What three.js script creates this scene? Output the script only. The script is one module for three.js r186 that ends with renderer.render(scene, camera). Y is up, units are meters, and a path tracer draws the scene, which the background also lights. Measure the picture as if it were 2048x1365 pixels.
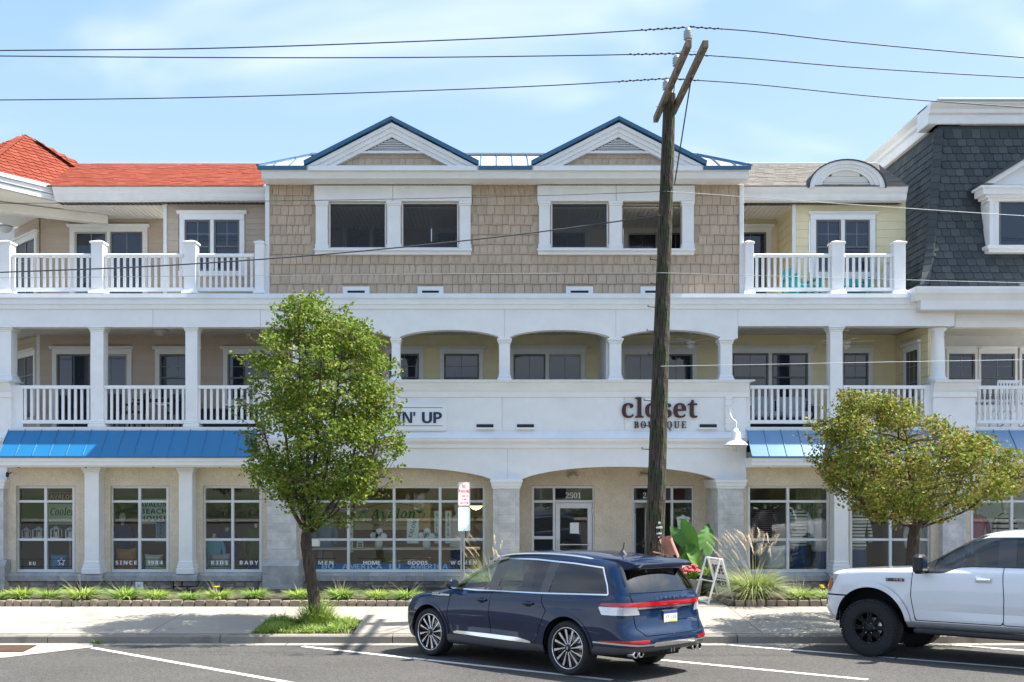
import * as THREE from 'three';
import { mergeGeometries, mergeVertices, toCreasedNormals } from 'three/addons/utils/BufferGeometryUtils.js';
import { FontLoader } from 'three/addons/loaders/FontLoader.js';
import { TextGeometry } from 'three/addons/geometries/TextGeometry.js';
import { ImprovedNoise } from 'three/addons/math/ImprovedNoise.js';

// ---------- camera, sky, sun, exposure ----------
const FOCAL = 2050, CX = 995, CY = 965, EYE = 2.85;       // lens and eye level surveyed from the photograph
const scene = new THREE.Scene();
const camera = new THREE.PerspectiveCamera(2 * Math.atan(682.5 / FOCAL) * 180 / Math.PI, 2048 / 1365, 0.1, 900);
camera.position.set(0, EYE, 0);
camera.lookAt(0, EYE, -10);
camera.setViewOffset(2048, 1365, 1024 - CX, 682.5 - CY, 2048, 1365);   // shifted lens, verticals stay upright
const renderer = new THREE.WebGLRenderer({ antialias: true });
renderer.setSize(1024, 682);
renderer.toneMapping = THREE.LinearToneMapping;
renderer.toneMappingExposure = 2.9;
renderer.shadowMap.enabled = true;

const SUN = new THREE.Vector3(0.495, 0.866, -0.07).normalize();
const sun = new THREE.DirectionalLight(new THREE.Color().setRGB(1, 0.95, 0.87), 4.2);
sun.position.copy(SUN).multiplyScalar(70).add(new THREE.Vector3(0, 0, -20));
sun.target.position.set(0, 0, -20);
sun.castShadow = true;
sun.shadow.mapSize.set(4096, 4096);
Object.assign(sun.shadow.camera, { left: -30, right: 30, top: 30, bottom: -30, near: 1, far: 160 });
scene.add(sun, sun.target);

const perlin = new ImprovedNoise();
function fbm3(x, y, z, o = 5) { let a = 0, s = 0.5; for (let i = 0; i < o; i++) { a += s * perlin.noise(x, y, z); x *= 2.03; y *= 2.03; z *= 2.03; s *= 0.5; } return a; }
{
  const w = 1536, h = 768, d = new Float32Array(w * h * 4), mix = (a, b, t) => a + (b - a) * t;
  for (let j = 0; j < h; j++) for (let i = 0; i < w; i++) {
    const el = ((j + 0.5) / h - 0.5) * Math.PI, az = ((i + 0.5) / w - 0.5) * 2 * Math.PI;
    const y = Math.sin(el), x = Math.cos(el) * Math.cos(az), z = Math.cos(el) * Math.sin(az);
    const t = Math.pow(Math.max(0, y), 0.24);
    let c = [mix(0.70, 0.0, t), mix(0.755, 0.10, t), mix(0.80, 0.275, t)];
    c = c.map((v, k) => v * [1.0, 1.0, 1.0][k]);
    if (y > 0) {
      const q = 1 / (y + 0.16), u = x * q, v = z * q;
      const warp = fbm3(u * 0.5 + 7, v * 0.5, 2, 3);
      let cl = fbm3(u * 0.42 + warp * 1.3 + 3.1, v * 1.35 + warp * 0.8, 5.5, 6);
      const fine = fbm3(u * 1.6 + warp * 3, v * 4.2 + warp * 2, 1.5, 5);
      const big = fbm3(u * 0.22 + 4, v * 0.3, 11, 3);
      let k = Math.max(0, Math.min(1, (cl + 0.5 * fine + big * 0.9 + 0.20) * 1.9));
      k = k * k * (3 - 2 * k) * 0.66;
      c = [mix(c[0], 0.46, k), mix(c[1], 0.475, k), mix(c[2], 0.5, k)];
    }
    if (y > 0) { const th = Math.acos(Math.min(1, x * SUN.x + y * SUN.y + z * SUN.z)) * 57.3, au = 3.2 * Math.exp(-th / 9) + 0.5 * Math.exp(-th / 22); c = [c[0] + au, c[1] + au * 0.97, c[2] + au * 0.9]; }
    if (y < 0) { const g = Math.min(1, -y * 8); c = [mix(c[0], 0.3, g), mix(c[1], 0.3, g), mix(c[2], 0.3, g)]; }
    const o = (j * w + i) * 4; d[o] = c[0]; d[o + 1] = c[1]; d[o + 2] = c[2]; d[o + 3] = 1;
  }
  const sky = new THREE.DataTexture(d, w, h, THREE.RGBAFormat, THREE.FloatType);
  sky.mapping = THREE.EquirectangularReflectionMapping; sky.magFilter = THREE.LinearFilter; sky.minFilter = THREE.LinearFilter; sky.needsUpdate = true;
  scene.background = sky; scene.environment = sky;
}

// ---------- helpers ----------
let seed = 12345;
const rnd = () => { seed |= 0; seed = seed + 0x6D2B79F5 | 0; let t = Math.imul(seed ^ seed >>> 15, 1 | seed); t = t + Math.imul(t ^ t >>> 7, 61 | t) ^ t; return ((t ^ t >>> 14) >>> 0) / 4294967296; };
const rr = (a, b) => a + (b - a) * rnd();
const V = (x, y, z) => new THREE.Vector3(x, y, z);
const X = (px, D = 24) => (px - CX) * D / FOCAL, Y = (py, D = 24) => EYE + (CY - py) * D / FOCAL;   // survey: photo measure at distance D to metres
const P = (px, py, D) => V(X(px, D), Y(py, D), -D);

const taken = {};
function numbered(n) { taken[n] = (taken[n] || 0) + 1; return taken[n] === 1 ? n : n + '_' + String(taken[n] - 1).padStart(3, '0'); }
let O = V(0, 0, 0);                                   // base of the thing being built; shapes are given in world metres
function thing(name, label, category, base = [0, 0, 0], group, turn = 0) {
  const g = new THREE.Group(); g.name = numbered(name); g.position.set(...base); g.rotation.y = turn;
  g.userData = { label, category }; if (group) g.userData.group = group;
  scene.add(g); O = g.position.clone(); return g;
}
function sub(name, parent) { const g = new THREE.Group(); g.name = name; parent.add(g); return g; }
function boxUV(g) {                                   // uv in metres, projected along the main axis of each face
  if (g.index) g = g.toNonIndexed();
  const p = g.attributes.position, n = p.count, uv = new Float32Array(n * 2), a = V(), b = V(), c = V();
  for (let i = 0; i < n; i += 3) {
    a.fromBufferAttribute(p, i); b.fromBufferAttribute(p, i + 1); c.fromBufferAttribute(p, i + 2);
    const m = b.clone().sub(a).cross(c.clone().sub(a)), ax = Math.abs(m.x), ay = Math.abs(m.y), az = Math.abs(m.z);
    [a, b, c].forEach((q, k) => { const o = (i + k) * 2; if (az >= ax && az >= ay) { uv[o] = q.x; uv[o + 1] = q.y; } else if (ax >= ay) { uv[o] = q.z; uv[o + 1] = q.y; } else { uv[o] = q.x; uv[o + 1] = q.z; } });
  }
  g.setAttribute('uv', new THREE.BufferAttribute(uv, 2)); return g;
}
function mesh(name, geo, m, parent, at) {             // geometry in world metres unless `at` gives its own place
  const o = new THREE.Mesh(geo, m); o.name = parent === scene ? numbered(name) : name;
  o.castShadow = o.receiveShadow = true;
  if (at) o.position.copy(at).sub(parent === scene ? V(0, 0, 0) : O); else if (parent !== scene) o.position.copy(O).negate();
  parent.add(o); return o;
}
function struct(name, geo, m) { const o = mesh(name, boxUV(geo), m, scene); o.userData.kind = 'structure'; return o; }
const part = (name, geo, m, parent) => mesh(name, boxUV(geo), m, parent);
const boxes = {};
function cbox(w, h, d, c = 0.005) {                   // box with small chamfers, centred
  c = Math.min(c, w * 0.3, h * 0.3, d * 0.3); const key = [w, h, d, c].map(v => v.toFixed(4)).join();
  if (boxes[key]) return boxes[key];
  const H = [w / 2, h / 2, d / 2], v = (s, ax) => s.map((q, k) => q * (H[k] - (k === ax ? 0 : c))), out = [];
  const tri = (a, b, e) => { const A = V(...a), n = V(...b).sub(A).cross(V(...e).sub(A)), m = V(a[0] + b[0] + e[0], a[1] + b[1] + e[1], a[2] + b[2] + e[2]); if (n.dot(m) < 0) out.push(...a, ...e, ...b); else out.push(...a, ...b, ...e); };
  const quad = (a, b, e, f) => { tri(a, b, e); tri(a, e, f); };
  for (let ax = 0; ax < 3; ax++) for (const s of [-1, 1]) {
    const [p, q] = [(ax + 1) % 3, (ax + 2) % 3], S = (i, j) => { const k = [0, 0, 0]; k[ax] = s; k[p] = i; k[q] = j; return k; };
    quad(v(S(-1, -1), ax), v(S(1, -1), ax), v(S(1, 1), ax), v(S(-1, 1), ax));
    for (const t of [-1, 1]) { const E = (i) => { const k = [0, 0, 0]; k[ax] = s; k[p] = t; k[q] = i; return k; }; quad(v(E(-1), ax), v(E(1), ax), v(E(1), p), v(E(-1), p)); }
  }
  for (const a of [-1, 1]) for (const b of [-1, 1]) for (const e of [-1, 1]) tri(v([a, b, e], 0), v([a, b, e], 1), v([a, b, e], 2));
  const g = new THREE.BufferGeometry(); g.setAttribute('position', new THREE.Float32BufferAttribute(out, 3)); g.computeVertexNormals();
  return boxes[key] = boxUV(g);
}
const wbox = (x0, x1, y0, y1, z0, z1, c) => cbox(Math.abs(x1 - x0), Math.abs(y1 - y0), Math.abs(z1 - z0), c).clone().translate((x0 + x1) / 2, (y0 + y1) / 2, (z0 + z1) / 2);
function M3(name, x0, x1, y0, y1, z0, z1, m, parent, c) { return mesh(name, cbox(Math.abs(x1 - x0), Math.abs(y1 - y0), Math.abs(z1 - z0), c), m, parent, V((x0 + x1) / 2, (y0 + y1) / 2, (z0 + z1) / 2)); }
// box whose front face is the rectangle px0..px1, py0..py1 surveyed at distance D; it reaches `dep` back
const gB = (px0, px1, py0, py1, D, dep, c) => wbox(X(px0, D), X(px1, D), Y(py1, D), Y(py0, D), -D - dep, -D, c);
function B(name, px0, px1, py0, py1, D, dep, m, parent, c) { return M3(name, X(px0, D), X(px1, D), Y(py1, D), Y(py0, D), -D - dep, -D, m, parent, c); }
function prismX(pts, x0, x1) {                        // profile of [z, y] points swept along x
  const s = new THREE.Shape(pts.map(([z, y]) => new THREE.Vector2(-z, y)));
  return new THREE.ExtrudeGeometry(s, { depth: x1 - x0, bevelEnabled: false }).rotateY(Math.PI / 2).translate(x0, 0, 0);
}
function plate(pts, z, t, holes = []) {               // outline of [x, y] points; front face at z, thickness t behind it
  const s = new THREE.Shape(pts.map(p => new THREE.Vector2(...p)));
  for (const h of holes) s.holes.push(new THREE.Path(h.map(p => new THREE.Vector2(...p))));
  return new THREE.ExtrudeGeometry(s, { depth: t, bevelEnabled: false }).translate(0, 0, z - t);
}
const rect = (x0, x1, y0, y1) => [[x0, y0], [x1, y0], [x1, y1], [x0, y1]];
function tube(pts, r, seg = 6, n = 0) { const c = new THREE.CatmullRomCurve3(pts); return new THREE.TubeGeometry(c, n || pts.length * 3, r, seg, false); }
function rod(a, b, r0, r1 = r0, seg = 8) {
  const d = b.clone().sub(a), g = new THREE.CylinderGeometry(r1, r0, d.length(), seg);
  g.applyQuaternion(new THREE.Quaternion().setFromUnitVectors(V(0, 1, 0), d.clone().normalize())); const m = a.clone().add(b).multiplyScalar(0.5);
  return g.translate(m.x, m.y, m.z);
}
function beam(a, b, w, h) {                           // square bar from a to b, h tall
  const d = b.clone().sub(a), L = d.length(), g = cbox(w, h, L, 0.006).clone(), m = new THREE.Matrix4().lookAt(a, b, V(0, 1, 0)); g.applyMatrix4(m);
  const c = a.clone().add(b).multiplyScalar(0.5); return g.translate(c.x, c.y, c.z);
}
const lathe = (pts, seg = 20) => new THREE.LatheGeometry(pts.map(p => new THREE.Vector2(...p)), seg);
function merge(list) { return mergeGeometries(list.map(g => { let q = g.index ? g.toNonIndexed() : g.clone(); for (const k of Object.keys(q.attributes)) if (!['position', 'normal', 'uv'].includes(k)) q.deleteAttribute(k); if (!q.attributes.uv) q = boxUV(q); return q; })); }

// ---------- textures and materials ----------
function lattice(sd) { const cache = new Map(); return (x, y, per) => { x = ((x % per) + per) % per; y = ((y % per) + per) % per; let h = Math.imul(x * 374761393 + y * 668265263 + sd * 974634 | 0, 1274126177); h = Math.imul(h ^ h >>> 13, 1103515245); return ((h ^ h >>> 16) >>> 0) / 4294967296; }; }
function tileNoise(u, v, per, L) { const x = u * per, y = v * per, i = Math.floor(x), j = Math.floor(y), f = x - i, g = y - j, a = f * f * (3 - 2 * f), b = g * g * (3 - 2 * g); return (L(i, j, per) * (1 - a) + L(i + 1, j, per) * a) * (1 - b) + (L(i, j + 1, per) * (1 - a) + L(i + 1, j + 1, per) * a) * b; }
function tfbm(u, v, per, o, L) { let s = 0, a = 0.5, n = 0; for (let k = 0; k < o; k++) { s += a * tileNoise(u, v, per, L); n += a; per *= 2; a *= 0.55; } return s / n; }
function texture(size, metres, fn, srgb = true, mx = metres) {
  const d = new Uint8Array(size * size * 4);
  for (let j = 0; j < size; j++) for (let i = 0; i < size; i++) { const c = fn(i / size, j / size), o = (j * size + i) * 4; for (let k = 0; k < 3; k++) d[o + k] = Math.max(0, Math.min(255, 255 * (Array.isArray(c) ? c[k] : c))); d[o + 3] = 255; }
  const t = new THREE.DataTexture(d, size, size); t.wrapS = t.wrapT = THREE.RepeatWrapping; t.magFilter = THREE.LinearFilter; t.minFilter = THREE.LinearMipmapLinearFilter; t.generateMipmaps = true;
  if (srgb) t.colorSpace = THREE.SRGBColorSpace; t.repeat.set(1 / mx, 1 / metres); t.needsUpdate = true; return t;
}
function mat(c, rough, o = {}) { const m = new THREE.MeshPhysicalMaterial({ roughness: rough, metalness: 0, ...o }); m.color.setRGB(...c); return m; }
const L1 = lattice(1), L2 = lattice(2), L3 = lattice(3);
const T = {
  mottle: texture(256, 1.7, (u, v) => 0.955 + 0.09 * (tfbm(u, v, 4, 5, L1) - 0.5) + 0.02 * (L2(Math.floor(u * 256), Math.floor(v * 256), 256) - 0.5)),
  stucco: texture(512, 1.4, (u, v) => { const a = tfbm(u, v, 5, 4, L1), f = tfbm(u, v, 90, 2, L2); return [0.93 + 0.12 * (a - 0.5) + 0.16 * (f - 0.5), 0.925 + 0.14 * (a - 0.5) + 0.16 * (f - 0.5), 0.91 + 0.17 * (a - 0.5) + 0.16 * (f - 0.5)]; }),
  stuccoBump: texture(512, 1.4, (u, v) => tfbm(u, v, 80, 3, L3), false),
  concrete: texture(1024, 4.2, (u, v) => { const a = tfbm(u, v, 3, 6, L1), b = tfbm(u, v, 9, 4, L3), f = L2(Math.floor(u * 512), Math.floor(v * 512), 512), st = Math.max(0, b - 0.62) * 1.1; const q = 0.93 + 0.17 * (a - 0.5) + 0.08 * (f - 0.5) - st * 0.5; return [q, q * 0.995, q * 0.975]; }),
  grit: texture(512, 1.0, (u, v) => tfbm(u, v, 64, 3, L2), false),
  asphalt: texture(1024, 3.1, (u, v) => { const a = tfbm(u, v, 3, 5, L1), f = L2(Math.floor(u * 1024), Math.floor(v * 1024), 1024), g = L3(Math.floor(u * 400), Math.floor(v * 400), 400); const k2 = L1(Math.floor(u * 150), Math.floor(v * 150), 150); let q = 0.80 + 0.2 * (a - 0.5) + 0.16 * (f - 0.5) + 0.3 * (k2 - 0.5); if (g > 0.93) q += 0.2; if (g < 0.05) q -= 0.2; return [q, q * 0.995, q * 0.985]; }),
  grain: texture(512, 0.7, (u, v) => { const a = tfbm(u * 6 % 1, v * 0.5, 12, 4, L1), b = tfbm(u, v, 3, 3, L2), s = tileNoise(u, v * 0.04, 160, L3); return 0.9 + 0.1 * (a - 0.5) + 0.08 * (b - 0.5) + 0.14 * (s - 0.5); }),
  grainBump: texture(512, 0.7, (u, v) => tileNoise(u, v * 0.05, 130, L3) * 0.7 + 0.3 * tileNoise(u, v * 0.1, 40, L1), false),
  granule: texture(512, 0.6, (u, v) => { const f = L2(Math.floor(u * 220), Math.floor(v * 220), 220), a = tfbm(u, v, 4, 3, L1); return 0.84 + 0.26 * (f - 0.5) + 0.12 * (a - 0.5); }),
  stone: texture(512, 0.9, (u, v) => { const a = tfbm(u, v, 5, 6, L1), f = L2(Math.floor(u * 300), Math.floor(v * 300), 300); return 0.86 + 0.3 * (a - 0.5) + 0.12 * (f - 0.5); }),
  bark: texture(512, 0.8, (u, v) => { const s = tileNoise(u, v * 0.12, 48, L3), a = tfbm(u, v, 6, 5, L1); return 0.78 + 0.34 * (s - 0.5) + 0.34 * (a - 0.5); }),
  pole: texture(512, 0.8, (u, v) => { const s = tileNoise(u, v * 0.06, 56, L3), a = tfbm(u, v, 5, 5, L1), m = tfbm(u, v, 3, 4, L2), c = s < 0.22 ? 0.45 : 1, q = (0.72 + 0.5 * (s - 0.5) + 0.4 * (a - 0.5)) * c, g = Math.max(0, Math.min(1, (m - 0.52) * 6)); return [q * (1 - 0.18 * g), q * (1 + 0.02 * g), q * (1 - 0.22 * g)]; }),
  barkBump: texture(512, 0.8, (u, v) => 0.6 * tileNoise(u, v * 0.12, 48, L3) + 0.4 * tfbm(u, v, 12, 4, L1), false),
};
const C = {
  white: mat([0.89, 0.89, 0.885], 0.5, { map: T.mottle }),
  vinyl: mat([0.90, 0.90, 0.895], 0.38, { map: T.mottle }),
  cream: mat([0.82, 0.78, 0.70], 0.55, { map: T.mottle }),
  trimWarm: mat([0.82, 0.80, 0.76], 0.55, { map: T.mottle }),
  stucco: mat([0.80, 0.70, 0.56], 0.9, { map: T.stucco, bumpMap: T.stuccoBump, bumpScale: 0.004 }),
  taupe: [[0.54, 0.44, 0.345], [0.555, 0.455, 0.36], [0.525, 0.425, 0.335]].map(c => mat(c, 0.7, { map: T.mottle })),
  yellow: [[0.86, 0.75, 0.48], [0.87, 0.765, 0.495], [0.84, 0.73, 0.465]].map(c => mat(c, 0.65, { map: T.mottle })),
  shake: [[0.60, 0.46, 0.335], [0.63, 0.485, 0.36], [0.565, 0.435, 0.32], [0.64, 0.50, 0.37], [0.59, 0.46, 0.345]].map(c => mat(c, 0.8, { map: T.grain, bumpMap: T.grainBump, bumpScale: 0.003 })),
  groove: mat([0.16, 0.14, 0.12], 0.9),
  slate: [[0.078, 0.095, 0.103], [0.095, 0.112, 0.118], [0.065, 0.08, 0.088], [0.112, 0.128, 0.13], [0.085, 0.105, 0.112]].map(c => mat(c, 0.85, { map: T.granule, bumpMap: T.grit, bumpScale: 0.002 })),
  tile: [[0.33, 0.075, 0.045], [0.30, 0.068, 0.04], [0.36, 0.09, 0.055]].map(c => mat(c, 1, { specularIntensity: 0.3, map: T.granule, bumpMap: T.grit, bumpScale: 0.002 })),
  brownShingle: [[0.20, 0.178, 0.155], [0.172, 0.155, 0.135], [0.225, 0.20, 0.172]].map(c => mat(c, 0.9, { map: T.granule })),
  blueMetal: mat([0.012, 0.165, 0.37], 0.33, { clearcoat: 0.3, clearcoatRoughness: 0.25, map: T.mottle }),
  blueTrim: mat([0.035, 0.135, 0.25], 0.35, { map: T.mottle }),
  ledge: mat([0.80, 0.82, 0.84], 0.5, { map: T.mottle }),
  block: [[0.79, 0.77, 0.75], [0.76, 0.74, 0.72], [0.82, 0.80, 0.78]].map(c => mat(c, 0.85, { map: T.stone, bumpMap: T.grit, bumpScale: 0.003 })),
  blockGrey: [[0.52, 0.515, 0.505], [0.49, 0.485, 0.475], [0.55, 0.545, 0.53]].map(c => mat(c, 0.85, { map: T.stone, bumpMap: T.grit, bumpScale: 0.003 })),
  mortar: mat([0.80, 0.79, 0.77], 0.95, { map: T.stone }),
  mortarDark: mat([0.36, 0.33, 0.30], 0.95, { map: T.stone }),
  stone: [[0.42, 0.375, 0.32], [0.34, 0.32, 0.30], [0.47, 0.41, 0.33], [0.29, 0.28, 0.27], [0.44, 0.34, 0.265], [0.39, 0.37, 0.34]].map(c => mat(c, 0.9, { map: T.stone, bumpMap: T.grit, bumpScale: 0.006 })),
  alu: mat([0.80, 0.81, 0.81], 0.45, { map: T.mottle }),
  sash: mat([0.13, 0.135, 0.135], 0.5),
  sashTan: mat([0.42, 0.40, 0.36], 0.5),
  darkGlass: mat([0.010, 0.019, 0.036], 0.03, { ior: 1.65 }),
  screen: mat([0.035, 0.037, 0.042], 0.75, { transparent: true, opacity: 0.62 }),
  glass: mat([0.90, 0.96, 0.94], 0, { transmission: 1, thickness: 0, ior: 1.8 }),
  muntin: mat([0.26, 0.27, 0.28], 0.5),
  black: mat([0.012, 0.012, 0.013], 0.5),
  rubber: mat([0.016, 0.016, 0.017], 0.75, { bumpMap: T.grit, bumpScale: 0.002 }),
  chrome: mat([0.86, 0.87, 0.88], 0.12, { metalness: 1 }),
  steel: mat([0.55, 0.56, 0.57], 0.35, { metalness: 1 }),
  galv: mat([0.48, 0.5, 0.51], 0.42, { metalness: 0.8, map: T.mottle }),
  concrete: mat([0.36, 0.335, 0.305], 0.92, { map: T.concrete, bumpMap: T.grit, bumpScale: 0.004 }),
  kerb: mat([0.29, 0.265, 0.232], 0.95, { map: T.concrete, bumpMap: T.grit, bumpScale: 0.006 }),
  asphalt: mat([0.102, 0.097, 0.092], 0.93, { map: T.asphalt, bumpMap: T.grit, bumpScale: 0.006 }),
  paint: mat([0.80, 0.80, 0.79], 0.7, { map: T.concrete }),
  soil: mat([0.055, 0.04, 0.03], 1, { map: T.stone, bumpMap: T.grit, bumpScale: 0.02 }),
  room: mat([0.24, 0.22, 0.19], 0.9),
  roomFloor: mat([0.22, 0.17, 0.12], 0.6),
  lettering: mat([0.86, 0.86, 0.85], 0.5),
  navy: mat([0.012, 0.03, 0.075], 0.5),
};
const pick = a => a[Math.floor(rnd() * a.length)];
const fonts = {};
for (const k of ['sans_bold', 'sans_regular', 'serif_bold', 'serif_regular']) fonts[k] = await new FontLoader().loadAsync(`fonts/droid/droid_${k}.typeface.json`);
// flat letters of cap height h, centred on x; track adds letter spacing (metres)
function word(str, h, depth, font = 'sans_bold', track = 0, width = 0) {
  const list = []; let x = 0; const size = h / 0.992;
  for (const ch of str) {
    if (ch === ' ') { x += size * 0.34 + track; continue; }
    const g = new TextGeometry(ch, { font: fonts[font], size, depth, curveSegments: 4, bevelEnabled: false }); g.computeBoundingBox(); const b = g.boundingBox;
    g.translate(x - b.min.x, 0, 0); list.push(g); x += b.max.x - b.min.x + size * 0.09 + track;
  }
  x -= size * 0.09 + track; const k = width ? width / x : 1;
  for (const g of list) g.scale(k, 1, 1).translate(-x * k / 2, 0, 0);
  return list;
}
// ---------- ground, road, kerb, pavement ----------
const roadY = D => D > 18.1 ? 0 : D < 10 ? 0.324 : 0.04 * (18.1 - D);
const walkY = D => 0.14 + 0.05 * (Math.min(D, 21.6) - 18.1);
const ground2 = (px, py) => { const D = (EYE - 0.724) / ((py - CY) / FOCAL - 0.04); return V(X(px, D), roadY(D), -D); };
function sheet(quads) { const a = []; for (const [p, q, r, s] of quads) for (const v of [p, q, r, p, r, s]) a.push(v.x, v.y, v.z); const g = new THREE.BufferGeometry(); g.setAttribute('position', new THREE.Float32BufferAttribute(a, 3)); g.computeVertexNormals(); return g; }
const strip = (x0, x1, D0, D1, y0, y1) => [V(x0, y0, -D0), V(x1, y0, -D0), V(x1, y1, -D1), V(x0, y1, -D1)];
struct('ground', sheet([strip(-400, 400, -400, 400, -0.12, -0.12)]), mat([0.12, 0.13, 0.07], 1, { map: T.stone }));
{
  const road = new THREE.Group(); road.name = 'road'; road.userData.kind = 'structure'; scene.add(road); O = V(0, 0, 0);
  part('asphalt', sheet([strip(-160, 160, -14, 10, 0.324, 0.324), strip(-160, 160, 10, 17.75, 0.324, roadY(17.75)), strip(-160, 160, 17.75, 18.12, roadY(17.75), -0.005)]), C.asphalt, road);
  const gutter = mat([0.355, 0.33, 0.30], 0.95, { map: T.concrete, bumpMap: T.grit, bumpScale: 0.005 });
  for (let x = -22; x < 20; x += 3.05) part('gutter_slab', sheet([strip(x + 0.01, x + 3.04, 17.79, 18.12, roadY(17.79) + 0.004, 0.003)]), gutter, road);
  const lines = [[185, 1297, 564, 1364, 2.2], [605, 1294, 1257, 1365, 2], [1018, 1292, 1781, 1365, 1.7], [1458, 1291, 2048, 1338, 1.8], [1905, 1291, 2300, 1322, 1.6]];
  for (const [a, b, c, d, k] of lines) {
    const p = ground2(a, b), q = ground2(c, d).sub(p); q.multiplyScalar(Math.min(k * q.length(), 6.2) / q.length());
    const n = V(-q.z, 0, q.x).normalize().multiplyScalar(0.052), list = [], N = 26;
    for (let i = 0; i < N; i++) {
      const at = t => { const v = p.clone().addScaledVector(q, t); v.y = roadY(-v.z) + 0.005; return v; };
      const w0 = 1 + 0.08 * Math.sin(i * 2.3), w1 = 1 + 0.08 * Math.sin((i + 1) * 2.3), u = at(i / N), v = at((i + (i === 11 ? 0.86 : 1)) / N);
      list.push([u.clone().addScaledVector(n, -w0), u.clone().addScaledVector(n, w0), v.clone().addScaledVector(n, w1), v.clone().addScaledVector(n, -w1)].reverse());
    }
    part('parking_line', sheet(list), C.paint, road);
  }
  // worn patches and tar spots on the asphalt
  const tar = mat([0.035, 0.033, 0.032], 0.9);
  for (const [px, py, r] of [[592, 1312, 0.13], [1010, 1350, 0.06]]) { const c = ground2(px, py); const g = new THREE.CircleGeometry(r, 14).rotateX(-Math.PI / 2).rotateX(0.04); part('tar_spot', g.translate(c.x, c.y + 0.005, c.z), tar, road); }
  const crack = (pts, w) => { const q = []; for (let i = 0; i + 1 < pts.length; i++) { const a = pts[i], b = pts[i + 1], n = V(a.z - b.z, 0, b.x - a.x).normalize().multiplyScalar(w); q.push([a.clone().sub(n), b.clone().sub(n), b.clone().add(n), a.clone().add(n)]); } return sheet(q); };
  for (const [x0, D0, x1] of [[-14, 16.9, -4.2], [-4.2, 16.8, 1.5], [2.6, 16.4, 12]]) { const pts = []; for (let x = x0; x < x1; x += 0.22) { const D = D0 + rr(-0.02, 0.02); pts.push(V(x, roadY(D) + 0.004, -D)); } part('asphalt_crack', crack(pts, 0.008), tar, road); }
}
{
  const kerb = new THREE.Group(); kerb.name = 'kerb'; kerb.userData.kind = 'structure'; scene.add(kerb); O = V(0, 0, 0);
  const prof = (x0, x1) => prismX([[-18.1, -0.1], [-18.115, 0.115], [-18.14, 0.14], [-18.27, 0.146], [-18.27, -0.1]], x0, x1);
  for (let x = -23.2; x < 20; x += 3.05) part('kerb_stone', prof(x, x + 3.035), C.kerb, kerb);
}
{
  const walk = new THREE.Group(); walk.name = 'sidewalk'; walk.userData.kind = 'structure'; scene.add(walk); O = V(0, 0, 0);
  part('bedding', sheet([strip(-40, 40, 18.27, 21.1, 0.10, walkY(21.1) - 0.05), strip(0.2, 5.1, 21.1, 25.6, walkY(21.1) - 0.05, 0.27)]), C.groove, walk);
  const tones = [[0.375, 0.348, 0.315], [0.395, 0.366, 0.33], [0.358, 0.332, 0.302]].map(c => mat(c, 0.92, { map: T.concrete, bumpMap: T.grit, bumpScale: 0.004 }));
  const slab = (x0, x1, D0, D1, dy = 0) => { const t = 0.1, e = 0.006, q = (x, D, y) => V(x, y, -D), y0 = walkY(D0) + 0.002 + dy, y1 = walkY(D1) + 0.002 + dy; x0 += e; x1 -= e; D0 += e; D1 -= e;
    const a = q(x0, D0, y0), b = q(x1, D0, y0), c = q(x1, D1, y1), d = q(x0, D1, y1), [A, Bb, Cc, Dd] = [a, b, c, d].map(v => v.clone().setY(v.y - t));
    part('paving_slab', sheet([[a, b, c, d], [A, Bb, b, a], [Bb, Cc, c, b], [Cc, Dd, d, c], [Dd, A, a, d]]), pick(tones), walk); };
  for (let i = -10; i < 9; i++) {
    const x0 = -2.58 + 1.83 * i, x1 = x0 + 1.83;
    if (i === -1) { slab(x0, x1, 19.62, 21.08); }
    else if (i === 5) slab(x0, x1, 19.5, 21.08);
    else { slab(x0, x1, 18.28, 19.62); slab(x0, x1, 19.62, 21.08); }
  }
  for (const [D0, D1] of [[21.1, 22.5], [22.5, 23.9], [23.9, 25.28]]) for (let x = 0.55; x < 4.7; x += 1.4) slab(x, Math.min(x + 1.4, 4.75), D0, D1);
}
struct('planting_bed', sheet([strip(-40, 0.52, 21.22, 24.1, 0.35, 0.37), strip(4.78, 40, 21.22, 24.1, 0.35, 0.37), strip(-4.41, -2.58, 18.28, 19.62, 0.13, 0.20), strip(6.57, 8.4, 18.28, 19.5, 0.13, 0.19)]), C.soil);
// stones along the edge of the planting beds
function roughStone(w, h, d, sd) { const g = mergeVertices(new THREE.BoxGeometry(w, h, d, 2, 2, 2).deleteAttribute('uv').deleteAttribute('normal')); const p = g.attributes.position; for (let i = 0; i < p.count; i++) { const x = p.getX(i), y = p.getY(i), z = p.getZ(i), k = (Math.abs(x) > w * 0.4) + (Math.abs(y) > h * 0.4) + (Math.abs(z) > d * 0.4) > 1 ? 0.87 : 1, n = perlin.noise(x * 23 + sd, y * 23 + sd, z * 23) * 0.012; p.setXYZ(i, x * (0.96 * k + 0.04) + n, y * k + n * 0.6, z * k + n); } const q = boxUV(g); q.computeVertexNormals(); return q; }
const edgeTones = [[0.38, 0.31, 0.23], [0.42, 0.35, 0.27], [0.33, 0.28, 0.22], [0.40, 0.32, 0.25]].map(c => mat(c, 0.95, { map: T.stone, bumpMap: T.grit, bumpScale: 0.008 }));
const edgeShapes = [0, 1, 2, 3, 4].map(k => roughStone(0.2 + 0.02 * (k - 2), 0.15, 0.13, k * 7.3));
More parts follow.
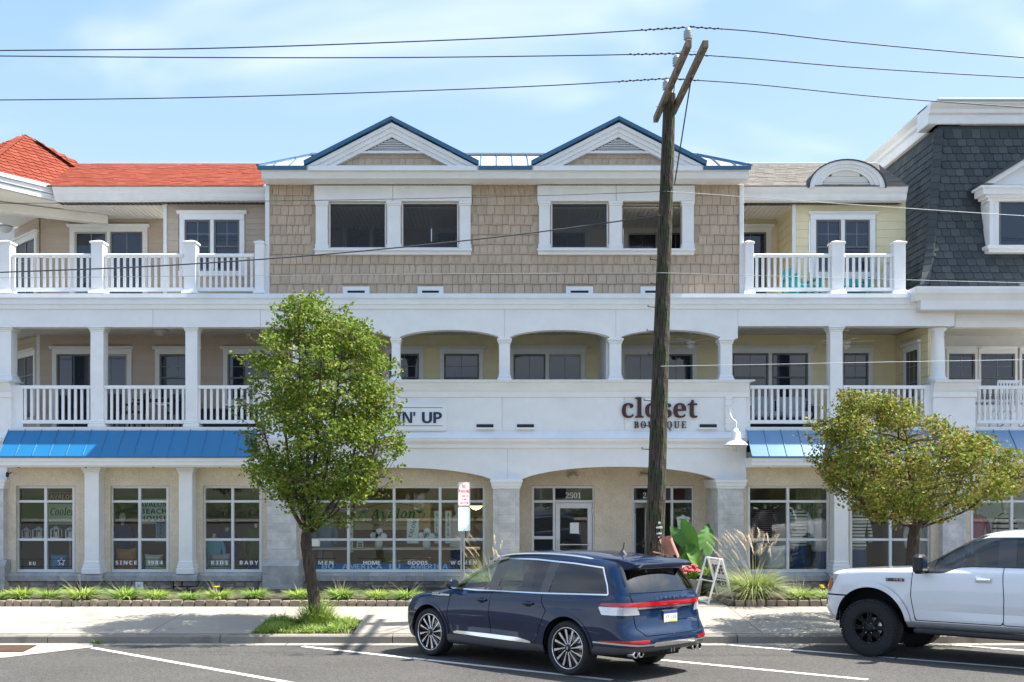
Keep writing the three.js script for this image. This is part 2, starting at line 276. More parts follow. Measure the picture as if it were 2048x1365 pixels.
function edging(label, x0, x1, D) {
  const e = thing('garden_edging', label, 'edging', [(x0 + x1) / 2, 0.27, -D]);
  for (let x = x0; x < x1;) { const k = Math.floor(rnd() * 5), w = 0.2 + 0.02 * (k - 2); const m = mesh('edging_stone', edgeShapes[k], pick(edgeTones), e, V(x + w / 2, 0.345 + rr(-0.012, 0.012), -D - rr(0, 0.02))); m.rotation.y = rr(-0.06, 0.06); x += w + 0.004; }
  return e;
}
edging('tan cobble edging in front of the planting bed left of the shop entrance', -12.4, 0.5, 21.13).userData.label = 'long tan cobble edging of the planting bed below the lettered shop windows';
{
  const e = edging('tan cobble edging of the bed with the tall plumed grass', 4.9, 12.2, 21.13);
  for (let i = 0; i < 9; i++) { const m = mesh('edging_stone', edgeShapes[i % 5], pick(edgeTones), e, V(4.83 - i * 0.015, 0.345, -21.28 - i * 0.21)); m.rotation.y = Math.PI / 2 + 0.1; }
}
// storm drain
{
  const rust = mat([0.16, 0.085, 0.05], 0.85, { map: T.stone, bumpMap: T.grit, bumpScale: 0.004 });
  const apron = ground2(40, 1300); const g = thing('storm_drain', 'rusty iron storm drain grate set in pale concrete beside the kerb', 'drain', [apron.x, apron.y, apron.z]);
  const flat = (pts, lift) => { const q = pts.map(([a, b]) => { const v = ground2(a, b); v.y += lift; return v; }); return sheet([[q[0], q[1], q[2], q[3]]].concat(q.length > 4 ? [[q[0], q[3], q[4], q[4]]] : [])); };
  part('concrete_apron', flat([[-200, 1322], [10, 1317], [185, 1296], [185, 1290.5], [-200, 1290.5]], 0.008), mat([0.40, 0.375, 0.335], 0.9, { map: T.concrete }), g);
  part('pit', flat([[-150, 1306], [46, 1306], [74, 1292.5], [-150, 1292.5]], 0.011), C.black, g);
  for (let i = 0; i < 9; i++) { const y = 1293 + i * 1.55; part('bar', flat([[-150, y + 0.85], [71 - i * 3.1, y + 0.85], [72 - i * 3.1, y], [-150, y]], 0.02), rust, g); }
  for (let i = 0; i < 14; i++) { const x = 70 - i * 9; part('bar', flat([[x - 29, 1305.5], [x - 25.5, 1305.5], [x + 3, 1293], [x, 1293]], 0.017), rust, g); }
}
// ---------- the shop terrace ----------
const bld = thing('shop_terrace', 'long three storey white trimmed building with shops below and balconied apartments above', 'building', [0, 0.26, -24]);
let host = bld;                                        // building that parts are added to
// wall of lapped boards; px ranges surveyed at distance D, openings leave gaps
function lapWall(px0, px1, py0, py1, D, expo, mats, openings = [], backing = true) {
  const w = sub('lap_siding', host), x0 = X(px0, D), x1 = X(px1, D), top = Y(py0, D), bot = Y(py1, D), ho = openings.map(o => [X(o[0], D), X(o[1], D), Y(o[3], D), Y(o[2], D)]);
  if (backing) { const s = plate(rect(x0, x1, bot, top), -D - 0.03, 0.02, ho.map(h => rect(Math.max(h[0] + 0.02, x0 + 0.01), Math.min(h[1] - 0.02, x1 - 0.01), Math.max(h[2] + 0.02, bot + 0.01), Math.min(h[3] - 0.02, top - 0.01))).filter(r => r[1][0] > r[0][0] && r[2][1] > r[1][1])); part('sheathing', s, mats[2], w); }
  for (let y = bot; y < top - 0.01; y += expo) {
    const y1 = Math.min(y + expo + 0.012, top); let segs = [[x0, x1]];
    for (const h of ho) if (h[2] < y + expo * 0.55 && h[3] > y + expo * 0.45) segs = segs.flatMap(([a, b]) => h[1] <= a || h[0] >= b ? [[a, b]] : [[a, h[0]], [h[1], b]].filter(s => s[1] - s[0] > 0.02));
    for (const [a, b] of segs) part('siding_board', prismX([[-D, y], [-D - 0.014, y1], [-D - 0.028, y1], [-D - 0.028, y]], a, b), mats[Math.floor(rnd() * 3)], w);
  }
  return w;
}
function crownHead(px0, px1, py0, py1, D, m, g) {        // window head: flat frieze with a crown above
  const x0 = X(px0, D), x1 = X(px1, D), y0 = Y(py1, D), y1 = Y(py0, D), h = y1 - y0, f = -D + 0.035;
  part('head_casing', merge([wbox(x0, x1, y0, y0 + h * 0.68, -D - 0.02, f), prismX([[-D - 0.02, y0 + h * 0.66], [f + 0.01, y0 + h * 0.68], [f + 0.03, y0 + h * 0.78], [f + 0.06, y0 + h * 0.92], [f + 0.065, y1], [-D - 0.02, y1]], x0 - 0.06, x1 + 0.06)]), m, g);
}
// window or door: px opening, casing widths in px; units = panes across
function windowUnit(o) {
  const { x0, x1, y0, y1, D, cas = 9, head = 14, units = 1, sashMat = C.sash, casMat = C.trimWarm, rail = 0.52, cols = 2, rows = 2, sill = true, name = 'window', glass = C.darkGlass, low = true } = o;
  const g = sub(name, host), a = X(x0, D), b = X(x1, D), lo = Y(y1, D), hi = Y(y0, D), cw = cas * D / FOCAL, f = -D + 0.03;
  part('casing', wbox(a - cw, a, lo - (sill ? cw : 0), hi, -D - 0.04, f), casMat, g); part('casing', wbox(b, b + cw, lo - (sill ? cw : 0), hi, -D - 0.04, f), casMat, g);
  crownHead(x0 - cas, x1 + cas, y0 - head, y0, D, casMat, g);
  if (sill) part('sill', wbox(a - cw - 0.02, b + cw + 0.02, lo - cw * 1.1, lo, -D - 0.04, f + 0.03), casMat, g);
  const mull = units > 1 ? 0.09 : 0, uw = (b - a - mull * (units - 1)) / units;
  for (let k = 0; k < units; k++) {
    const u0 = a + k * (uw + mull), u1 = u0 + uw, s = 0.045;
    if (k) part('mullion', wbox(u0 - mull, u0, lo, hi, -D - 0.04, f - 0.004), casMat, g);
    const sm = Array.isArray(sashMat) ? sashMat[k % sashMat.length] : sashMat, mid = lo + (hi - lo) * (1 - rail);
    const bars = [wbox(u0, u0 + s, lo, hi, -D - 0.05, -D + 0.005), wbox(u1 - s, u1, lo, hi, -D - 0.05, -D + 0.005), wbox(u0 + s, u1 - s, hi - s, hi, -D - 0.05, -D + 0.005), wbox(u0 + s, u1 - s, lo, lo + s * 1.3, -D - 0.05, -D + 0.005)];
    if (rail) bars.push(wbox(u0 + s, u1 - s, mid - 0.02, mid + 0.02, -D - 0.05, -D + 0.008));
    part('sash', merge(bars), sm, g);
    part('pane', wbox(u0 + 0.01, u1 - 0.01, (rail ? mid : lo) + 0.01, hi - 0.01, -D - 0.035, -D - 0.028, 0), glass, g);
    if (rail) part('pane', wbox(u0 + 0.01, u1 - 0.01, lo + 0.01, mid - 0.01, -D - 0.043, -D - 0.036, 0), glass, g);
    const top = hi - s, bt = rail ? mid + 0.02 : lo + s;
    for (let c = 1; c < cols; c++) { const mx = u0 + s + (uw - 2 * s) * c / cols; part('muntin', wbox(mx - 0.008, mx + 0.008, rail ? bt : lo + s, top, -D - 0.03, -D - 0.016), C.muntin, g); }
    for (let r = 1; r < rows; r++) { const my = bt + (top - bt) * r / rows; part('muntin', wbox(u0 + s, u1 - s, my - 0.008, my + 0.008, -D - 0.03, -D - 0.014), C.muntin, g); }
  }
  return g;
}
function soffit(px0, px1, D0, D1, y, m, pitch = 0.1, dpx = D0) {      // ceiling of narrow boards running away from the street
  const x0 = X(px0, dpx), x1 = X(px1, dpx), list = []; part('soffit_gap', wbox(x0, x1, y + 0.06, y + 0.075, -D1, -D0, 0), m, host);
  for (let x = x0; x < x1; x += pitch) list.push(wbox(x + 0.009, Math.min(x + pitch - 0.009, x1), y, y + 0.013, -D1, -D0, 0));
  const o = part('soffit', merge(list), m, host); return o;
}
function railing(px0, px1, pyT, pyB, D, step = 12.1, turned = false) {
  const g = sub('railing', host), x0 = X(px0, D), x1 = X(px1, D), t = Y(pyT, D), b = Y(pyB, D);
  part('top_rail', prismX([[-D - 0.045, t - 0.08], [-D - 0.045, t - 0.02], [-D - 0.03, t], [-D + 0.03, t], [-D + 0.045, t - 0.02], [-D + 0.045, t - 0.08]], x0, x1), C.vinyl, g);
  part('bottom_rail', wbox(x0, x1, b, b + 0.085, -D - 0.035, -D + 0.035), C.vinyl, g);
  const n = Math.round((px1 - px0) / step), s = (x1 - x0) / n, h = t - 0.08 - b - 0.085;
  for (let i = 0; i < n; i++) {
    const x = x0 + (i + 0.5) * s;
    if (turned) { const r = 0.042, pts = [[0.036, 0], [0.036, 0.14], [0.02, 0.16], [0.028, 0.2], [0.042, 0.3], [0.036, 0.42], [0.022, 0.6], [0.018, 0.76], [0.032, 0.8], [0.018, 0.83], [0.036, 0.86], [0.036, 1]].map(([q, v]) => [q, v * h]); mesh('baluster', turnedShape || (turnedShape = boxUV(lathe(pts, 10))), C.vinyl, g, V(x, b + 0.085, -D)); }
    else mesh('baluster', cbox(0.062, Math.round(h * 1000) / 1000, 0.04, 0.006), C.vinyl, g, V(x, b + 0.085 + h / 2, -D));
  }
  return g;
}
let turnedShape = null;
function newel(px0, px1, pyT, pyB, D) {                    // square post with a pyramid cap and a skirt
  const g = sub('newel_post', host), x0 = X(px0, D), x1 = X(px1, D), w = x1 - x0, y0 = Y(pyB, D), y1 = Y(pyT, D), xm = (x0 + x1) / 2, z = -D - w / 2;
  part('shaft', wbox(x0, x1, y0, y1 - 0.07, z - w / 2, z + w / 2, 0.008), C.vinyl, g);
  const cap = new THREE.CylinderGeometry(w * 0.08, w * 0.82, 0.055, 4).rotateY(Math.PI / 4).translate(xm, y1 - 0.0275, z);
  part('cap', merge([wbox(xm - w * 0.6, xm + w * 0.6, y1 - 0.1, y1 - 0.055, z - w * 0.6, z + w * 0.6), cap]), C.vinyl, g);
  part('skirt', merge([wbox(xm - w * 0.58, xm + w * 0.58, y0, y0 + 0.1, z - w * 0.58, z + w * 0.58), wbox(xm - w * 0.68, xm + w * 0.68, y0, y0 + 0.05, z - w * 0.68, z + w * 0.68)]), C.vinyl, g);
}
function column(px0, px1, pyT, pyB, D, capH = 0.14, baseH = 0.14, m = C.white) {
  const g = sub('column', host), x0 = X(px0, D), x1 = X(px1, D), w = x1 - x0, y0 = Y(pyB, D), y1 = Y(pyT, D), xm = (x0 + x1) / 2, z = -D - w / 2;
  part('shaft', wbox(x0, x1, y0, y1, z - w / 2, z + w / 2, 0.01), m, g);
  const ring = (k, a, b) => wbox(xm - w * k, xm + w * k, a, b, z - w * k, z + w * k, 0.012);
  part('capital', merge([ring(0.56, y1 - capH, y1 - capH * 0.7), ring(0.61, y1 - capH * 0.7, y1 - capH * 0.4), ring(0.68, y1 - capH * 0.4, y1 - 0.002)]), m, g);
  if (baseH) part('base', merge([ring(0.66, y0, y0 + baseH * 0.45), ring(0.6, y0 + baseH * 0.45, y0 + baseH * 0.75), ring(0.55, y0 + baseH * 0.75, y0 + baseH)]), m, g);
}
// moulding profile run along x: list of [forward, py] surveyed at D
const mould = (name, px0, px1, prof, D, m = C.white, back = 0.3) => part(name, prismX([[-D - back, Y(prof[0][1], D)], ...prof.map(([f, py]) => [-D + f, Y(py, D)]), [-D - back, Y(prof[prof.length - 1][1], D)]], X(px0, D), X(px1, D)), m, host);

// -- ground floor walls
const frameOf = (a, b, t = 972, u = 1146) => [a, b, t, u];
const leftHoles = [frameOf(31, 150), frameOf(220, 338), frameOf(405, 524)], rightHoles = [frameOf(1494.5, 1660), frameOf(1699, 1862), frameOf(1941, 2110)];
function stuccoWall(px0, px1, py0, py1, D, holes, th = 0.22) {
  const h = holes.map(o => rect(X(o[0], D), X(o[1], D), Y(o[3], D), Y(o[2], D)));
  part('stucco_wall', plate(rect(X(px0, D), X(px1, D), Y(py1, D), Y(py0, D)), -D, th, h), C.stucco, host);
}
stuccoWall(-160, 560, 905, 1165, 24.06, leftHoles);
stuccoWall(560, 1010, 905, 1165, 24.5, [frameOf(606, 971)]);
stuccoWall(1015, 1450, 900, 1215, 25.3, [[1064, 1189, 972, 1196], [1264, 1388, 972, 1196]]);
stuccoWall(1470, 2180, 905, 1165, 24.06, rightHoles);
// reveals beside the deep entrance
part('stucco_return', wbox(X(985), X(985) + 0.12, 0.2, 3.9, -25.5, -24.3), C.stucco, host);
part('stucco_return', wbox(X(1436), X(1436) + 0.3, 0.2, 3.9, -25.5, -24.3), C.stucco, host);
part('entrance_ceiling', wbox(X(980), X(1470), 3.62, 3.72, -25.4, -24.2), C.stucco, host);
part('stucco_return', wbox(X(560), X(597), 0.3, 3.9, -24.55, -24.2), C.stucco, host);

// storefront of light aluminium; xs and ys list the bar centres
function storefront(xs, ys, D, opt = {}) {
  const g = sub('storefront_window', host), bw = 0.032, z0 = -D - 0.07, z1 = -D + 0.02, wx = xs.map(v => X(v, D)), wy = ys.map(v => Y(v, D));
  wx.forEach((x, i) => { const e = i === 0 ? [0, 0.065] : i === wx.length - 1 ? [-0.065, 0] : [-bw, bw]; part('mullion', wbox(x + e[0], x + e[1], wy[wy.length - 1], wy[0], z0, z1), C.alu, g); });
  for (let i = 0; i + 1 < wx.length; i++) {
    const a = wx[i] + (i ? bw : 0.065), b = wx[i + 1] - (i + 2 < wx.length ? bw : 0.065);
    wy.forEach((y, j) => { const e = j === 0 ? [-0.06, 0] : j === wy.length - 1 ? [0, 0.075] : [-bw * 0.9, bw * 0.9]; part('transom', wbox(a, b, y + e[0], y + e[1], z0, z1 - 0.003), C.alu, g); });
    for (let j = 0; j + 1 < wy.length; j++) flatPane(g, a - 0.01, b + 0.01, wy[j + 1] + 0.02, wy[j] - 0.02, -D - 0.03);
  }
  return g;
}
function flatPane(g, x0, x1, y0, y1, z) { const q = new THREE.PlaneGeometry(x1 - x0, y1 - y0).translate((x0 + x1) / 2, (y0 + y1) / 2, z); return part('pane', q, C.glass, g); }
function vinylWord(g, str, px, py, h, D, o = {}) {         // letters stuck on the glass, cap height h px centred at px, baseline py
  const list = word(str, h * D / FOCAL, 0.002, o.font || 'sans_bold', (o.track || 0) * D / FOCAL, (o.width || 0) * D / FOCAL);
  for (const q of list) part('letter', q.translate(X(px, D), Y(py, D), -D - 0.026), o.m || C.lettering, g);
}
const rule = (g, px0, px1, py, D, m = C.black) => part('vinyl_line', gB(px0, px1, py - 0.5, py + 0.5, D + 0.026, 0.001, 0), m, g);
// -- storefronts
const SY = [972, 1003.5, 1080, 1146];
const shopL = 24.18;
{
  const D = shopL, k = v => v;
  let g = storefront([31, 91, 150], SY, D);
  vinylWord(g, 'BU', 63, 1131, 6.5, D, { track: 2.5 });
  const star = (r, m, z) => { const p = []; for (let i = 0; i < 10; i++) { const a = Math.PI / 2 + i * Math.PI / 5, q = (i % 2 ? 0.42 : 1) * r * D / FOCAL; p.push([X(121, D) + q * Math.cos(a), Y(1124.5, D) + q * Math.sin(a)]); } part('star', plate(p, -D - z, 0.001), m, g); };
  star(9, C.lettering, 0.026); star(6.4, C.navy, 0.0245); star(10.6, C.navy, 0.0275);
  rule(g, 40, 84, 1119, D); rule(g, 40, 84, 1134, D); rule(g, 98, 146, 1119, D); rule(g, 98, 146, 1134, D);
  g = storefront([220, 279, 338], SY, D);
  vinylWord(g, 'SINCE', 251, 1130, 7.5, D, { track: 2, width: 43 }); vinylWord(g, '1984', 309, 1130, 7.5, D, { track: 2, width: 31 });
  for (const [a, b] of [[228, 272], [287, 330]]) { rule(g, a, b, 1119, D); rule(g, a, b, 1133.5, D); }
  g = storefront([405, 465, 524], SY, D);
  vinylWord(g, 'KIDS', 438, 1130, 7.5, D, { track: 2, width: 34 }); vinylWord(g, 'BABY', 497, 1130, 7.5, D, { track: 2, width: 37 });
  for (const [a, b] of [[416, 458], [474, 520]]) { rule(g, a, b, 1119, D); rule(g, a, b, 1133.5, D); }
  vinylWord(g, 'BREEZIN UP CO', 499, 1140.5, 4.4, D, { width: 46, m: mat([0.05, 0.07, 0.08], 0.6) });
  const D4 = 24.6; g = storefront([606, 696.5, 788, 880, 971], SY, D4);
  const blueBand = mat([0.05, 0.13, 0.24], 0.6), paleBlue = mat([0.30, 0.45, 0.58], 0.6);
  for (const [a, b] of [[614, 693], [701, 784], [793, 876], [885, 900]]) part('vinyl_band', gB(a, b, 1128, 1140, D4 + 0.0275, 0.0008, 0), blueBand, g);
  vinylWord(g, 'MEN', 651, 1130, 7.5, D4, { track: 2.5, width: 30 }); vinylWord(g, 'HOME', 743, 1130, 7.5, D4, { width: 34, track: 0.4 }); vinylWord(g, 'GOODS', 835, 1130, 7.5, D4, { width: 40, track: 0.4 }); vinylWord(g, 'WOMEN', 927, 1130, 7.5, D4, { width: 52, track: 3 });
  for (const [t, x, w] of [['BU', 655, 24], ['AMERICA', 724, 80], ['BU', 789, 22], ['AMERICA', 858, 76]]) vinylWord(g, t, x, 1138.5, 9.5, D4 + 0.0006, { width: w, m: paleBlue });
  for (const [a, b] of [[632, 672], [716, 772], [806, 864], [898, 950]]) { rule(g, a, b, 1118, D4); rule(g, a, b, 1132, D4); }
  storefront([1494.5, 1576, 1660], SY, D); storefront([1699, 1781, 1862], SY, D); storefront([1941, 2024, 2110], SY, D);
}
// -- entrance doors with transoms and side lights
function entrance(x0, xm, x1, numberTxt, nx, doorLeft, open) {
  const D = 25.4, g = sub('entrance_frame', host), z0 = -D - 0.07, z1 = -D + 0.03, y = v => Y(v, D), x = v => X(v, D), bt = 0.30;
  for (const v of [x0 + 1.5, xm, x1 - 1.5]) part('jamb', wbox(x(v) - 0.03, x(v) + 0.03, bt, y(973), z0, z1), C.alu, g);
  const L = [x0 + 4, xm - 2.5], R = [xm + 2.5, x1 - 4], door = doorLeft ? L : R, side = doorLeft ? R : L;
  for (const s of [L, R]) { part('transom', wbox(x(s[0]), x(s[1]), y(977), y(972.5), z0, z1 - 0.003), C.alu, g); part('transom', wbox(x(s[0]), x(s[1]), y(1006), y(1001), z0, z1 - 0.003), C.alu, g); flatPane(g, x(s[0]) - 0.01, x(s[1]) + 0.01, y(1001), y(977), -D - 0.02); }
  part('transom', wbox(x(side[0]), x(side[1]), y(1079), y(1073), z0, z1 - 0.003), C.alu, g); part('transom', wbox(x(side[0]), x(side[1]), bt, bt + 0.1, z0, z1 - 0.003), C.alu, g);
  flatPane(g, x(side[0]) - 0.01, x(side[1]) + 0.01, y(1073), y(1006), -D - 0.02); flatPane(g, x(side[0]) - 0.01, x(side[1]) + 0.01, bt + 0.1, y(1079), -D - 0.02);
  vinylWord(g, numberTxt, nx, 997, 11, D - 0.006, { font: 'serif_regular', track: 0.2 });
  // door leaf, hinged on its outer side
  const dg = sub('shop_door', host), w = x(door[1]) - x(door[0]) - 0.02, h = y(1006) - bt - 0.02, st = 0.11, hinge = V(doorLeft ? x(door[0]) + 0.01 : x(door[1]) - 0.01, bt + 0.01, -D), dir = doorLeft ? 1 : -1;
  const loc = (a, b, c, d, z0, z1) => { const q = wbox(Math.min(a * dir, b * dir), Math.max(a * dir, b * dir), c, d, z0, z1); q.rotateY(open * dir); return q.translate(hinge.x, hinge.y, hinge.z); };
  const dm = C.alu;
  part('stile', loc(0, st, 0, h, -0.045, 0), dm, dg); part('stile', loc(w - st, w, 0, h, -0.045, 0), dm, dg); part('rail', loc(st, w - st, h - 0.13, h, -0.045, -0.002), dm, dg); part('rail', loc(st, w - st, 0, 0.24, -0.045, -0.002), dm, dg);
  const pg = new THREE.PlaneGeometry(w - 2 * st + 0.02, h - 0.36).translate(dir * w / 2, 0.24 + (h - 0.37) / 2, -0.02).rotateY(open * dir).translate(hinge.x, hinge.y, hinge.z); part('pane', pg, C.glass, dg);
  part('push_bar', loc(st * 0.6, w - st * 0.6, 0.98, 1.01, 0.03, 0.05), C.steel, dg); part('handle', loc(w - st * 0.9, w - st * 0.55, 0.86, 1.12, 0.02, 0.06), C.steel, dg);
  for (const v of [0.25, h - 0.25]) part('hinge', loc(-0.02, 0.02, v, v + 0.12, 0, 0.03), C.steel, dg);
}
entrance(1064, 1108, 1189, '2501', 1147, false, 0);
entrance(1264, 1344, 1388, '2503', 1302, true, 1.05);

// -- cast sill course and rubble stone plinth under the shop windows
function plinth(px0, px1, D, stones = true) {
  const s = sub('sill_course', host), x0 = X(px0, D), x1 = X(px1, D), n = Math.max(1, Math.round((x1 - x0) / 0.42)), w = (x1 - x0) / n, t = Y(1147, D), m = Y(1152, D), b = Y(1163, D);
  for (let i = 0; i < n; i++) part('sill_block', prismX([[-D - 0.3, b], [-D - 0.3, t], [-D - 0.08, t], [-D, m], [-D, b]], x0 + i * w + 0.004, x0 + (i + 1) * w - 0.004), pick(C.blockGrey), s);
  part('mortar', prismX([[-D - 0.29, b], [-D - 0.29, t - 0.008], [-D - 0.085, t - 0.008], [-D - 0.008, m - 0.004], [-D - 0.008, b]], x0, x1), C.mortar, s);
  if (!stones) return;
  const p = sub('stone_plinth', host), zf = -D - 0.05; part('mortar_bed', wbox(x0, x1, 0.2, b, zf - 0.25, zf - 0.02, 0), C.mortarDark, p);
  for (let y = b - 0.004, r = 0; y > 0.24; r++) {
    const h = rr(0.085, 0.13); let x = x0 - rr(0, 0.1);
    while (x < x1) { const w2 = rr(0.16, 0.42), a = Math.max(x, x0), c = Math.min(x + w2, x1); if (c - a > 0.05) { const two = rnd() < 0.22 && h > 0.1; for (const [u, v] of two ? [[0, 0.5], [0.5, 1]] : [[0, 1]]) { const q = roughStone(c - a - 0.012, h * (v - u) - 0.012, 0.09, rr(0, 90)); mesh('stone', q, pick(C.stone), p, V((a + c) / 2, y - h * (u + v) / 2, zf - 0.035 + rr(-0.012, 0.012))); } } x += w2; }
    y -= h;
  }
}
plinth(12, 152, 23.9); plinth(203, 343, 23.9); plinth(393, 523, 23.9); plinth(599, 984, 24.3); plinth(1493, 1660, 23.9); plinth(1705, 1880, 23.9, false); plinth(1938, 2110, 23.9, false);
function pedestal(px0, px1, D) { const p = sub('pedestal', host), x0 = X(px0, D), x1 = X(px1, D), y1 = Y(1148, D); part('cap_stone', prismX([[-D - 0.45, Y(1163, D)], [-D - 0.45, y1], [-D - 0.1, y1], [-D, Y(1153, D)], [-D, Y(1163, D)]], x0, x1), C.blockGrey[0], p); for (let y = Y(1163, D), i = 0; y > 0.24; y -= 0.14, i++) for (const [a, b] of i % 2 ? [[0, 0.6], [0.6, 1]] : [[0, 0.35], [0.35, 1]]) mesh('stone', roughStone((x1 - x0) * 0.9 * (b - a) - 0.01, 0.13, 0.4, i * 9 + a), pick(C.stone), p, V(x0 + (x1 - x0) * (0.05 + 0.9 * (a + b) / 2), y - 0.07, -D - 0.25)); }
pedestal(152, 203, 23.68); pedestal(342, 393, 23.68); pedestal(1660, 1706, 23.68);
column(168, 197, 935, 1149, 23.74, 0.14, 0.3); column(357, 384, 935, 1149, 23.74, 0.14, 0.3); column(1669, 1697, 935, 1149, 23.74, 0.14, 0.3);

// -- block piers with white capitals
function pier(px0, px1, D, dep, core = true) {
  const p = sub('block_pier', host), x0 = X(px0, D), x1 = X(px1, D), bw = 7 * D / FOCAL;
  part('mortar_core', wbox(x0 + 0.006, x1 - 0.006, 0.2, Y(976, D), -D - dep, -D - 0.006, 0), C.mortar, p);
  const rows = []; for (let v = 978; v < 1120; v += 17.6) rows.push([v, Math.min(v + 17.6, 1121)]);
  const side = (x1 - x0) * 0.17;
  for (const [a, b] of rows) for (const [u, v, f] of [[x0, x0 + side, 0], [x0 + side, x1 - side, 0], [x1 - side, x1, 0]]) part('block', wbox(u + (u === x0 ? 0 : 0.006), v - (v === x1 ? 0 : 0.006), Y(b, D) + 0.006, Y(a, D) - 0.006, -D - dep + 0.01, -D, 0.008), pick(C.block), p);
  const Dp = D - 0.1, y0 = Y(1121, D);
  part('sloped_course', prismX([[-D - dep, Y(1133, Dp)], [-D - dep, y0], [-D, y0], [-Dp, Y(1133, Dp)]], x0 - bw, x1 + bw), C.blockGrey[2], p);
  for (let v = 1133, i = 0; v < 1190; v += 18.5, i++) { const e = Math.min(v + 18.5, 1192), xs = i % 2 ? [0, 0.5, 1] : [0, 0.22, 0.8, 1], A = x0 - bw, W = x1 - x0 + 2 * bw; for (let k = 0; k + 1 < xs.length; k++) part('block', wbox(A + W * xs[k] + 0.003, A + W * xs[k + 1] - 0.003, Y(e, Dp) + 0.003, Y(v, Dp) - 0.003, -D - dep, -Dp, 0.006), pick(C.blockGrey), p); }
  part('mortar_core', wbox(x0 - bw + 0.006, x1 + bw - 0.006, 0.15, Y(1134, Dp), -D - dep + 0.01, -Dp - 0.008, 0), C.mortar, p);
  const f = -D, cx0 = x0 - 0.06, cx1 = x1 + 0.06, y = v => Y(v, D);
  part('capital', merge([wbox(x0 - 0.02, x1 + 0.02, y(978), y(973), -D - dep - 0.02, f + 0.02), wbox(x0 - 0.045, x1 + 0.045, y(973), y(966), -D - dep - 0.02, f + 0.045), wbox(cx0 - 0.01, cx1 + 0.01, y(966), y(960), -D - dep - 0.02, f + 0.07)]), C.white, p);
}
pier(-62, 6, 23.85, 0.5); pier(533, 592, 23.85, 0.6); pier(986, 1039, 23.85, 0.6); pier(1436, 1488, 23.85, 1.35); pier(1886, 1934, 23.85, 0.5);

// -- white band with arches over the shops, parapet with cornice above
function archWall(px0, px1, pyTop, pySpring, arches, D, th, m = C.white, name = 'arched_wall') {
  const pts = [[X(px0, D), Y(pyTop, D)], [X(px0, D), Y(pySpring, D)]];
  for (const [a, b, crown] of arches) { pts.push([X(a, D), Y(pySpring, D)]); const N = 22; for (let i = 0; i <= N; i++) { const t = i / N, s = 2 * t - 1; pts.push([X(a + (b - a) * t, D), Y(pySpring - 3 - (pySpring - 3 - crown) * Math.pow(1 - Math.pow(Math.abs(s), 2.2), 0.8), D)]); } pts.push([X(b, D), Y(pySpring, D)]); }
  pts.push([X(px1, D), Y(pySpring, D)], [X(px1, D), Y(pyTop, D)]);
  return part(name, plate(pts, -D, th), m, host);
}
archWall(516, 1015, 897, 962, [[597, 982, 936]], 24, 0.32); archWall(1015.4, 1493, 897, 962, [[1044, 1432, 934]], 24, 0.32);
function band(px0, px1, end = 0) {                        // ledge, sign panel and crowning cornice
  mould('string_course', px0, px1, [[0.02, 898], [0.05, 896], [0.05, 889], [0.09, 886], [0.13, 882], [0.13, 879.5]], 24, C.white);
  mould('sloped_ledge', px0, px1, [[0.12, 879.4], [0.13, 877], [0.004, 862]], 24, C.ledge);
  const n = Math.max(1, Math.round((px1 - px0) / 250)), w = (px1 - px0) / n;
  for (let i = 0; i < n; i++) B('fascia_panel', px0 + i * w + 0.25, px0 + (i + 1) * w - 0.25, 796, 862, 24, 0.28, C.white, host, 0.003);
  mould('cornice', px0 - end * 0.3, px1 + end * 0.3, [[0.01, 796], [0.035, 794.5], [0.035, 784], [0.06, 782], [0.09, 775], [0.13, 768], [0.17, 766], [0.17, 762]], 24, C.white, 0.45);
  mould('coping', px0 - end, px1 + end, [[0.185, 764], [0.185, 761.2]], 24, C.ledge, 0.47);
}
band(515, 1493, 14); band(-200, 21, 7); band(1867, 1952, 4);
archWall(-200, 13, 897, 962, [], 24, 0.3); archWall(1868, 1951, 897, 962, [], 24, 0.3);
// open porch floor edges left and right, with metal pent roofs below
function pentRoof(px0, px1, seams) {
  const g = sub('pent_roof', host), x0 = X(px0), x1 = X(px1), Dt = 23.92, Db = 23.4, yt = Y(862), yb = Y(913, Db), n = Math.round((x1 - x0) / 0.388), w = (x1 - x0) / n, t = 0.02;
  for (let i = 0; i < n; i++) part('roof_pan', prismX([[-Dt, yt], [-Dt, yt - 0.03], [-Db - 0.02, yb - 0.02], [-Db, yb - 0.012], [-Db, yb]], x0 + i * w + 0.004, x0 + (i + 1) * w - 0.004), C.blueMetal, g);
  for (let i = 0; i <= n; i++) part('standing_seam', prismX([[-Dt, yt - 0.01], [-Dt, yt + 0.03], [-Db - 0.01, yb + 0.032], [-Db, yb - 0.01]], x0 + i * w - 0.007, x0 + i * w + 0.007), C.blueMetal, g);
  part('drip_edge', prismX([[-Db - 0.05, yb - 0.035], [-Db - 0.05, yb - 0.013], [-Db + 0.012, yb - 0.013], [-Db + 0.012, yb - 0.035]], x0 - 0.03, x1 + 0.03), C.blueTrim, g);
  part('fascia', prismX([[-24.3, Y(935, Db)], [-24.3, yb - 0.036], [-Db - 0.02, yb - 0.036], [-Db - 0.02, yb - 0.12], [-Db - 0.045, yb - 0.13], [-Db - 0.045, Y(931, Db)], [-Db - 0.09, Y(935, Db)]], x0 - 0.01, x1 + 0.01), C.white, g);
  for (let i = 1; i < n; i += 4) part('soffit_clip', wbox(x0 + i * w, x0 + i * w + 0.03, Y(936.5, Db), Y(935, Db), -Db - 0.2, -Db - 0.12), C.black, g);
  B('porch_floor_edge', px0, px1, 854.5, 862, 23.96, 0.3, C.ledge, host);
}
pentRoof(20, 515); pentRoof(1492, 1867); pentRoof(1953, 2140);
part('porch_floor', wbox(-15.5, 15.5, 3.92, Y(856), -30, -24.27), C.cream, host);
part('upper_floor', wbox(-15.5, 15.5, 6.66, 7.2, -32, -24.31), C.cream, host);
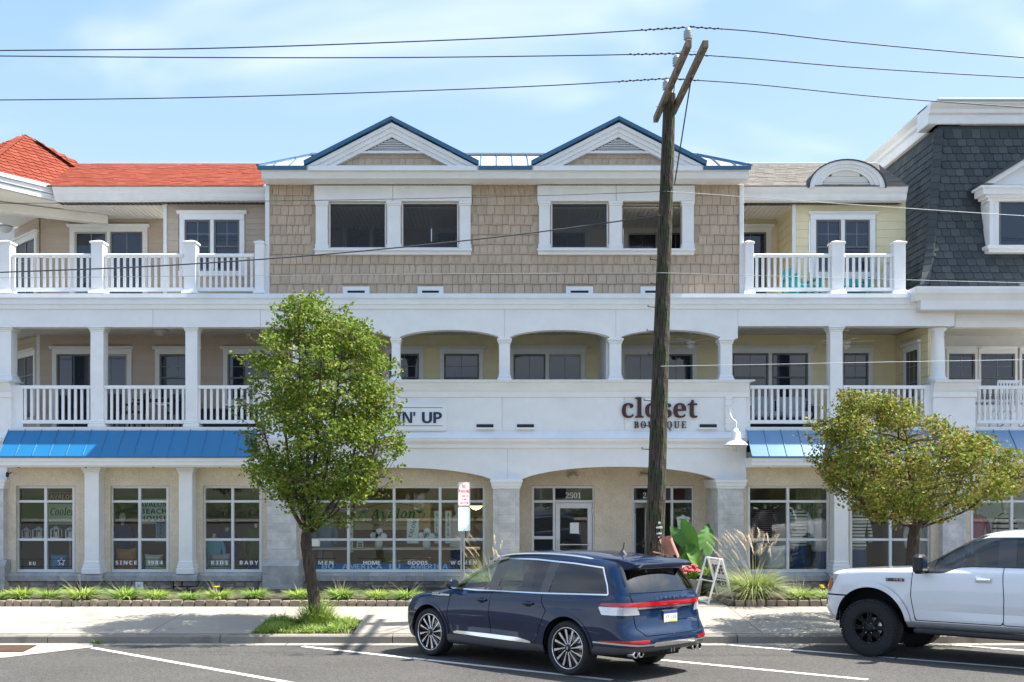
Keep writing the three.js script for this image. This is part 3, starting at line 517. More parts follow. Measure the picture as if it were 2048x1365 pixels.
// shop room behind the glass
{
  const g = sub('shop_room', host);
  part('floor', wbox(-15, 15, 0.18, 0.28, -29, -24.35, 0), C.roomFloor, g); part('ceiling', wbox(-15, 15, 3.86, 3.91, -29, -24.35, 0), C.room, g); part('back_wall', wbox(-15, 15, 0.2, 3.9, -29.2, -29, 0), C.room, g);
  for (const x of [-15, -0.05, 5.4, 15]) part('side_wall', wbox(x, x + 0.1, 0.28, 3.86, -29, x === -0.05 || x === 5.4 ? -24.8 : -24.3, 0), C.room, g);
  part('window_deck', wbox(X(606, 24.6), X(971, 24.6), 0.28, Y(1143, 24.6) - 0.02, -25.7, -24.72, 0), C.room, g);
  for (const [a, b] of [[31, 150], [220, 338], [405, 524], [1495, 1660], [1699, 1862], [1941, 2110]]) part('window_deck', wbox(X(a, 24.3), X(b, 24.3), 0.28, Y(1143, 24.3) - 0.02, -25.3, -24.3, 0), C.room, g);
}
// -- first porch storey: frieze, arches, columns, railings
const fr = [[-200, 305], [305.5, 520.5], [521, 585]];
for (const [a, b] of fr) B('frieze_panel', a, b, 619, 654.5, 24, 0.3, C.white, host, 0.003);
for (const [a, b] of [[1476.5, 1910]]) B('frieze_panel', a, b, 619, 652.5, 24, 0.3, C.white, host, 0.003);
archWall(585.5, 1009, 619, 677, [[600, 782, 661], [800, 997, 660]], 24, 0.3, C.white, 'arched_frieze'); archWall(1009.4, 1231.6, 619, 677, [[1021, 1219, 660]], 24, 0.3, C.white, 'arched_frieze'); archWall(1232, 1476, 619, 677, [[1243, 1440, 660]], 24, 0.3, C.white, 'arched_frieze');
mould('upper_cornice', -200, 1834, [[0.02, 619.5], [0.035, 618], [0.035, 611], [0.06, 609], [0.06, 599]], 24, C.white);
mould('drip_flashing', -200, 1834, [[0.085, 599], [0.09, 596.5], [0.075, 588.5]], 24, C.ledge, 0.5);
for (const [a, b] of [[783, 800], [998, 1020], [1219, 1243], [1441, 1465], [585, 600]]) column(a, b, 677, 762, 24.04, 0.13, 0.13);
for (const [a, b] of [[-8, 21], [180, 206], [370, 394]]) column(a, b, 652, a < 0 ? 762 : 855, 24.03, 0.13, 0.16);
column(1661, 1686, 652, 855, 24.03, 0.13, 0.16);
railing(44, 182, 771.5, 848, 24.12); railing(205, 372, 771.5, 848, 24.12); railing(392, 514, 771.5, 848, 24.12); railing(1500, 1663, 771.5, 848, 24.12); railing(1686, 1850, 771.5, 848, 24.12);
B('railing_end_post', 22, 45, 771, 855, 24.1, 0.2, C.vinyl, host); B('railing_end_post', 1849, 1868, 771, 855, 24.1, 0.2, C.vinyl, host); B('railing_end_post', 1490, 1501, 775, 855, 24.1, 0.2, C.vinyl, host);
const ceil2 = C.cream;
soffit(-200, 585, 24.3, 26.6, 6.63, ceil2, 0.1, 24); soffit(585, 1476, 24.3, 26.6, 6.63, ceil2, 0.1, 24); soffit(1476, 1905, 24.3, 26.6, 6.63, ceil2, 0.1, 24);
{
  const D = 26.3, w = (o) => windowUnit({ D, cas: 9, head: 15, ...o });
  lapWall(79, 560, 645, 870, D, 0.137, C.taupe, [[104, 262, 694, 870], [310, 400, 694, 812], [446, 548, 694, 812]]);
  w({ name: 'sliding_door', x0: 113, x1: 254, y0: 709, y1: 868, units: 2, rail: 0, rows: 1, sill: false, sashMat: [C.sash, C.sashTan] });
  w({ x0: 319, x1: 391, y0: 709, y1: 800 }); w({ x0: 455, x1: 539, y0: 709, y1: 800 });
  B('corner_board', 72, 79, 660, 870, D, 0.05, C.trimWarm, host);
  lapWall(560, 1792, 645, 870, D, 0.205, C.yellow, [[770, 847, 694, 812], [879, 967, 694, 812], [1018, 1171, 692, 870], [1240, 1394, 692, 870], [1456, 1625, 694, 812], [1678, 1746, 694, 812], [600, 690, 694, 812]]);
  w({ x0: 609, x1: 681, y0: 708, y1: 800 }); w({ x0: 779, x1: 838, y0: 708, y1: 800 }); w({ x0: 888, x1: 958, y0: 708, y1: 800 });
  w({ name: 'sliding_door', x0: 1027, x1: 1162, y0: 709, y1: 868, units: 2, rail: 0, rows: 1, sill: false, head: 17, sashMat: [C.sash, C.sashTan] });
  w({ name: 'sliding_door', x0: 1249, x1: 1385, y0: 709, y1: 868, units: 2, rail: 0, rows: 1, sill: false, head: 17, sashMat: [C.sashTan, C.sash] });
  w({ x0: 1465, x1: 1616, y0: 707, y1: 800, units: 2 }); w({ x0: 1687, x1: 1737, y0: 707, y1: 800 });
  B('corner_board', 1789, 1795, 660, 870, D - 0.01, 0.05, C.yellow[0], host);
  part('partition_wall', wbox(2.585, 2.66, 4.14, 6.62, -26.3, -24.35), C.white, host);
  // side wall beside the round column, with one window that looks along the porch
  const x = 10.22, sw = sub('side_wall', host);
  for (let y = 4.14; y < 6.6; y += 0.205) for (const [a, b] of y > 4.9 && y < 6.15 ? [[-26.28, -25.75], [-24.75, -24.3]] : [[-26.28, -24.3]]) part('siding_board', wbox(x, x + 0.03, y + 0.004, y + 0.2, a, b, 0.004), C.yellow[1], sw);
  part('sheathing', wbox(x + 0.035, x + 0.2, 4.14, 6.62, -26.3, -24.3, 0), C.yellow[2], sw);
  const g = sub('window', host); part('casing', wbox(x - 0.03, x + 0.03, 4.9, 6.2, -25.75, -25.63), C.white, g); part('casing', wbox(x - 0.03, x + 0.03, 4.9, 6.2, -24.87, -24.75), C.white, g); part('head_casing', merge([wbox(x - 0.03, x + 0.03, 6.08, 6.24, -25.63, -24.87), wbox(x - 0.08, x + 0.03, 6.24, 6.3, -25.8, -24.7)]), C.white, g); part('pane', wbox(x + 0.005, x + 0.02, 4.95, 6.08, -25.63, -24.87, 0), C.darkGlass, g); for (const z of [-25.38, -25.12]) part('muntin', wbox(x - 0.01, x + 0.004, 4.95, 6.08, z - 0.01, z + 0.01), C.muntin, g); for (const y of [5.3, 5.7]) part('muntin', wbox(x - 0.01, x + 0.003, y - 0.01, y + 0.01, -25.63, -24.87), C.muntin, g);
  // angled bay at the far end of the left porch
  const bay = (y0, y1, a, b, D0, D1) => { const p = P(a, 600, D0), q = P(b, 600, D1); return { p, q }; };
  for (const [D0, D1, pa, pb, yb, yt, nm] of [[26.3, 27.5, 74, 28, 4.14, 6.62, 2], [26.6, 27.8, 76, 28, 7.26, 9.72, 3]]) {
    const a = V(X(pa, D0), 0, -D0), b = V(X(pb, D1), 0, -D1), d = b.clone().sub(a), L = d.length(), ang = Math.atan2(-d.z, d.x), wall = sub('bay_wall', host);
    const place = q => q.rotateY(ang).translate(a.x, 0, a.z);
    for (let y = yb; y < yt - 0.02; y += 0.137) { const solid = y > yt - 0.42 || y < yb + 0.5; for (const [u, v] of solid ? [[0.02, L]] : [[0.02, 0.12], [L - 0.1, L]]) part('siding_board', place(wbox(u, v, y, y + 0.132, 0, 0.03, 0.004)), pick(C.taupe), wall); }
    const g2 = sub('window', host), top = yt - 0.5; part('casing', place(wbox(0.1, 0.2, yb + 0.4, top, -0.04, 0.04)), C.trimWarm, g2); part('casing', place(wbox(L - 0.2, L - 0.1, yb + 0.4, top, -0.04, 0.04)), C.trimWarm, g2); part('head_casing', place(merge([wbox(0.06, L - 0.06, top, top + 0.14, -0.05, 0.04), wbox(0.02, L - 0.02, top + 0.14, top + 0.19, -0.1, 0.04)])), C.trimWarm, g2); part('pane', place(wbox(0.2, L - 0.2, yb + 0.4, top, 0, 0.02, 0)), C.darkGlass, g2); part('muntin', place(wbox(L / 2 - 0.012, L / 2 + 0.012, yb + 0.4, top, -0.02, 0)), C.muntin, g2); part('muntin', place(wbox(0.2, L - 0.2, top - 0.5, top - 0.475, -0.02, 0.001)), C.muntin, g2);
    part('backing', place(wbox(0, L, yb, yt, 0.06, 0.16, 0)), C.taupe[2], wall);
  }
  part('far_wall', wbox(-16, X(28, 27.5), 4.14, 9.8, -28, -27.8), C.trimWarm, host);
}
// -- tiles, slates and shakes laid one by one on a plane
const tileShapes = {};
function tileShape(kind, w, h, t) {
  const key = [kind, w.toFixed(3), h.toFixed(3)].join(); if (tileShapes[key]) return tileShapes[key];
  let pts; const a = w / 2;
  if (kind === 'scallop') { pts = [[-a, h], [-a, a * 0.62]]; for (let i = 0; i <= 8; i++) { const q = Math.PI + i * Math.PI / 8; pts.push([Math.cos(q) * a, a * 0.62 + Math.sin(q) * a * 0.62]); } pts.push([a, h]); }
  else if (kind === 'slate') { const c = 0.16 * w; pts = [[-a, h], [-a, c * 1.1], [-a + c * 0.35, c * 0.35], [-a + c, 0], [a - c, 0], [a - c * 0.35, c * 0.35], [a, c * 1.1], [a, h]]; }
  else pts = rect(-a, a, 0, h);
  return tileShapes[key] = boxUV(plate(pts, t, t));
}
const tileCount = {};
function layTiles(o) {
  const { at, u, n, kind, expo, w, gap = 0.006, t = 0.014, mats, parent, name, rows, range, skip, lim = 300, jit = 0, lift = 0.02, vary = 0 } = o, v = n.clone().cross(u).normalize();
  const rest = mats.map(() => []), m4 = new THREE.Matrix4(), tilt = Math.atan2(lift - 0.004, expo * 1.3);
  const basis = new THREE.Matrix4().makeBasis(u, v, n), q = new THREE.Quaternion().setFromRotationMatrix(basis).multiply(new THREE.Quaternion().setFromAxisAngle(V(1, 0, 0), -tilt));
  const ck = host.uuid + name;
  for (let r = 0; r < rows; r++) {
    const s = r * expo, [a, b] = range(s + expo * 0.5); let x = a - (r % 2 ? 0.5 : 0) * w - (vary ? rr(0, w) : 0);
    while (x < b) {
      const ww = vary ? w * (1 + vary * Math.floor(rr(-1, 1.99))) : w, c0 = Math.max(x, a), c1 = Math.min(x + ww, b); x += ww; if (c1 - c0 < 0.03) continue;
      const uc = (c0 + c1) / 2; if (skip && skip(c0, c1, s, s + expo)) continue;
      const full = c1 - c0 > ww * 0.97, k = Math.floor(rnd() * mats.length), g = tileShape(full ? kind : 'square', Math.round((c1 - c0 - gap) * 200) / 200, expo * 1.3, t);
      const pos = at.clone().addScaledVector(u, uc).addScaledVector(v, s + (jit ? rr(-jit, jit) : 0)).addScaledVector(n, lift - t + (vary ? rr(0, 0.006) : 0));
      tileCount[ck] = (tileCount[ck] || 0) + 1;
      if (tileCount[ck] <= lim) { const m = mesh(name, g, mats[k], parent, pos); m.quaternion.copy(q); }
      else rest[k].push(g.clone().applyMatrix4(m4.compose(pos, q, V(1, 1, 1))));
    }
  }
  rest.forEach((l, k) => { if (l.length) { const m = part(name + '_field', mergeGeometries(l), mats[k], parent); m.userData.kind = 'stuff'; } });
}
// -- shingled centre block of the top storey
const DW = 24.35;
{
  const open = [[657, 772], [803, 917], [1102, 1217], [1246, 1363]];
  part('top_storey_wall', plate(rect(X(531, DW), X(1487, DW), Y(592, DW), Y(360, DW)), -DW - 0.03, 0.12, open.map(([a, b]) => rect(X(a, DW), X(b, DW), Y(498, DW), Y(404, DW)))), C.shake[2], bld);
  const wall = sub('shingle_siding', bld), x0 = X(538, DW), rows = 11, expo = (Y(371, DW) - Y(588, DW)) / rows;
  const holes = [[628, 943, 371, 509], [1075, 1390, 371, 509], [685, 740, 573, 590], [834, 888, 573, 590], [1131, 1187, 573, 590], [1280, 1334, 573, 590]].map(h => [X(h[0], DW) - x0, X(h[1], DW) - x0, Y(h[3], DW) - Y(588, DW), Y(h[2], DW) - Y(588, DW)]);
  layTiles({ at: V(x0, Y(588, DW), -DW - 0.03), u: V(1, 0, 0), n: V(0, 0, 1), kind: 'square', expo, w: 0.19, vary: 0.24, gap: 0.011, lift: 0.036, mats: C.shake, parent: wall, name: 'shingle', rows, range: () => [0, X(1480, DW) - x0], jit: 0.008, skip: (a, b, c, d) => holes.some(h => (a + b) / 2 > h[0] - 0.02 && (a + b) / 2 < h[1] + 0.02 && (c + d) / 2 > h[2] && (c + d) / 2 < h[3]) });
  B('corner_board', 530, 538, 371, 588, DW - 0.06, 0.14, C.white, bld); B('corner_board', 1480, 1488, 371, 588, DW - 0.06, 0.14, C.white, bld);
  for (const [a, b, c, d, e, f] of [[628, 943, 657, 772, 803, 917], [1075, 1390, 1102, 1217, 1246, 1363]]) {
    const g = sub('loggia_window', bld); host = bld;
    const BB = (n, p, q, r, s, D, dep, m = C.white) => part(n, gB(p, q, r, s, D, dep), m, g);
    BB('header', a, (a + b) / 2 - 0.3, 371, 402, DW - 0.07, 0.2); BB('header', (a + b) / 2 + 0.3, b, 371, 402, DW - 0.07, 0.2);
    for (const [p, q] of [[a + 3, c - 2], [d + 2, e - 2], [f + 2, b - 2]]) { BB('pilaster', p, q, 402, 496, DW - 0.06, 0.2); BB('capital', p - 2, q + 2, 402, 407, DW - 0.1, 0.2); BB('capital', p - 1, q + 1, 407, 411, DW - 0.08, 0.2); BB('plinth', p - 1.5, q + 1.5, 488, 497, DW - 0.09, 0.2); }
    BB('sill', a - 1, b + 1, 497, 501, DW - 0.14, 0.3); BB('apron', a + 1, b - 1, 501, 509.5, DW - 0.07, 0.1);
    for (const [p, q] of [[c, d], [e, f]]) {
      const x0 = X(p, DW), x1 = X(q, DW), y0 = Y(497, DW), y1 = Y(404, DW), z = -DW - 0.06, s = 0.035;
      if (p === 1246) continue;
      part('screen_frame', merge([wbox(x0, x0 + s, y0, y1, z - 0.03, z + 0.02), wbox(x1 - s, x1, y0, y1, z - 0.03, z + 0.02), wbox(x0 + s, x1 - s, y1 - s, y1, z - 0.03, z + 0.02), wbox(x0 + s, x1 - s, y0, y0 + s, z - 0.03, z + 0.02)]), C.alu, g);
      part('insect_screen', new THREE.PlaneGeometry(x1 - x0 - s, y1 - y0 - s).translate((x0 + x1) / 2, (y0 + y1) / 2, z), C.screen, g);
    }
  }
  // loggia rooms behind the openings
  part('loggia_floor', wbox(X(538, DW), X(1480, DW), 7.2, 7.27, -26.7, -DW - 0.16), C.cream, bld);
  soffit(600, 1420, DW + 0.16, 26.7, 9.42, C.cream, 0.11, 24.35);
  for (const px of [560, 1008, 1462]) part('loggia_partition', wbox(X(px, DW), X(px, DW) + 0.1, 7.2, 9.42, -26.6, -DW - 0.16), C.taupe[1], bld);
  lapWall(560, 1008, 400, 600, 26.5, 0.2, C.taupe, [[684, 800, 425, 560], [860, 960, 452, 600]]); lapWall(1012, 1470, 400, 600, 26.5, 0.2, C.yellow, [[1085, 1180, 452, 600], [1245, 1390, 440, 600]]);
  const w = o => windowUnit({ D: 26.5, cas: 8, head: 13, ...o });
  w({ x0: 693, x1: 792, y0: 440, y1: 548, units: 2 }); w({ x0: 872, x1: 950, y0: 466, y1: 590, rail: 0, rows: 1, sill: false, name: 'porch_door' }); w({ x0: 1098, x1: 1170, y0: 466, y1: 590, rail: 0, rows: 1, sill: false, name: 'porch_door' }); w({ x0: 1255, x1: 1382, y0: 466, y1: 598, units: 2, rail: 0, rows: 1, sill: false, name: 'sliding_door', sashMat: [C.sashTan, C.sash] });
  for (const [a, b] of [[686, 739], [835, 887], [1132, 1186], [1281, 1333]]) { const g = sub('wall_vent', bld); part('surround', plate(rect(X(a, DW), X(b, DW), Y(588.5, DW), Y(574, DW)), -DW + 0.05, 0.07, [rect(X(a + 9, DW), X(b - 9, DW), Y(587, DW), Y(582, DW))]), C.white, g); part('opening', gB(a + 8, b - 8, 581, 588, DW, 0.02), C.black, g); }
  // eaves
  mould('eaves_fascia', 523, 1497, [[-0.1, 358], [0, 357], [0.03, 351], [0.05, 349], [0.05, 342], [0.09, 338], [0.1, 334]], 23.85, C.white, 0.45);
  soffit(528, 1492, 23.955, DW + 0.02, Y(358, 23.85) + 0.005, C.cream, 0.118, 23.85);
}
// -- blue metal roof, its sun glare painted as a pale plane, and the two gables
{
  const Z = 23.74, h0 = Y(333, Z), x0 = X(514, Z), x1 = X(1503, Z), r = 1.42, top = h0 + r * 0.5, g = sub('metal_roof', bld), a = V(x0, h0, -Z), b = V(x1, h0, -Z), hipL = V(x0 + 1.0, top, -Z - r), hipR = V(x1 - 1.0, top, -Z - r);
  part('roof_plane', sheet([[a, b, hipR, hipL], [a, hipL, V(hipL.x, top, -30), V(x0, h0, -30)], [b, V(x1, h0, -30), V(hipR.x, top, -30), hipR], [hipL, hipR, V(hipR.x, top, -30), V(hipL.x, top, -30)]]), mat([0.62, 0.66, 0.69], 0.3, { metalness: 0.35, map: T.mottle }), g);  // pale colour stands in for sun glare on the blue metal
  for (let x = x0 + 0.37; x < x1 - 0.1; x += 0.37) { if ([[612, 957], [1063, 1409]].some(q => x > X(q[0], Z) && x < X(q[1], Z))) continue; const f = Math.min(1, Math.min(x - x0, x1 - x) / 1.0), p = V(x, h0 + 0.02, -Z), q = V(x, h0 + f * r * 0.5 + 0.02, -Z - f * r); part('standing_seam', beam(p, q, 0.016, 0.04), C.blueTrim, g); }
  part('hip_cap', beam(a.clone().add(V(0, 0.03, 0)), hipL.clone().add(V(0, 0.03, 0)), 0.09, 0.05), C.blueTrim, g); part('hip_cap', beam(b.clone().add(V(0, 0.03, 0)), hipR.clone().add(V(0, 0.03, 0)), 0.09, 0.05), C.blueTrim, g);
  part('ridge_cap', merge([beam(hipL.clone().add(V(0, 0.02, 0)), hipR.clone().add(V(0, 0.02, 0)), 0.16, 0.05)]), C.galv, g);
  for (const [p, q] of [[514, 612], [957, 1064], [1408, 1503]]) part('drip_edge', gB(p, q, 331, 338, Z - 0.02, 0.1), C.blueTrim, g);
  for (const [l, m, rgt] of [[612, 783.5, 957], [1063, 1237, 1409]]) {
    const gg = sub('gable', bld), D = 23.86, p = (px, py) => [X(px, D), Y(py, D)], base = 333, hw = (rgt - l) / 2;
    part('gable_wall', plate([p(l + 24, base), p(rgt - 24, base), p(m, 255)], -D - 0.1, 0.1), C.shake[0], gg);
    const rake = (o0, o1, z, t) => { // sloping board between two offsets below the roof line
      const e0 = hw - o0 * 1.86, e1 = hw - o1 * 1.86, k = 88 / hw; return merge([-1, 1].map(s => plate([p(m + s * e0, base), p(m + s * e1, base), p(m, base - e1 * k), p(m, base - e0 * k)].sort(() => 0).slice(s > 0 ? 0 : 0), -D + z, t))); };
    part('rake_board', rake(3, 12, 0.1, 0.2), C.white, gg); part('rake_board', rake(12, 22, 0.06, 0.16), C.white, gg); part('rake_board', rake(22, 31, 0.03, 0.13), C.white, gg);
    part('sill_trim', gB(l + 40, rgt - 40, 302.5, 306, D - 0.02, 0.1), C.white, gg);
    part('base_trim', gB(l + 4, rgt - 4, 331, 341, D - 0.14, 0.2), C.white, gg);
    part('vent_backing', plate([p(m - 50, 303), p(m + 50, 303), p(m, 277)], -D - 0.06, 0.02), C.groove, gg);
    for (let i = 0; i < 7; i++) { const y = 302 - i * 3.5, e = 50 - (303 - y) * 1.9; if (e > 4) { const s = prismX([[-D - 0.05, Y(y - 2.6, D)], [-D - 0.045, Y(y - 3, D)], [-D - 0.005, Y(y, D)], [-D - 0.01, Y(y + 0.4, D)]], X(m - e, D), X(m + e, D)); part('louvre', s, C.white, gg); } }
    layTiles({ at: V(X(m, D), Y(333, D), -D - 0.1), u: V(1, 0, 0), n: V(0, 0, 1), kind: 'square', expo: 0.215, w: 0.19, vary: 0.24, gap: 0.007, mats: C.shake, parent: gg, name: 'gable_shingle', rows: 2, range: s => { const e = X(hw - 57 - s * 60 + 995, D); return [-e - 0.06, e + 0.06]; }, skip: (a, b, c, d) => false, jit: 0.004 });
    // roof over the gable
    const th = 7, up = (px, py) => p(px, py), slab = s => plate([p(m + s * (hw + 1), base + 1), p(m, 243.5), p(m, 236.5), p(m + s * (hw + 2), base - 8)], -D + 0.16, 3.2);
    const rf = merge([slab(-1), slab(1)]); part('gable_roof', rf, C.blueTrim, gg);
  }
}
// -- red roof, turret and balcony wall at one end
{
  const De = 25.0, fas = (a, b) => mould('eaves_fascia', a, b, [[-0.12, 402], [0, 400], [0.03, 395], [0.04, 388], [0.08, 384], [0.12, 378], [0.13, 375]], De, C.white, 0.4);
  fas(108, 532); soffit(100, 532, De + 0.11, 26.75, Y(402, De), C.cream, 0.115, De);
  const h0 = Y(375, De) - 0.01, x0 = X(60, De), x1 = X(528, De), sl = Math.atan(0.577), L = 1.85 / Math.cos(sl), n = V(0, Math.cos(sl), Math.sin(sl)), g = sub('red_roof', bld);
  part('roof_deck', sheet([[V(x0, h0 - 0.01, -De + 0.14), V(x1, h0 - 0.01, -De + 0.14), V(x1, h0 - 0.01 + 1.99 * 0.577, -De - 1.85), V(x0, h0 - 0.01 + 1.99 * 0.577, -De - 1.85)]]), C.tile[1], g);
  layTiles({ at: V(x0, h0, -De + 0.15), u: V(1, 0, 0), n, kind: 'square', expo: 0.135, w: 0.2, vary: 0.3, gap: 0.004, t: 0.008, lift: 0.012, mats: C.tile, parent: g, name: 'roof_shingle', rows: 17, range: () => [0, x1 - x0], lim: 0, jit: 0.003 });
  part('ridge_flashing', wbox(X(187, 26.9), x1, h0 + 1.99 * 0.577 - 0.03, h0 + 1.99 * 0.577 + 0.04, -27.1, -26.8), C.white, g);
  const D3 = 25.3;
  lapWall(333, 531, 395, 592, D3, 0.137, C.taupe, [[356, 489, 424, 546]]); B('corner_board', 326, 333, 398, 592, D3 - 0.02, 1.4, C.white, bld);
  windowUnit({ x0: 369, x1: 479, y0: 440, y1: 543, D: D3, cas: 10, head: 17, units: 2, casMat: C.white });
  lapWall(79, 330, 425, 592, 26.7, 0.137, C.taupe, [[138, 296, 449, 592]]); B('corner_board', 72, 79, 430, 592, 26.7, 0.05, C.trimWarm, bld);
  windowUnit({ name: 'sliding_door', x0: 149, x1: 285, y0: 464, y1: 590, D: 26.7, cas: 10, head: 14, units: 2, rail: 0, rows: 1, sill: false, sashMat: [C.sashTan, C.sash] });
  // diagonal porch beam and its soffit
  const q0 = P(214, 438, 26.4).setY(9.6), q1 = P(-90, 400, 24.7).setY(9.6); part('porch_beam', beam(q0, q1, 0.25, 0.22), C.cream, bld);
  
  // hipped turret roof with scalloped tiles
  const tr = sub('turret_roof', bld), eaveY = Y(372, 25.0), dep = px => (px - 372), A = P(50, 271, 26.5), R = V(X(108, 25.1), eaveY, -25.1), Lc = V(X(-36, 23.7), eaveY, -23.7), Rx = V(-9.69, eaveY, -26.64), R2 = V(-8.6, eaveY, -28.1), L2 = V(X(-150, 23.6), eaveY, -23.6);
  part('roof_deck', sheet([[Lc, Rx, A, A], [L2, Lc, A, A], [Rx, R2, A, A]]), C.tile[1], tr); { const z = v => v.clone().setY(9.73); part('turret_soffit', sheet([[z(L2), z(Lc), z(R), z(R)], [z(L2), z(R), V(R.x + 0.1, 9.73, -27.6), V(L2.x, 9.73, -27.6)]]), C.cream, tr); part('valley_flashing', beam(R.clone().add(V(0.02, 0.03, 0)), V(X(172, 26.3), Y(352, 26.3), -26.3), 0.1, 0.03), C.white, tr); }
  const face = (p, q, apex, limit) => { const u = q.clone().sub(p), W = u.length(); u.normalize(); const n = u.clone().cross(apex.clone().sub(p)).normalize(), v = n.clone().cross(u), ah = apex.clone().sub(p).dot(v), au = apex.clone().sub(p).dot(u), rows = Math.floor(ah / 0.17); layTiles({ at: p, u, n, kind: 'scallop', expo: 0.17, w: 0.26, gap: 0.008, t: 0.012, lift: 0.024, mats: C.tile, parent: tr, name: 'scalloped_tile', rows, range: s => { const k = s / ah; return [au * k, W + (au - W) * k]; }, lim: limit }); };
  face(Lc, Rx, A, 300); face(L2, Lc, A, 300); face(Rx, R2, A, 300);
  const dk = mat([0.10, 0.03, 0.02], 0.9); for (const [p, q] of [[Lc, A], [Rx, A]]) { part('hip_joint', beam(p.clone().add(V(0, 0.02, 0.01)), q.clone().add(V(0, 0.02, 0.01)), 0.03, 0.02), dk, tr); const N = 11; for (let i = 0; i < N - 1; i++) { const c0 = p.clone().lerp(q, i / N), c1 = p.clone().lerp(q, (i + 1.1) / N); part('hip_tile', beam(c0.add(V(p === Rx ? 0.05 : -0.05, 0.045, 0)), c1.add(V(p === Rx ? 0.05 : -0.05, 0.035, 0)), 0.17, 0.02), pick(C.tile), tr); } }
  const f2 = (p, q) => { const d = q.clone().sub(p).normalize(), o = V(d.z, 0, -d.x).multiplyScalar(-0.04); for (const [k, y0, hh] of [[0, -0.02, 0.09], [-0.05, -0.12, 0.1], [-0.09, -0.24, 0.13]]) part('eaves_fascia', beam(p.clone().add(V(0, y0 - hh / 2 + 0.04, 0)).addScaledVector(o, k * 20), q.clone().add(V(0, y0 - hh / 2 + 0.04, 0)).addScaledVector(o, k * 20), 0.16, hh), C.white, tr); };
  f2(Lc, R); f2(L2, Lc);
  // balustrade of the upper balcony
  for (const [a, b] of [[-6, 19], [181, 205], [367, 391], [509, 527]]) newel(a, b, 478, 587, 24.12);
  for (const [a, b] of [[20, 181], [205, 367], [391, 509]]) railing(a, b, 508, 583, 24.22);
}
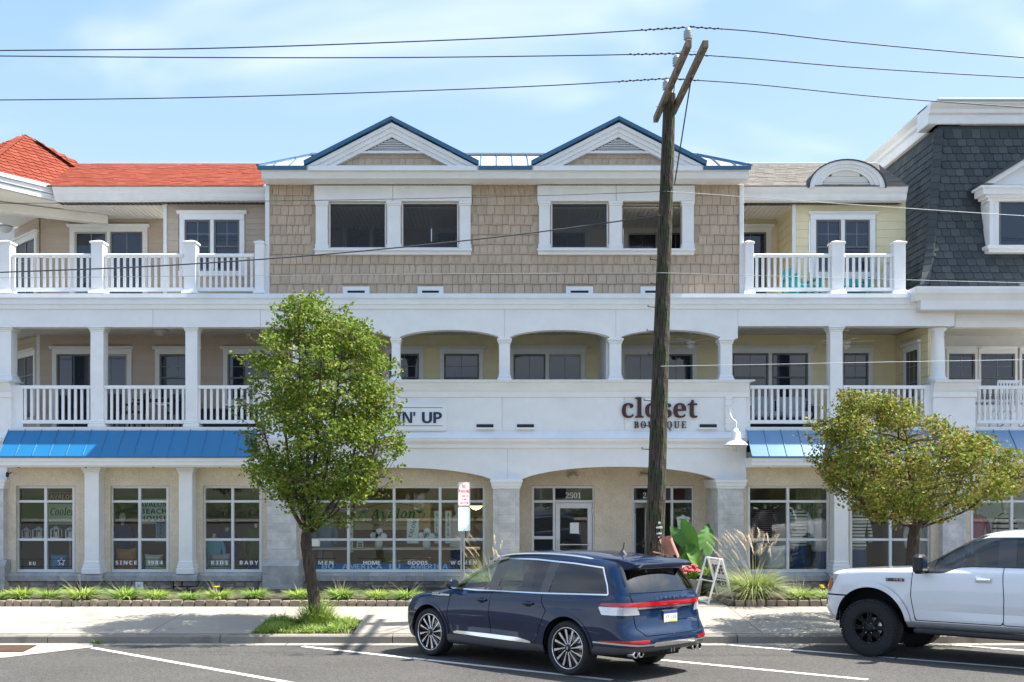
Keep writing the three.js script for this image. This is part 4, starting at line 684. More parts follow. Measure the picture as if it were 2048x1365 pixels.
// -- yellow balcony wall at the other end, eyebrow gable
{
  const De = 25.0;
  mould('eaves_fascia', 1484, 1813, [[-0.12, 403], [0, 401], [0.03, 396], [0.04, 389], [0.08, 385], [0.12, 379], [0.13, 375]], De, C.white, 0.4); soffit(1484, 1808, De + 0.11, 26.85, Y(403, De), C.cream, 0.115, De);
  const h0 = Y(375, De) - 0.01, x0 = X(1480, De), x1 = X(1812, De), sl = Math.atan(0.577), n = V(0, Math.cos(sl), Math.sin(sl)), g = sub('brown_roof', bld);
  part('roof_deck', sheet([[V(x0, h0 - 0.01, -De + 0.14), V(x1, h0 - 0.01, -De + 0.14), V(x1, h0 - 0.01 + 1.99 * 0.577, -De - 1.85), V(x0, h0 - 0.01 + 1.99 * 0.577, -De - 1.85)]]), C.brownShingle[1], g);
  layTiles({ at: V(x0, h0, -De + 0.15), u: V(1, 0, 0), n, kind: 'square', expo: 0.135, w: 0.22, vary: 0.3, gap: 0.004, t: 0.008, lift: 0.012, mats: C.brownShingle, parent: g, name: 'roof_shingle', rows: 17, range: () => [0, x1 - x0], lim: 0, jit: 0.003 });
  part('ridge_flashing', wbox(x0, x1, h0 + 1.99 * 0.577 - 0.03, h0 + 1.99 * 0.577 + 0.03, -27.1, -26.8), C.white, g);
  const eg = sub('eyebrow_gable', bld), D = De - 0.13, cx = X(1694, D), cy = Y(376, D), arc = (r0, r1, z, t, sq = 0.72) => { const p = [], N = 20; for (let i = 0; i <= N; i++) { const a = Math.PI * i / N; p.push([cx + r1 * Math.cos(a), cy + r1 * sq * Math.sin(a)]); } for (let i = N; i >= 0; i--) { const a = Math.PI * i / N; p.push([cx + r0 * Math.cos(a), cy + r0 * sq * Math.sin(a)]); } return plate(p, z, t); }, k = D / FOCAL;
  part('arch_trim', arc(66 * k, 76 * k, -D + 0.04, 0.2), C.white, eg); part('arch_trim', arc(58 * k, 66 * k, -D, 0.16), C.white, eg); part('arch_trim', arc(50 * k, 58 * k, -D - 0.03, 0.12), C.white, eg);
  part('curved_roof', arc(75.6 * k, 78.5 * k, -D + 0.07, 2.0), C.slate[0], eg);
  for (let i = 0; i < 3; i++) { const y0 = i * 0.15, e = Math.sqrt(Math.max(0, 1 - Math.pow((y0 + 0.07) / (51 * k * 0.72), 2))) * 51 * k; if (e > 0.1) part('siding_board', wbox(cx - e, cx + e, cy + y0, cy + y0 + 0.146, -D - 0.12, -D - 0.07), C.cream, eg); }
  const D3 = 25.3;
  lapWall(1592, 1812, 398, 592, D3, 0.205, C.yellow, [[1618, 1753, 423, 550]]); B('corner_board', 1585, 1592, 400, 592, D3 - 0.02, 0.05, C.white, bld);
  windowUnit({ x0: 1632, x1: 1740, y0: 440, y1: 545, D: D3, cas: 11, head: 15, units: 2, casMat: C.white });
  lapWall(1440, 1562, 425, 592, 26.8, 0.205, C.yellow, [[1470, 1545, 450, 592]]);
  windowUnit({ name: 'porch_door', x0: 1470, x1: 1533, y0: 465, y1: 590, D: 26.8, cas: 10, head: 15, rail: 0, rows: 1, sill: false, casMat: C.trimWarm });
  const xs = X(1588, D3), sw = sub('side_wall', bld); for (let y = 7.25; y < 9.6; y += 0.205) part('siding_board', wbox(xs, xs + 0.03, y + 0.004, y + 0.2, -26.75, -D3 - 0.05, 0.004), C.yellow[1], sw); part('sheathing', wbox(xs + 0.035, xs + 0.1, 7.25, 9.6, -26.75, -D3 - 0.05, 0), C.yellow[2], sw);
  for (const [a, b] of [[1491, 1508], [1665, 1689], [1789, 1812]]) newel(a, b, 479, 588, 24.12);
  railing(1508, 1665, 508, 583, 24.22); railing(1689, 1789, 508, 583, 24.22);
  const rx = X(1800, 24.22), rg = sub('railing', bld); part('top_rail', wbox(rx - 0.04, rx + 0.04, Y(514, 24.22), Y(508, 24.22), -25.2, -24.4), C.vinyl, rg); part('bottom_rail', wbox(rx - 0.035, rx + 0.035, Y(583, 24.22), Y(576, 24.22), -25.2, -24.4), C.vinyl, rg); for (let i = 0; i < 6; i++) part('baluster', wbox(rx - 0.02, rx + 0.02, Y(577, 24.22), Y(513, 24.22), -24.5 - i * 0.13, -24.44 - i * 0.13), C.vinyl, rg);
}
// ---------- the slate mansard building beside it ----------
const man = thing('mansard_building', 'building with a steep dark slate mansard roof, white cornices and a gabled dormer', 'building', [12, 0.26, -25]);
host = man;
{
  const yb = Y(573, 24), yt = Y(249, 25), lb = 10.01, lt = 10.8, xr = 15.5, roof = sub('mansard_roof', man);
  // bell-cast profile: steeper above, flared towards the eaves
  const prof = [[0, 0], [0.22, 0.42], [0.42, 1.05], [0.62, 1.9], [0.8, 2.8], [0.95, 3.6], [1.03, yt - yb]], at = (k) => prof[k];
  for (let k = 0; k + 1 < prof.length; k++) {
    const [d0, y0] = prof[k], [d1, y1] = prof[k + 1], f0 = d0 / 1.03, f1 = d1 / 1.03, xl0 = lb + (lt - lb) * f0, xl1 = lb + (lt - lb) * f1, n = V(0, d1 - d0, y1 - y0).normalize(), len = Math.hypot(d1 - d0, y1 - y0);
    part('roof_deck', sheet([[V(xl0, yb + y0, -24 - d0), V(xr, yb + y0, -24 - d0), V(xr, yb + y1, -24 - d1), V(xl1, yb + y1, -24 - d1)], [V(xl0, yb + y0, -31), V(xl0, yb + y0, -24 - d0), V(xl1, yb + y1, -24 - d1), V(xl1, yb + y1, -31)]]), C.slate[2], roof);
  }
  // slates follow the profile row by row
  const sAt = s => { let a = 0; for (let k = 0; k + 1 < prof.length; k++) { const l = Math.hypot(prof[k + 1][0] - prof[k][0], prof[k + 1][1] - prof[k][1]); if (s <= a + l || k + 2 === prof.length) { const t = (s - a) / l; return [prof[k][0] + (prof[k + 1][0] - prof[k][0]) * t, prof[k][1] + (prof[k + 1][1] - prof[k][1]) * t]; } a += l; } };
  const expo = 0.196, total = prof.slice(1).reduce((a, p, k) => a + Math.hypot(p[0] - prof[k][0], p[1] - prof[k][1]), 0), R = Math.floor(total / expo);
  const dormer = (x, y) => { const yy = y + yb, e = X(1978, 24.2); if (yy < Y(506, 24.2) || x < e) return false; const up = yy - Y(372, 24.2); return up < 0 || x > e + up * 1.75; };
  for (let r = 0; r < R; r++) {
    const [d0, y0] = sAt(r * expo), [d1, y1] = sAt((r + 1) * expo), n = V(0, d1 - d0, y1 - y0).normalize(), xl = lb + (lt - lb) * d0 / 1.03;
    layTiles({ at: V(xl, yb + y0, -24 - d0), u: V(1, 0, 0), n, kind: 'slate', expo, w: 0.226, gap: 0.012, t: 0.014, lift: 0.03, mats: C.slate, parent: roof, name: 'slate', rows: 1, range: () => [(r % 2) * -0.113 + 0.12, 13.2 - xl], skip: (a, b) => dormer(xl + (a + b) / 2, y0 + 0.1), lim: 300 });
    const run = lt - lb, nl = V(-(y1 - y0), (d1 - d0) * run / 1.03, 0).normalize();
    layTiles({ at: V(xl, yb + y0, -29), u: V(0, 0, 1), n: nl, kind: 'slate', expo, w: 0.226, gap: 0.012, t: 0.014, lift: 0.03, mats: C.slate, parent: roof, name: 'slate', rows: 1, range: () => [(r % 2) * 0.113, 29 - 24 - d0 - 0.1], lim: 300 });
    const cz = V(xl, yb + y0, -24 - d0), c2 = V(lb + run * d1 / 1.03, yb + y1, -24 - d1); part('hip_slate', beam(cz.clone().add(V(-0.02, 0.03, 0.04)), c2.clone().add(V(-0.02, 0.05, 0.02)), 0.2, 0.03), pick(C.slate), roof);
  }
  const corn = (name, x0, x1, f, D) => part(name, prismX([[-D - 0.6, f[0][1]], ...f.map(([a, y]) => [-D + a, y]), [-D - 0.6, f[f.length - 1][1]]], x0, x1), C.white, man);
  const D = 24.95, y = v => Y(v, D), pr = [[0.02, y(249)], [0.04, y(247)], [0.05, y(231)], [0.12, y(229)], [0.13, y(222)], [0.2, y(217)], [0.25, y(213)], [0.25, y(210)]];
  corn('roof_cornice', 10.47, xr, pr, D);
  { const side = prismX([[0.6, pr[0][1]], ...pr.map(([a, q]) => [-a, q]), [0.6, pr[pr.length - 1][1]]].map(([z, q]) => [z, q]), 0, 6).rotateY(-Math.PI / 2); side.scale(-1, 1, -1); const bb = new THREE.Box3().setFromBufferAttribute(side.attributes.position); const poly = pr.map(([a, q]) => [10.72 - a, q]); const sh = new THREE.Shape([[11.3, pr[0][1]], ...poly, [11.3, pr[pr.length - 1][1]]].map(p => new THREE.Vector2(...p))); part('roof_cornice', new THREE.ExtrudeGeometry(sh, { depth: 6.2, bevelEnabled: false }).translate(0, 0, -D - 6.2 - 0.02), C.white, man); }
  part('flat_roof', wbox(10.62, xr, y(210), y(205), -31, -24.66), C.galv, man);
  part('party_wall', wbox(10.9, xr, 0.2, 11.4, -31, -26.8), C.white, man);
  // lower eaves and gutter
  const E = 23.62, ye = v => Y(v, E);
  part('gutter', prismX([[-E - 0.6, ye(600)], [-E - 0.1, ye(600)], [-E - 0.04, ye(590)], [-E, ye(586)], [-E + 0.02, ye(578)], [-E + 0.02, ye(573)], [-E - 0.6, ye(573)]], X(1833, E), xr), C.white, man);
  part('eaves_beam', prismX([[-E - 0.7, ye(618)], [-E - 0.12, ye(618)], [-E - 0.1, ye(600)], [-E - 0.7, ye(600)]], X(1846, E), xr), C.white, man);
  soffit(1846, 2120, 23.75, 24.35, ye(620), C.cream, 0.1, E);
  part('porch_beam', gB(1911, 2130, 624, 655, 24.2, 0.3), C.white, man);
  // round column on the pedestal
  { const g = sub('round_column', man), c = V(X(1883, 24.1), 0, -24.3), y0 = Y(762, 24.1), y1 = Y(653, 24.1), r = 14 * 24.1 / FOCAL; const q = lathe([[0, y0], [r * 1.35, y0], [r * 1.35, y0 + 0.06], [r * 1.2, y0 + 0.1], [r, y0 + 0.13], [r * 0.98, (y0 + y1) / 2], [r * 0.86, y1 - 0.2], [r * 1.0, y1 - 0.18], [r * 0.88, y1 - 0.15], [r * 0.9, y1 - 0.1], [r * 1.25, y1 - 0.06], [r * 1.3, y1], [0, y1]], 28); part('shaft', q.translate(c.x, 0, c.z), C.white, g); }
  railing(1953, 2110, 772, 848, 24.2, 11, true);
  lapWall(1880, 2120, 640, 870, 26.35, 0.19, [C.white, C.white, C.white], [[1895, 1955, 690, 812], [1962, 2050, 690, 812]]);
  for (const [a, b] of [[1898, 1950], [1962, 2030], [2044, 2110]]) windowUnit({ x0: a, x1: b, y0: 708, y1: 800, D: 26.35, cas: 5, head: 14, casMat: C.white });
  soffit(1905, 2120, 24.3, 26.6, 6.62, ceil2, 0.1, 24);
  // gabled dormer
  const Dd = 24.2, g = sub('dormer', man), p = (a, b) => [X(a, Dd), Y(b, Dd)];
  part('pilaster', gB(1980, 1990, 400, 492, Dd - 0.03, 0.2), C.white, g); part('jamb', gB(1990, 1999, 402, 490, Dd, 0.3), C.white, g); part('jamb', gB(2086, 2096, 402, 490, Dd, 0.3), C.white, g);
  part('cheek', wbox(X(1980, Dd), X(1980, Dd) + 0.06, Y(500, Dd), Y(396, Dd), -26, -Dd - 0.05), C.white, g);
  part('sill', gB(1976, 2104, 490, 497, Dd - 0.12, 0.3), C.white, g); part('apron', gB(1978, 2100, 497, 505, Dd - 0.06, 0.3), C.white, g);
  part('sash', merge([gB(1999, 2003, 402, 490, Dd + 0.05, 0.05), gB(2082, 2086, 402, 490, Dd + 0.05, 0.05), gB(2003, 2082, 402, 406, Dd + 0.05, 0.05)]), C.sash, g); part('pane', gB(2001, 2084, 403, 490, Dd + 0.08, 0.01, 0), C.darkGlass, g); part('insect_screen', gB(2003, 2082, 404, 490, Dd + 0.055, 0.004, 0), C.sash, g).removeFromParent();
  for (const [a, b, c, z] of [[1976, 402, 395, 0.04], [1972, 395, 388, 0.09], [1967, 388, 375, 0.15], [1963, 375, 370, 0.19]]) part('entablature', gB(a, 2138 - a + 1960, c, b, Dd - z, 0.3 + z), C.white, g);
  part('pediment', plate([p(1963, 370), p(2144, 370), p(2053, 318)], -Dd + 0.02, 0.1), C.white, g);
  for (const s of [-1, 1]) { part('raking_cornice', plate([p(2053 + s * 90, 370), p(2053 + s * 70, 370), p(2053, 328), p(2053, 316)], -Dd + 0.16, 0.2), C.white, g); part('dormer_roof', plate([p(2053 + s * 92, 372), p(2053, 316), p(2053, 311), p(2053 + s * 96, 367)], -Dd + 0.22, 2.2), C.slate[1], g); }
}
// ---------- utility pole and wires ----------
function canvasTex(w, h, draw) { const c = document.createElement('canvas'); c.width = w; c.height = h; const x = c.getContext('2d'); draw(x, w, h); const t = new THREE.CanvasTexture(c); t.colorSpace = THREE.SRGBColorSpace; return t; }
{
  const D = 20, base = V(3.02, walkY(20), -D), topY = 10.42, topX = 3.36;
  const pole = thing('utility_pole', 'weathered wooden utility pole with two crossarms leaning over the sidewalk', 'utility pole', [base.x, base.y, base.z]);
  const wood = mat([0.125, 0.095, 0.07], 0.95, { map: T.pole, bumpMap: T.barkBump, bumpScale: 0.03 }), arm = mat([0.30, 0.235, 0.165], 0.9, { map: T.bark, bumpMap: T.barkBump, bumpScale: 0.008 });
  const at = t => V(base.x + (topX - base.x) * t, base.y - 0.1 + (topY - base.y + 0.1) * t, -D), rad = t => 0.20 - 0.085 * t, pos = [], idx = [], uv = [], N = 28, Mr = 90;
  for (let j = 0; j <= Mr; j++) for (let i = 0; i <= N; i++) { const t = j / Mr, a = i / N * Math.PI * 2, c = at(t), n = 1 + 0.05 * perlin.noise(Math.cos(a) * 2.2, t * 3, Math.sin(a) * 2.2) + 0.06 * Math.min(0, perlin.noise(Math.cos(a) * 7, t * 1.6, Math.sin(a) * 7 + 4) + 0.15); pos.push(c.x + Math.cos(a) * rad(t) * n, c.y, c.z + Math.sin(a) * rad(t) * n); uv.push(i / N * 0.8, t * 10.4); }
  for (let j = 0; j < Mr; j++) for (let i = 0; i < N; i++) { const a = j * (N + 1) + i, b = a + N + 1; idx.push(a, b, a + 1, b, b + 1, a + 1); }
  const g = new THREE.BufferGeometry(); g.setAttribute('position', new THREE.Float32BufferAttribute(pos, 3)); g.setAttribute('uv', new THREE.Float32BufferAttribute(uv, 2)); g.setIndex(idx); g.computeVertexNormals(); mesh('shaft', g, wood, pole);
  const moss = mat([0.10, 0.115, 0.05], 1, { map: T.bark });
  const aH = 10.2, dF = 20.95, dN = 17.3;
  for (const [x, dn, df] of [[3.235, dN, dF], [3.52, 17.32, 20.5]]) part('crossarm', wbox(x - 0.05, x + 0.05, aH, aH + 0.13, -df, -dn, 0.008), arm, pole);
  part('crossarm_bolt', merge([17.6, 18.8, 20.2].map(z => rod(V(3.12, aH + 0.06, -z), V(3.6, aH + 0.06, -z), 0.009))), C.steel, pole).userData.kind = 'stuff';
  part('brace', beam(V(3.52, aH, -18.6), V(3.44, 8.65, -19.9), 0.012, 0.06), wood, pole); part('brace', beam(V(3.245, aH, -18.75), V(3.27, 8.6, -19.88), 0.012, 0.05), wood, pole);
  const ins = lathe([[0.02, 0], [0.03, 0.05], [0.075, 0.055], [0.05, 0.075], [0.08, 0.1], [0.052, 0.118], [0.08, 0.143], [0.052, 0.16], [0.075, 0.185], [0.05, 0.2], [0.05, 0.23], [0.03, 0.25], [0, 0.255]], 16), cer = mat([0.36, 0.38, 0.39], 0.25);
  for (const z of [17.4, 18.5, 19.62]) { const o = mesh('insulator', ins, cer, pole, V(3.235, aH + 0.12, -z)); }
  for (const [py, l] of [[522, 0.13], [570, 0.1], [616, 0.14], [664, 0.14], [711, 0.1], [803, 0.14], [853, 0.14], [900, 0.14], [948, 0.14]]) { const y = Y(py, D), t = (y - base.y) / (topY - base.y), c = at(t), r = rad(t); part('climbing_peg', merge([rod(V(c.x - r + 0.02, y, -D + 0.05), V(c.x - r - l, y + 0.012, -D + 0.06), 0.009, 0.009, 6), rod(V(c.x - r - l, y + 0.008, -D + 0.06), V(c.x - r - l, y + 0.05, -D + 0.06), 0.009, 0.009, 6)]), C.black, pole); }
  const tagM = mat([0.75, 0.74, 0.68], 0.6);
  for (const [py, w, h] of [[1046, 0.04, 0.04], [1055, 0.12, 0.035], [1066, 0.03, 0.03], [1067, 0.10, 0.025], [1074, 0.03, 0.03]]) { const y = Y(py, D), t = (y - base.y) / (topY - base.y), c = at(t); part('tag', wbox(c.x + 0.05 - w / 2, c.x + 0.05 + w / 2, y - h / 2, y + h / 2, -D + rad(t) * 0.9, -D + rad(t) + 0.015, 0.003), tagM, pole); }
  { const q = new THREE.CylinderGeometry(0.13, 0.13, 0.42, 14, 1, true, 0, Math.PI * 1.1); q.rotateZ(0.5).rotateY(0.6).translate(X(1338, 19.7), Y(1098, 19.7), -19.68); const sh = mat([0.42, 0.22, 0.17], 0.7, { side: THREE.DoubleSide }); part('bent_cable_guard', q, sh, pole); part('bent_cable_guard', new THREE.BoxGeometry(0.3, 0.02, 0.18).rotateZ(-0.2).translate(X(1322, 19.7), Y(1108, 19.7), -19.68), sh, pole); }
  // spans: photo points at distance d, continued past the frame
  const span = (label, pts, d, r, m, wrap) => {
    const p = pts.map(([a, b, dd]) => P(a, b, dd || d)), c = new THREE.CatmullRomCurve3(p, false, 'centripetal'), q = p[0];
    const t = thing('power_line', label, 'wire', [p[p.length - 1].x, p[p.length - 1].y, p[p.length - 1].z]);
    part('cable', new THREE.TubeGeometry(c, 90, r, 6), m, t);
    if (wrap) { const h = [], a0 = p[p.length - 1], a1 = c.getPointAt(0.955), L = a0.distanceTo(a1); for (let i = 0; i <= 60; i++) { const k = i / 60, v = a0.clone().lerp(a1, k), a = k * L * 45; h.push(v.add(V(0, Math.sin(a) * r * 1.4, Math.cos(a) * r * 1.4))); } part('tie_wrap', tube(h, r * 0.7, 5, 160), m, t); }
  };
  const blk = mat([0.045, 0.05, 0.062], 0.6), sil = mat([0.42, 0.43, 0.44], 0.5);
  span('topmost dark power line running to the building with the red turret', [[-900, 100], [-400, 105], [0, 101], [400, 97], [800, 84], [1100, 71], [1385, 54]], 17.4, 0.0105, blk, true);
  span('topmost dark power line running towards the slate mansard', [[2700, 158], [2048, 115], [1700, 84], [1500, 62], [1385, 54]], 17.4, 0.0105, blk, true);
  span('second dark power line from the top over the red roof', [[-900, 100], [-400, 108], [0, 112], [400, 115], [800, 115], [1150, 111], [1357, 107]], 18.5, 0.0105, blk, true);
  span('second dark power line from the top towards the slate mansard', [[2700, 180], [2048, 155], [1700, 134], [1500, 117], [1357, 107]], 18.5, 0.0105, blk, true);
  span('third dark power line, just above the blue gables', [[-900, 196], [-400, 200], [0, 200], [400, 195], [800, 183], [1100, 171], [1336, 157]], 19.6, 0.0105, blk, true);
  span('third dark power line, ending behind the mansard cornice', [[2700, 255], [2048, 215], [1750, 193], [1500, 168], [1336, 157]], 19.6, 0.0105, blk, true);
  span('thin grey wire crossing the shingled wall above its windows', [[-900, 410], [0, 407], [400, 404], [800, 398], [1100, 391], [1333, 383]], 19.86, 0.006, blk);
  span('thin grey wire from the pole sloping down across the slate mansard', [[2700, 470], [2048, 432], [1700, 409], [1450, 391], [1335, 383]], 19.86, 0.006, sil);
  span('thick black service cable drooping across the balcony railing', [[-900, 560], [-300, 556], [0, 545], [300, 533], [600, 513], [850, 490], [1080, 464], [1250, 441], [1322, 431]], 19.85, 0.013, blk);
  span('faint silver wire low across the shingles and balcony railing', [[-900, 560], [0, 556], [400, 552.5], [800, 549], [1326, 546]], 19.84, 0.0045, sil);
  span('faint silver wire low across the slate roof', [[2700, 580], [2048, 566], [1700, 557], [1326, 546]], 19.84, 0.0045, sil);
  span('pale cable crossing the yellow porch above its railing', [[2700, 710], [2048, 720], [1700, 726], [1500, 730], [1322, 733]], 19.8, 0.006, sil);
}
// ---------- parking sign ----------
{
  const D = 19.3, x = X(925, D), g = thing('parking_sign', 'NO PARKING sign with red letters and a blank plate on a steel post', 'sign', [x, walkY(D), -D]);
  for (const dx of [-0.024, 0.024]) part('post', rod(V(x + dx, walkY(D) - 0.05, -D), V(x + dx, Y(975, D), -D), 0.017, 0.017, 10), C.galv, g);
  const rot = q => q.rotateY(0.78).translate(x + 0.03, 0, -D + 0.05), rp = (w, h) => { const s = new THREE.Shape(), r = 0.03; s.moveTo(-w / 2 + r, -h / 2); s.lineTo(w / 2 - r, -h / 2); s.quadraticCurveTo(w / 2, -h / 2, w / 2, -h / 2 + r); s.lineTo(w / 2, h / 2 - r); s.quadraticCurveTo(w / 2, h / 2, w / 2 - r, h / 2); s.lineTo(-w / 2 + r, h / 2); s.quadraticCurveTo(-w / 2, h / 2, -w / 2, h / 2 - r); s.lineTo(-w / 2, -h / 2 + r); s.quadraticCurveTo(-w / 2, -h / 2, -w / 2 + r, -h / 2); return new THREE.ExtrudeGeometry(s, { depth: 0.004, bevelEnabled: false, curveSegments: 4 }); };
  const pl = mat([0.80, 0.80, 0.80], 0.35), red = mat([0.52, 0.035, 0.035], 0.5), y1 = Y(989, D), y2 = Y(1038.5, D);
  part('plate', rot(rp(0.305, 0.45).translate(0, y1, 0)), pl, g); part('plate', rot(rp(0.305, 0.45).translate(0, y2, 0.002)), mat([0.62, 0.76, 0.74], 0.22, { map: T.mottle }), g);
  const line = (t, h, y, w) => { for (const q of word(t, h, 0.001, 'sans_bold', 0, w)) part('letter', rot(q.translate(0, y1 + y, 0.0045)), red, g); };
  line('NO', 0.07, 0.115, 0.1); line('PARKING', 0.062, 0.025, 0.26); line('2 AM TO', 0.045, -0.055, 0.2); line('6 AM', 0.04, -0.115, 0.12);
  part('arrow', rot(plate([[-0.11, 0], [-0.07, 0.025], [-0.07, 0.008], [0.07, 0.008], [0.07, 0.025], [0.11, 0], [0.07, -0.025], [0.07, -0.008], [-0.07, -0.008], [-0.07, -0.025]].map(([a, b]) => [a, b + y1 - 0.165]), 0.0055, 0.001)), red, g);
  const fr = new THREE.Shape(rect(-0.142, 0.142, -0.215, 0.215).map(p => new THREE.Vector2(...p))); fr.holes.push(new THREE.Path(rect(-0.134, 0.134, -0.207, 0.207).map(p => new THREE.Vector2(...p)))); part('border', rot(new THREE.ExtrudeGeometry(fr, { depth: 0.001, bevelEnabled: false }).translate(0, y1, 0.0045)), red, g);
  for (const y of [y1 - 0.2, y2 + 0.19, y2 - 0.19]) part('bolt', rot(new THREE.CylinderGeometry(0.008, 0.008, 0.012, 8).rotateX(Math.PI / 2).translate(0, y, 0.008)), C.steel, g);
}
// ---------- shop signs on the white parapet ----------
{
  const D = 23.99, br = mat([0.045, 0.014, 0.012], 0.5);
  const g = thing('closet_shop_sign', 'dark brown raised letters reading closet BOUTIQUE on white parapet', 'sign', [X(1319, D), Y(857, D), -D]);
  for (const q of word('closet', 38 * D / FOCAL, 0.035, 'serif_bold', 0, 151 * D / FOCAL)) part('letter', q.translate(X(1319, D), Y(836, D), -D + 0.012), br, g);
  for (const q of word('BOUTIQUE', 13.5 * D / FOCAL, 0.025, 'serif_bold', 3.4 * D / FOCAL, 104 * D / FOCAL)) part('letter', q.translate(X(1320, D), Y(857, D), -D + 0.012), br, g);
  const s = thing('anchor_shop_sign', "white board with navy letters IN' UP and a red anchor, behind the street tree", 'sign', [X(787, D), Y(862, D), -D]), p = (a, b) => [X(a, D), Y(b, D)];
  const top = []; for (let i = 0; i <= 14; i++) { const t = i / 14; top.push(p(826 - 78 * t, 808 - 13 * Math.pow(Math.sin(Math.PI * t), 0.7))); }
  part('board', plate([p(681, 862), p(893, 862), p(893, 808), ...top, p(681, 808)], -D + 0.045, 0.05), C.white, s); part('board_face', plate([p(684, 860), p(890, 860), p(890, 810), ...top.map(([a, b]) => [a, b - 0.02]), p(684, 810)], -D + 0.048, 0.002), mat([0.78, 0.79, 0.80], 0.4), s);
  for (const [t, x, w] of [["IN'", 812, 38], ['UP', 864, 40]]) for (const q of word(t, 22 * D / FOCAL, 0.012, 'sans_bold', 0, w * D / FOCAL)) part('letter', q.translate(X(x, D), Y(847, D), -D + 0.048), C.navy, s);
  part('rule', gB(797, 885, 815.4, 816.6, D - 0.049, 0.004, 0), C.navy, s); part('rule', gB(690, 885, 851.6, 852.8, D - 0.049, 0.004, 0), C.navy, s);
  const anchorRed = mat([0.35, 0.05, 0.06], 0.5), fl = []; for (let i = 0; i <= 10; i++) { const a = Math.PI + Math.PI * i / 10; fl.push(V(X(787, D) + Math.cos(a) * 0.085, Y(809, D) + Math.sin(a) * 0.085, -D + 0.056)); }
  part('anchor', merge([rod(V(X(787, D), Y(817, D), -D + 0.056), V(X(787, D), Y(800, D), -D + 0.056), 0.009), rod(V(X(782.5, D), Y(803, D), -D + 0.056), V(X(791.5, D), Y(803, D), -D + 0.056), 0.008), tube(fl, 0.01, 6, 20), new THREE.TorusGeometry(0.018, 0.006, 6, 12).translate(X(787, D), Y(798.5, D), -D + 0.056)]), anchorRed, s);
}
// slots of the parapet drains
O = bld.position.clone(); host = bld;
for (const [a, b] of [[953, 987], [1034, 1068], [1400, 1434], [620, 652]]) { const g = sub('drain_slot', bld); part('opening', gB(a, b, 849, 855.5, 23.985, 0.02, 0), C.black, g); part('lip', gB(a - 3, b + 3, 855.5, 859, 23.93, 0.08), C.white, g); }
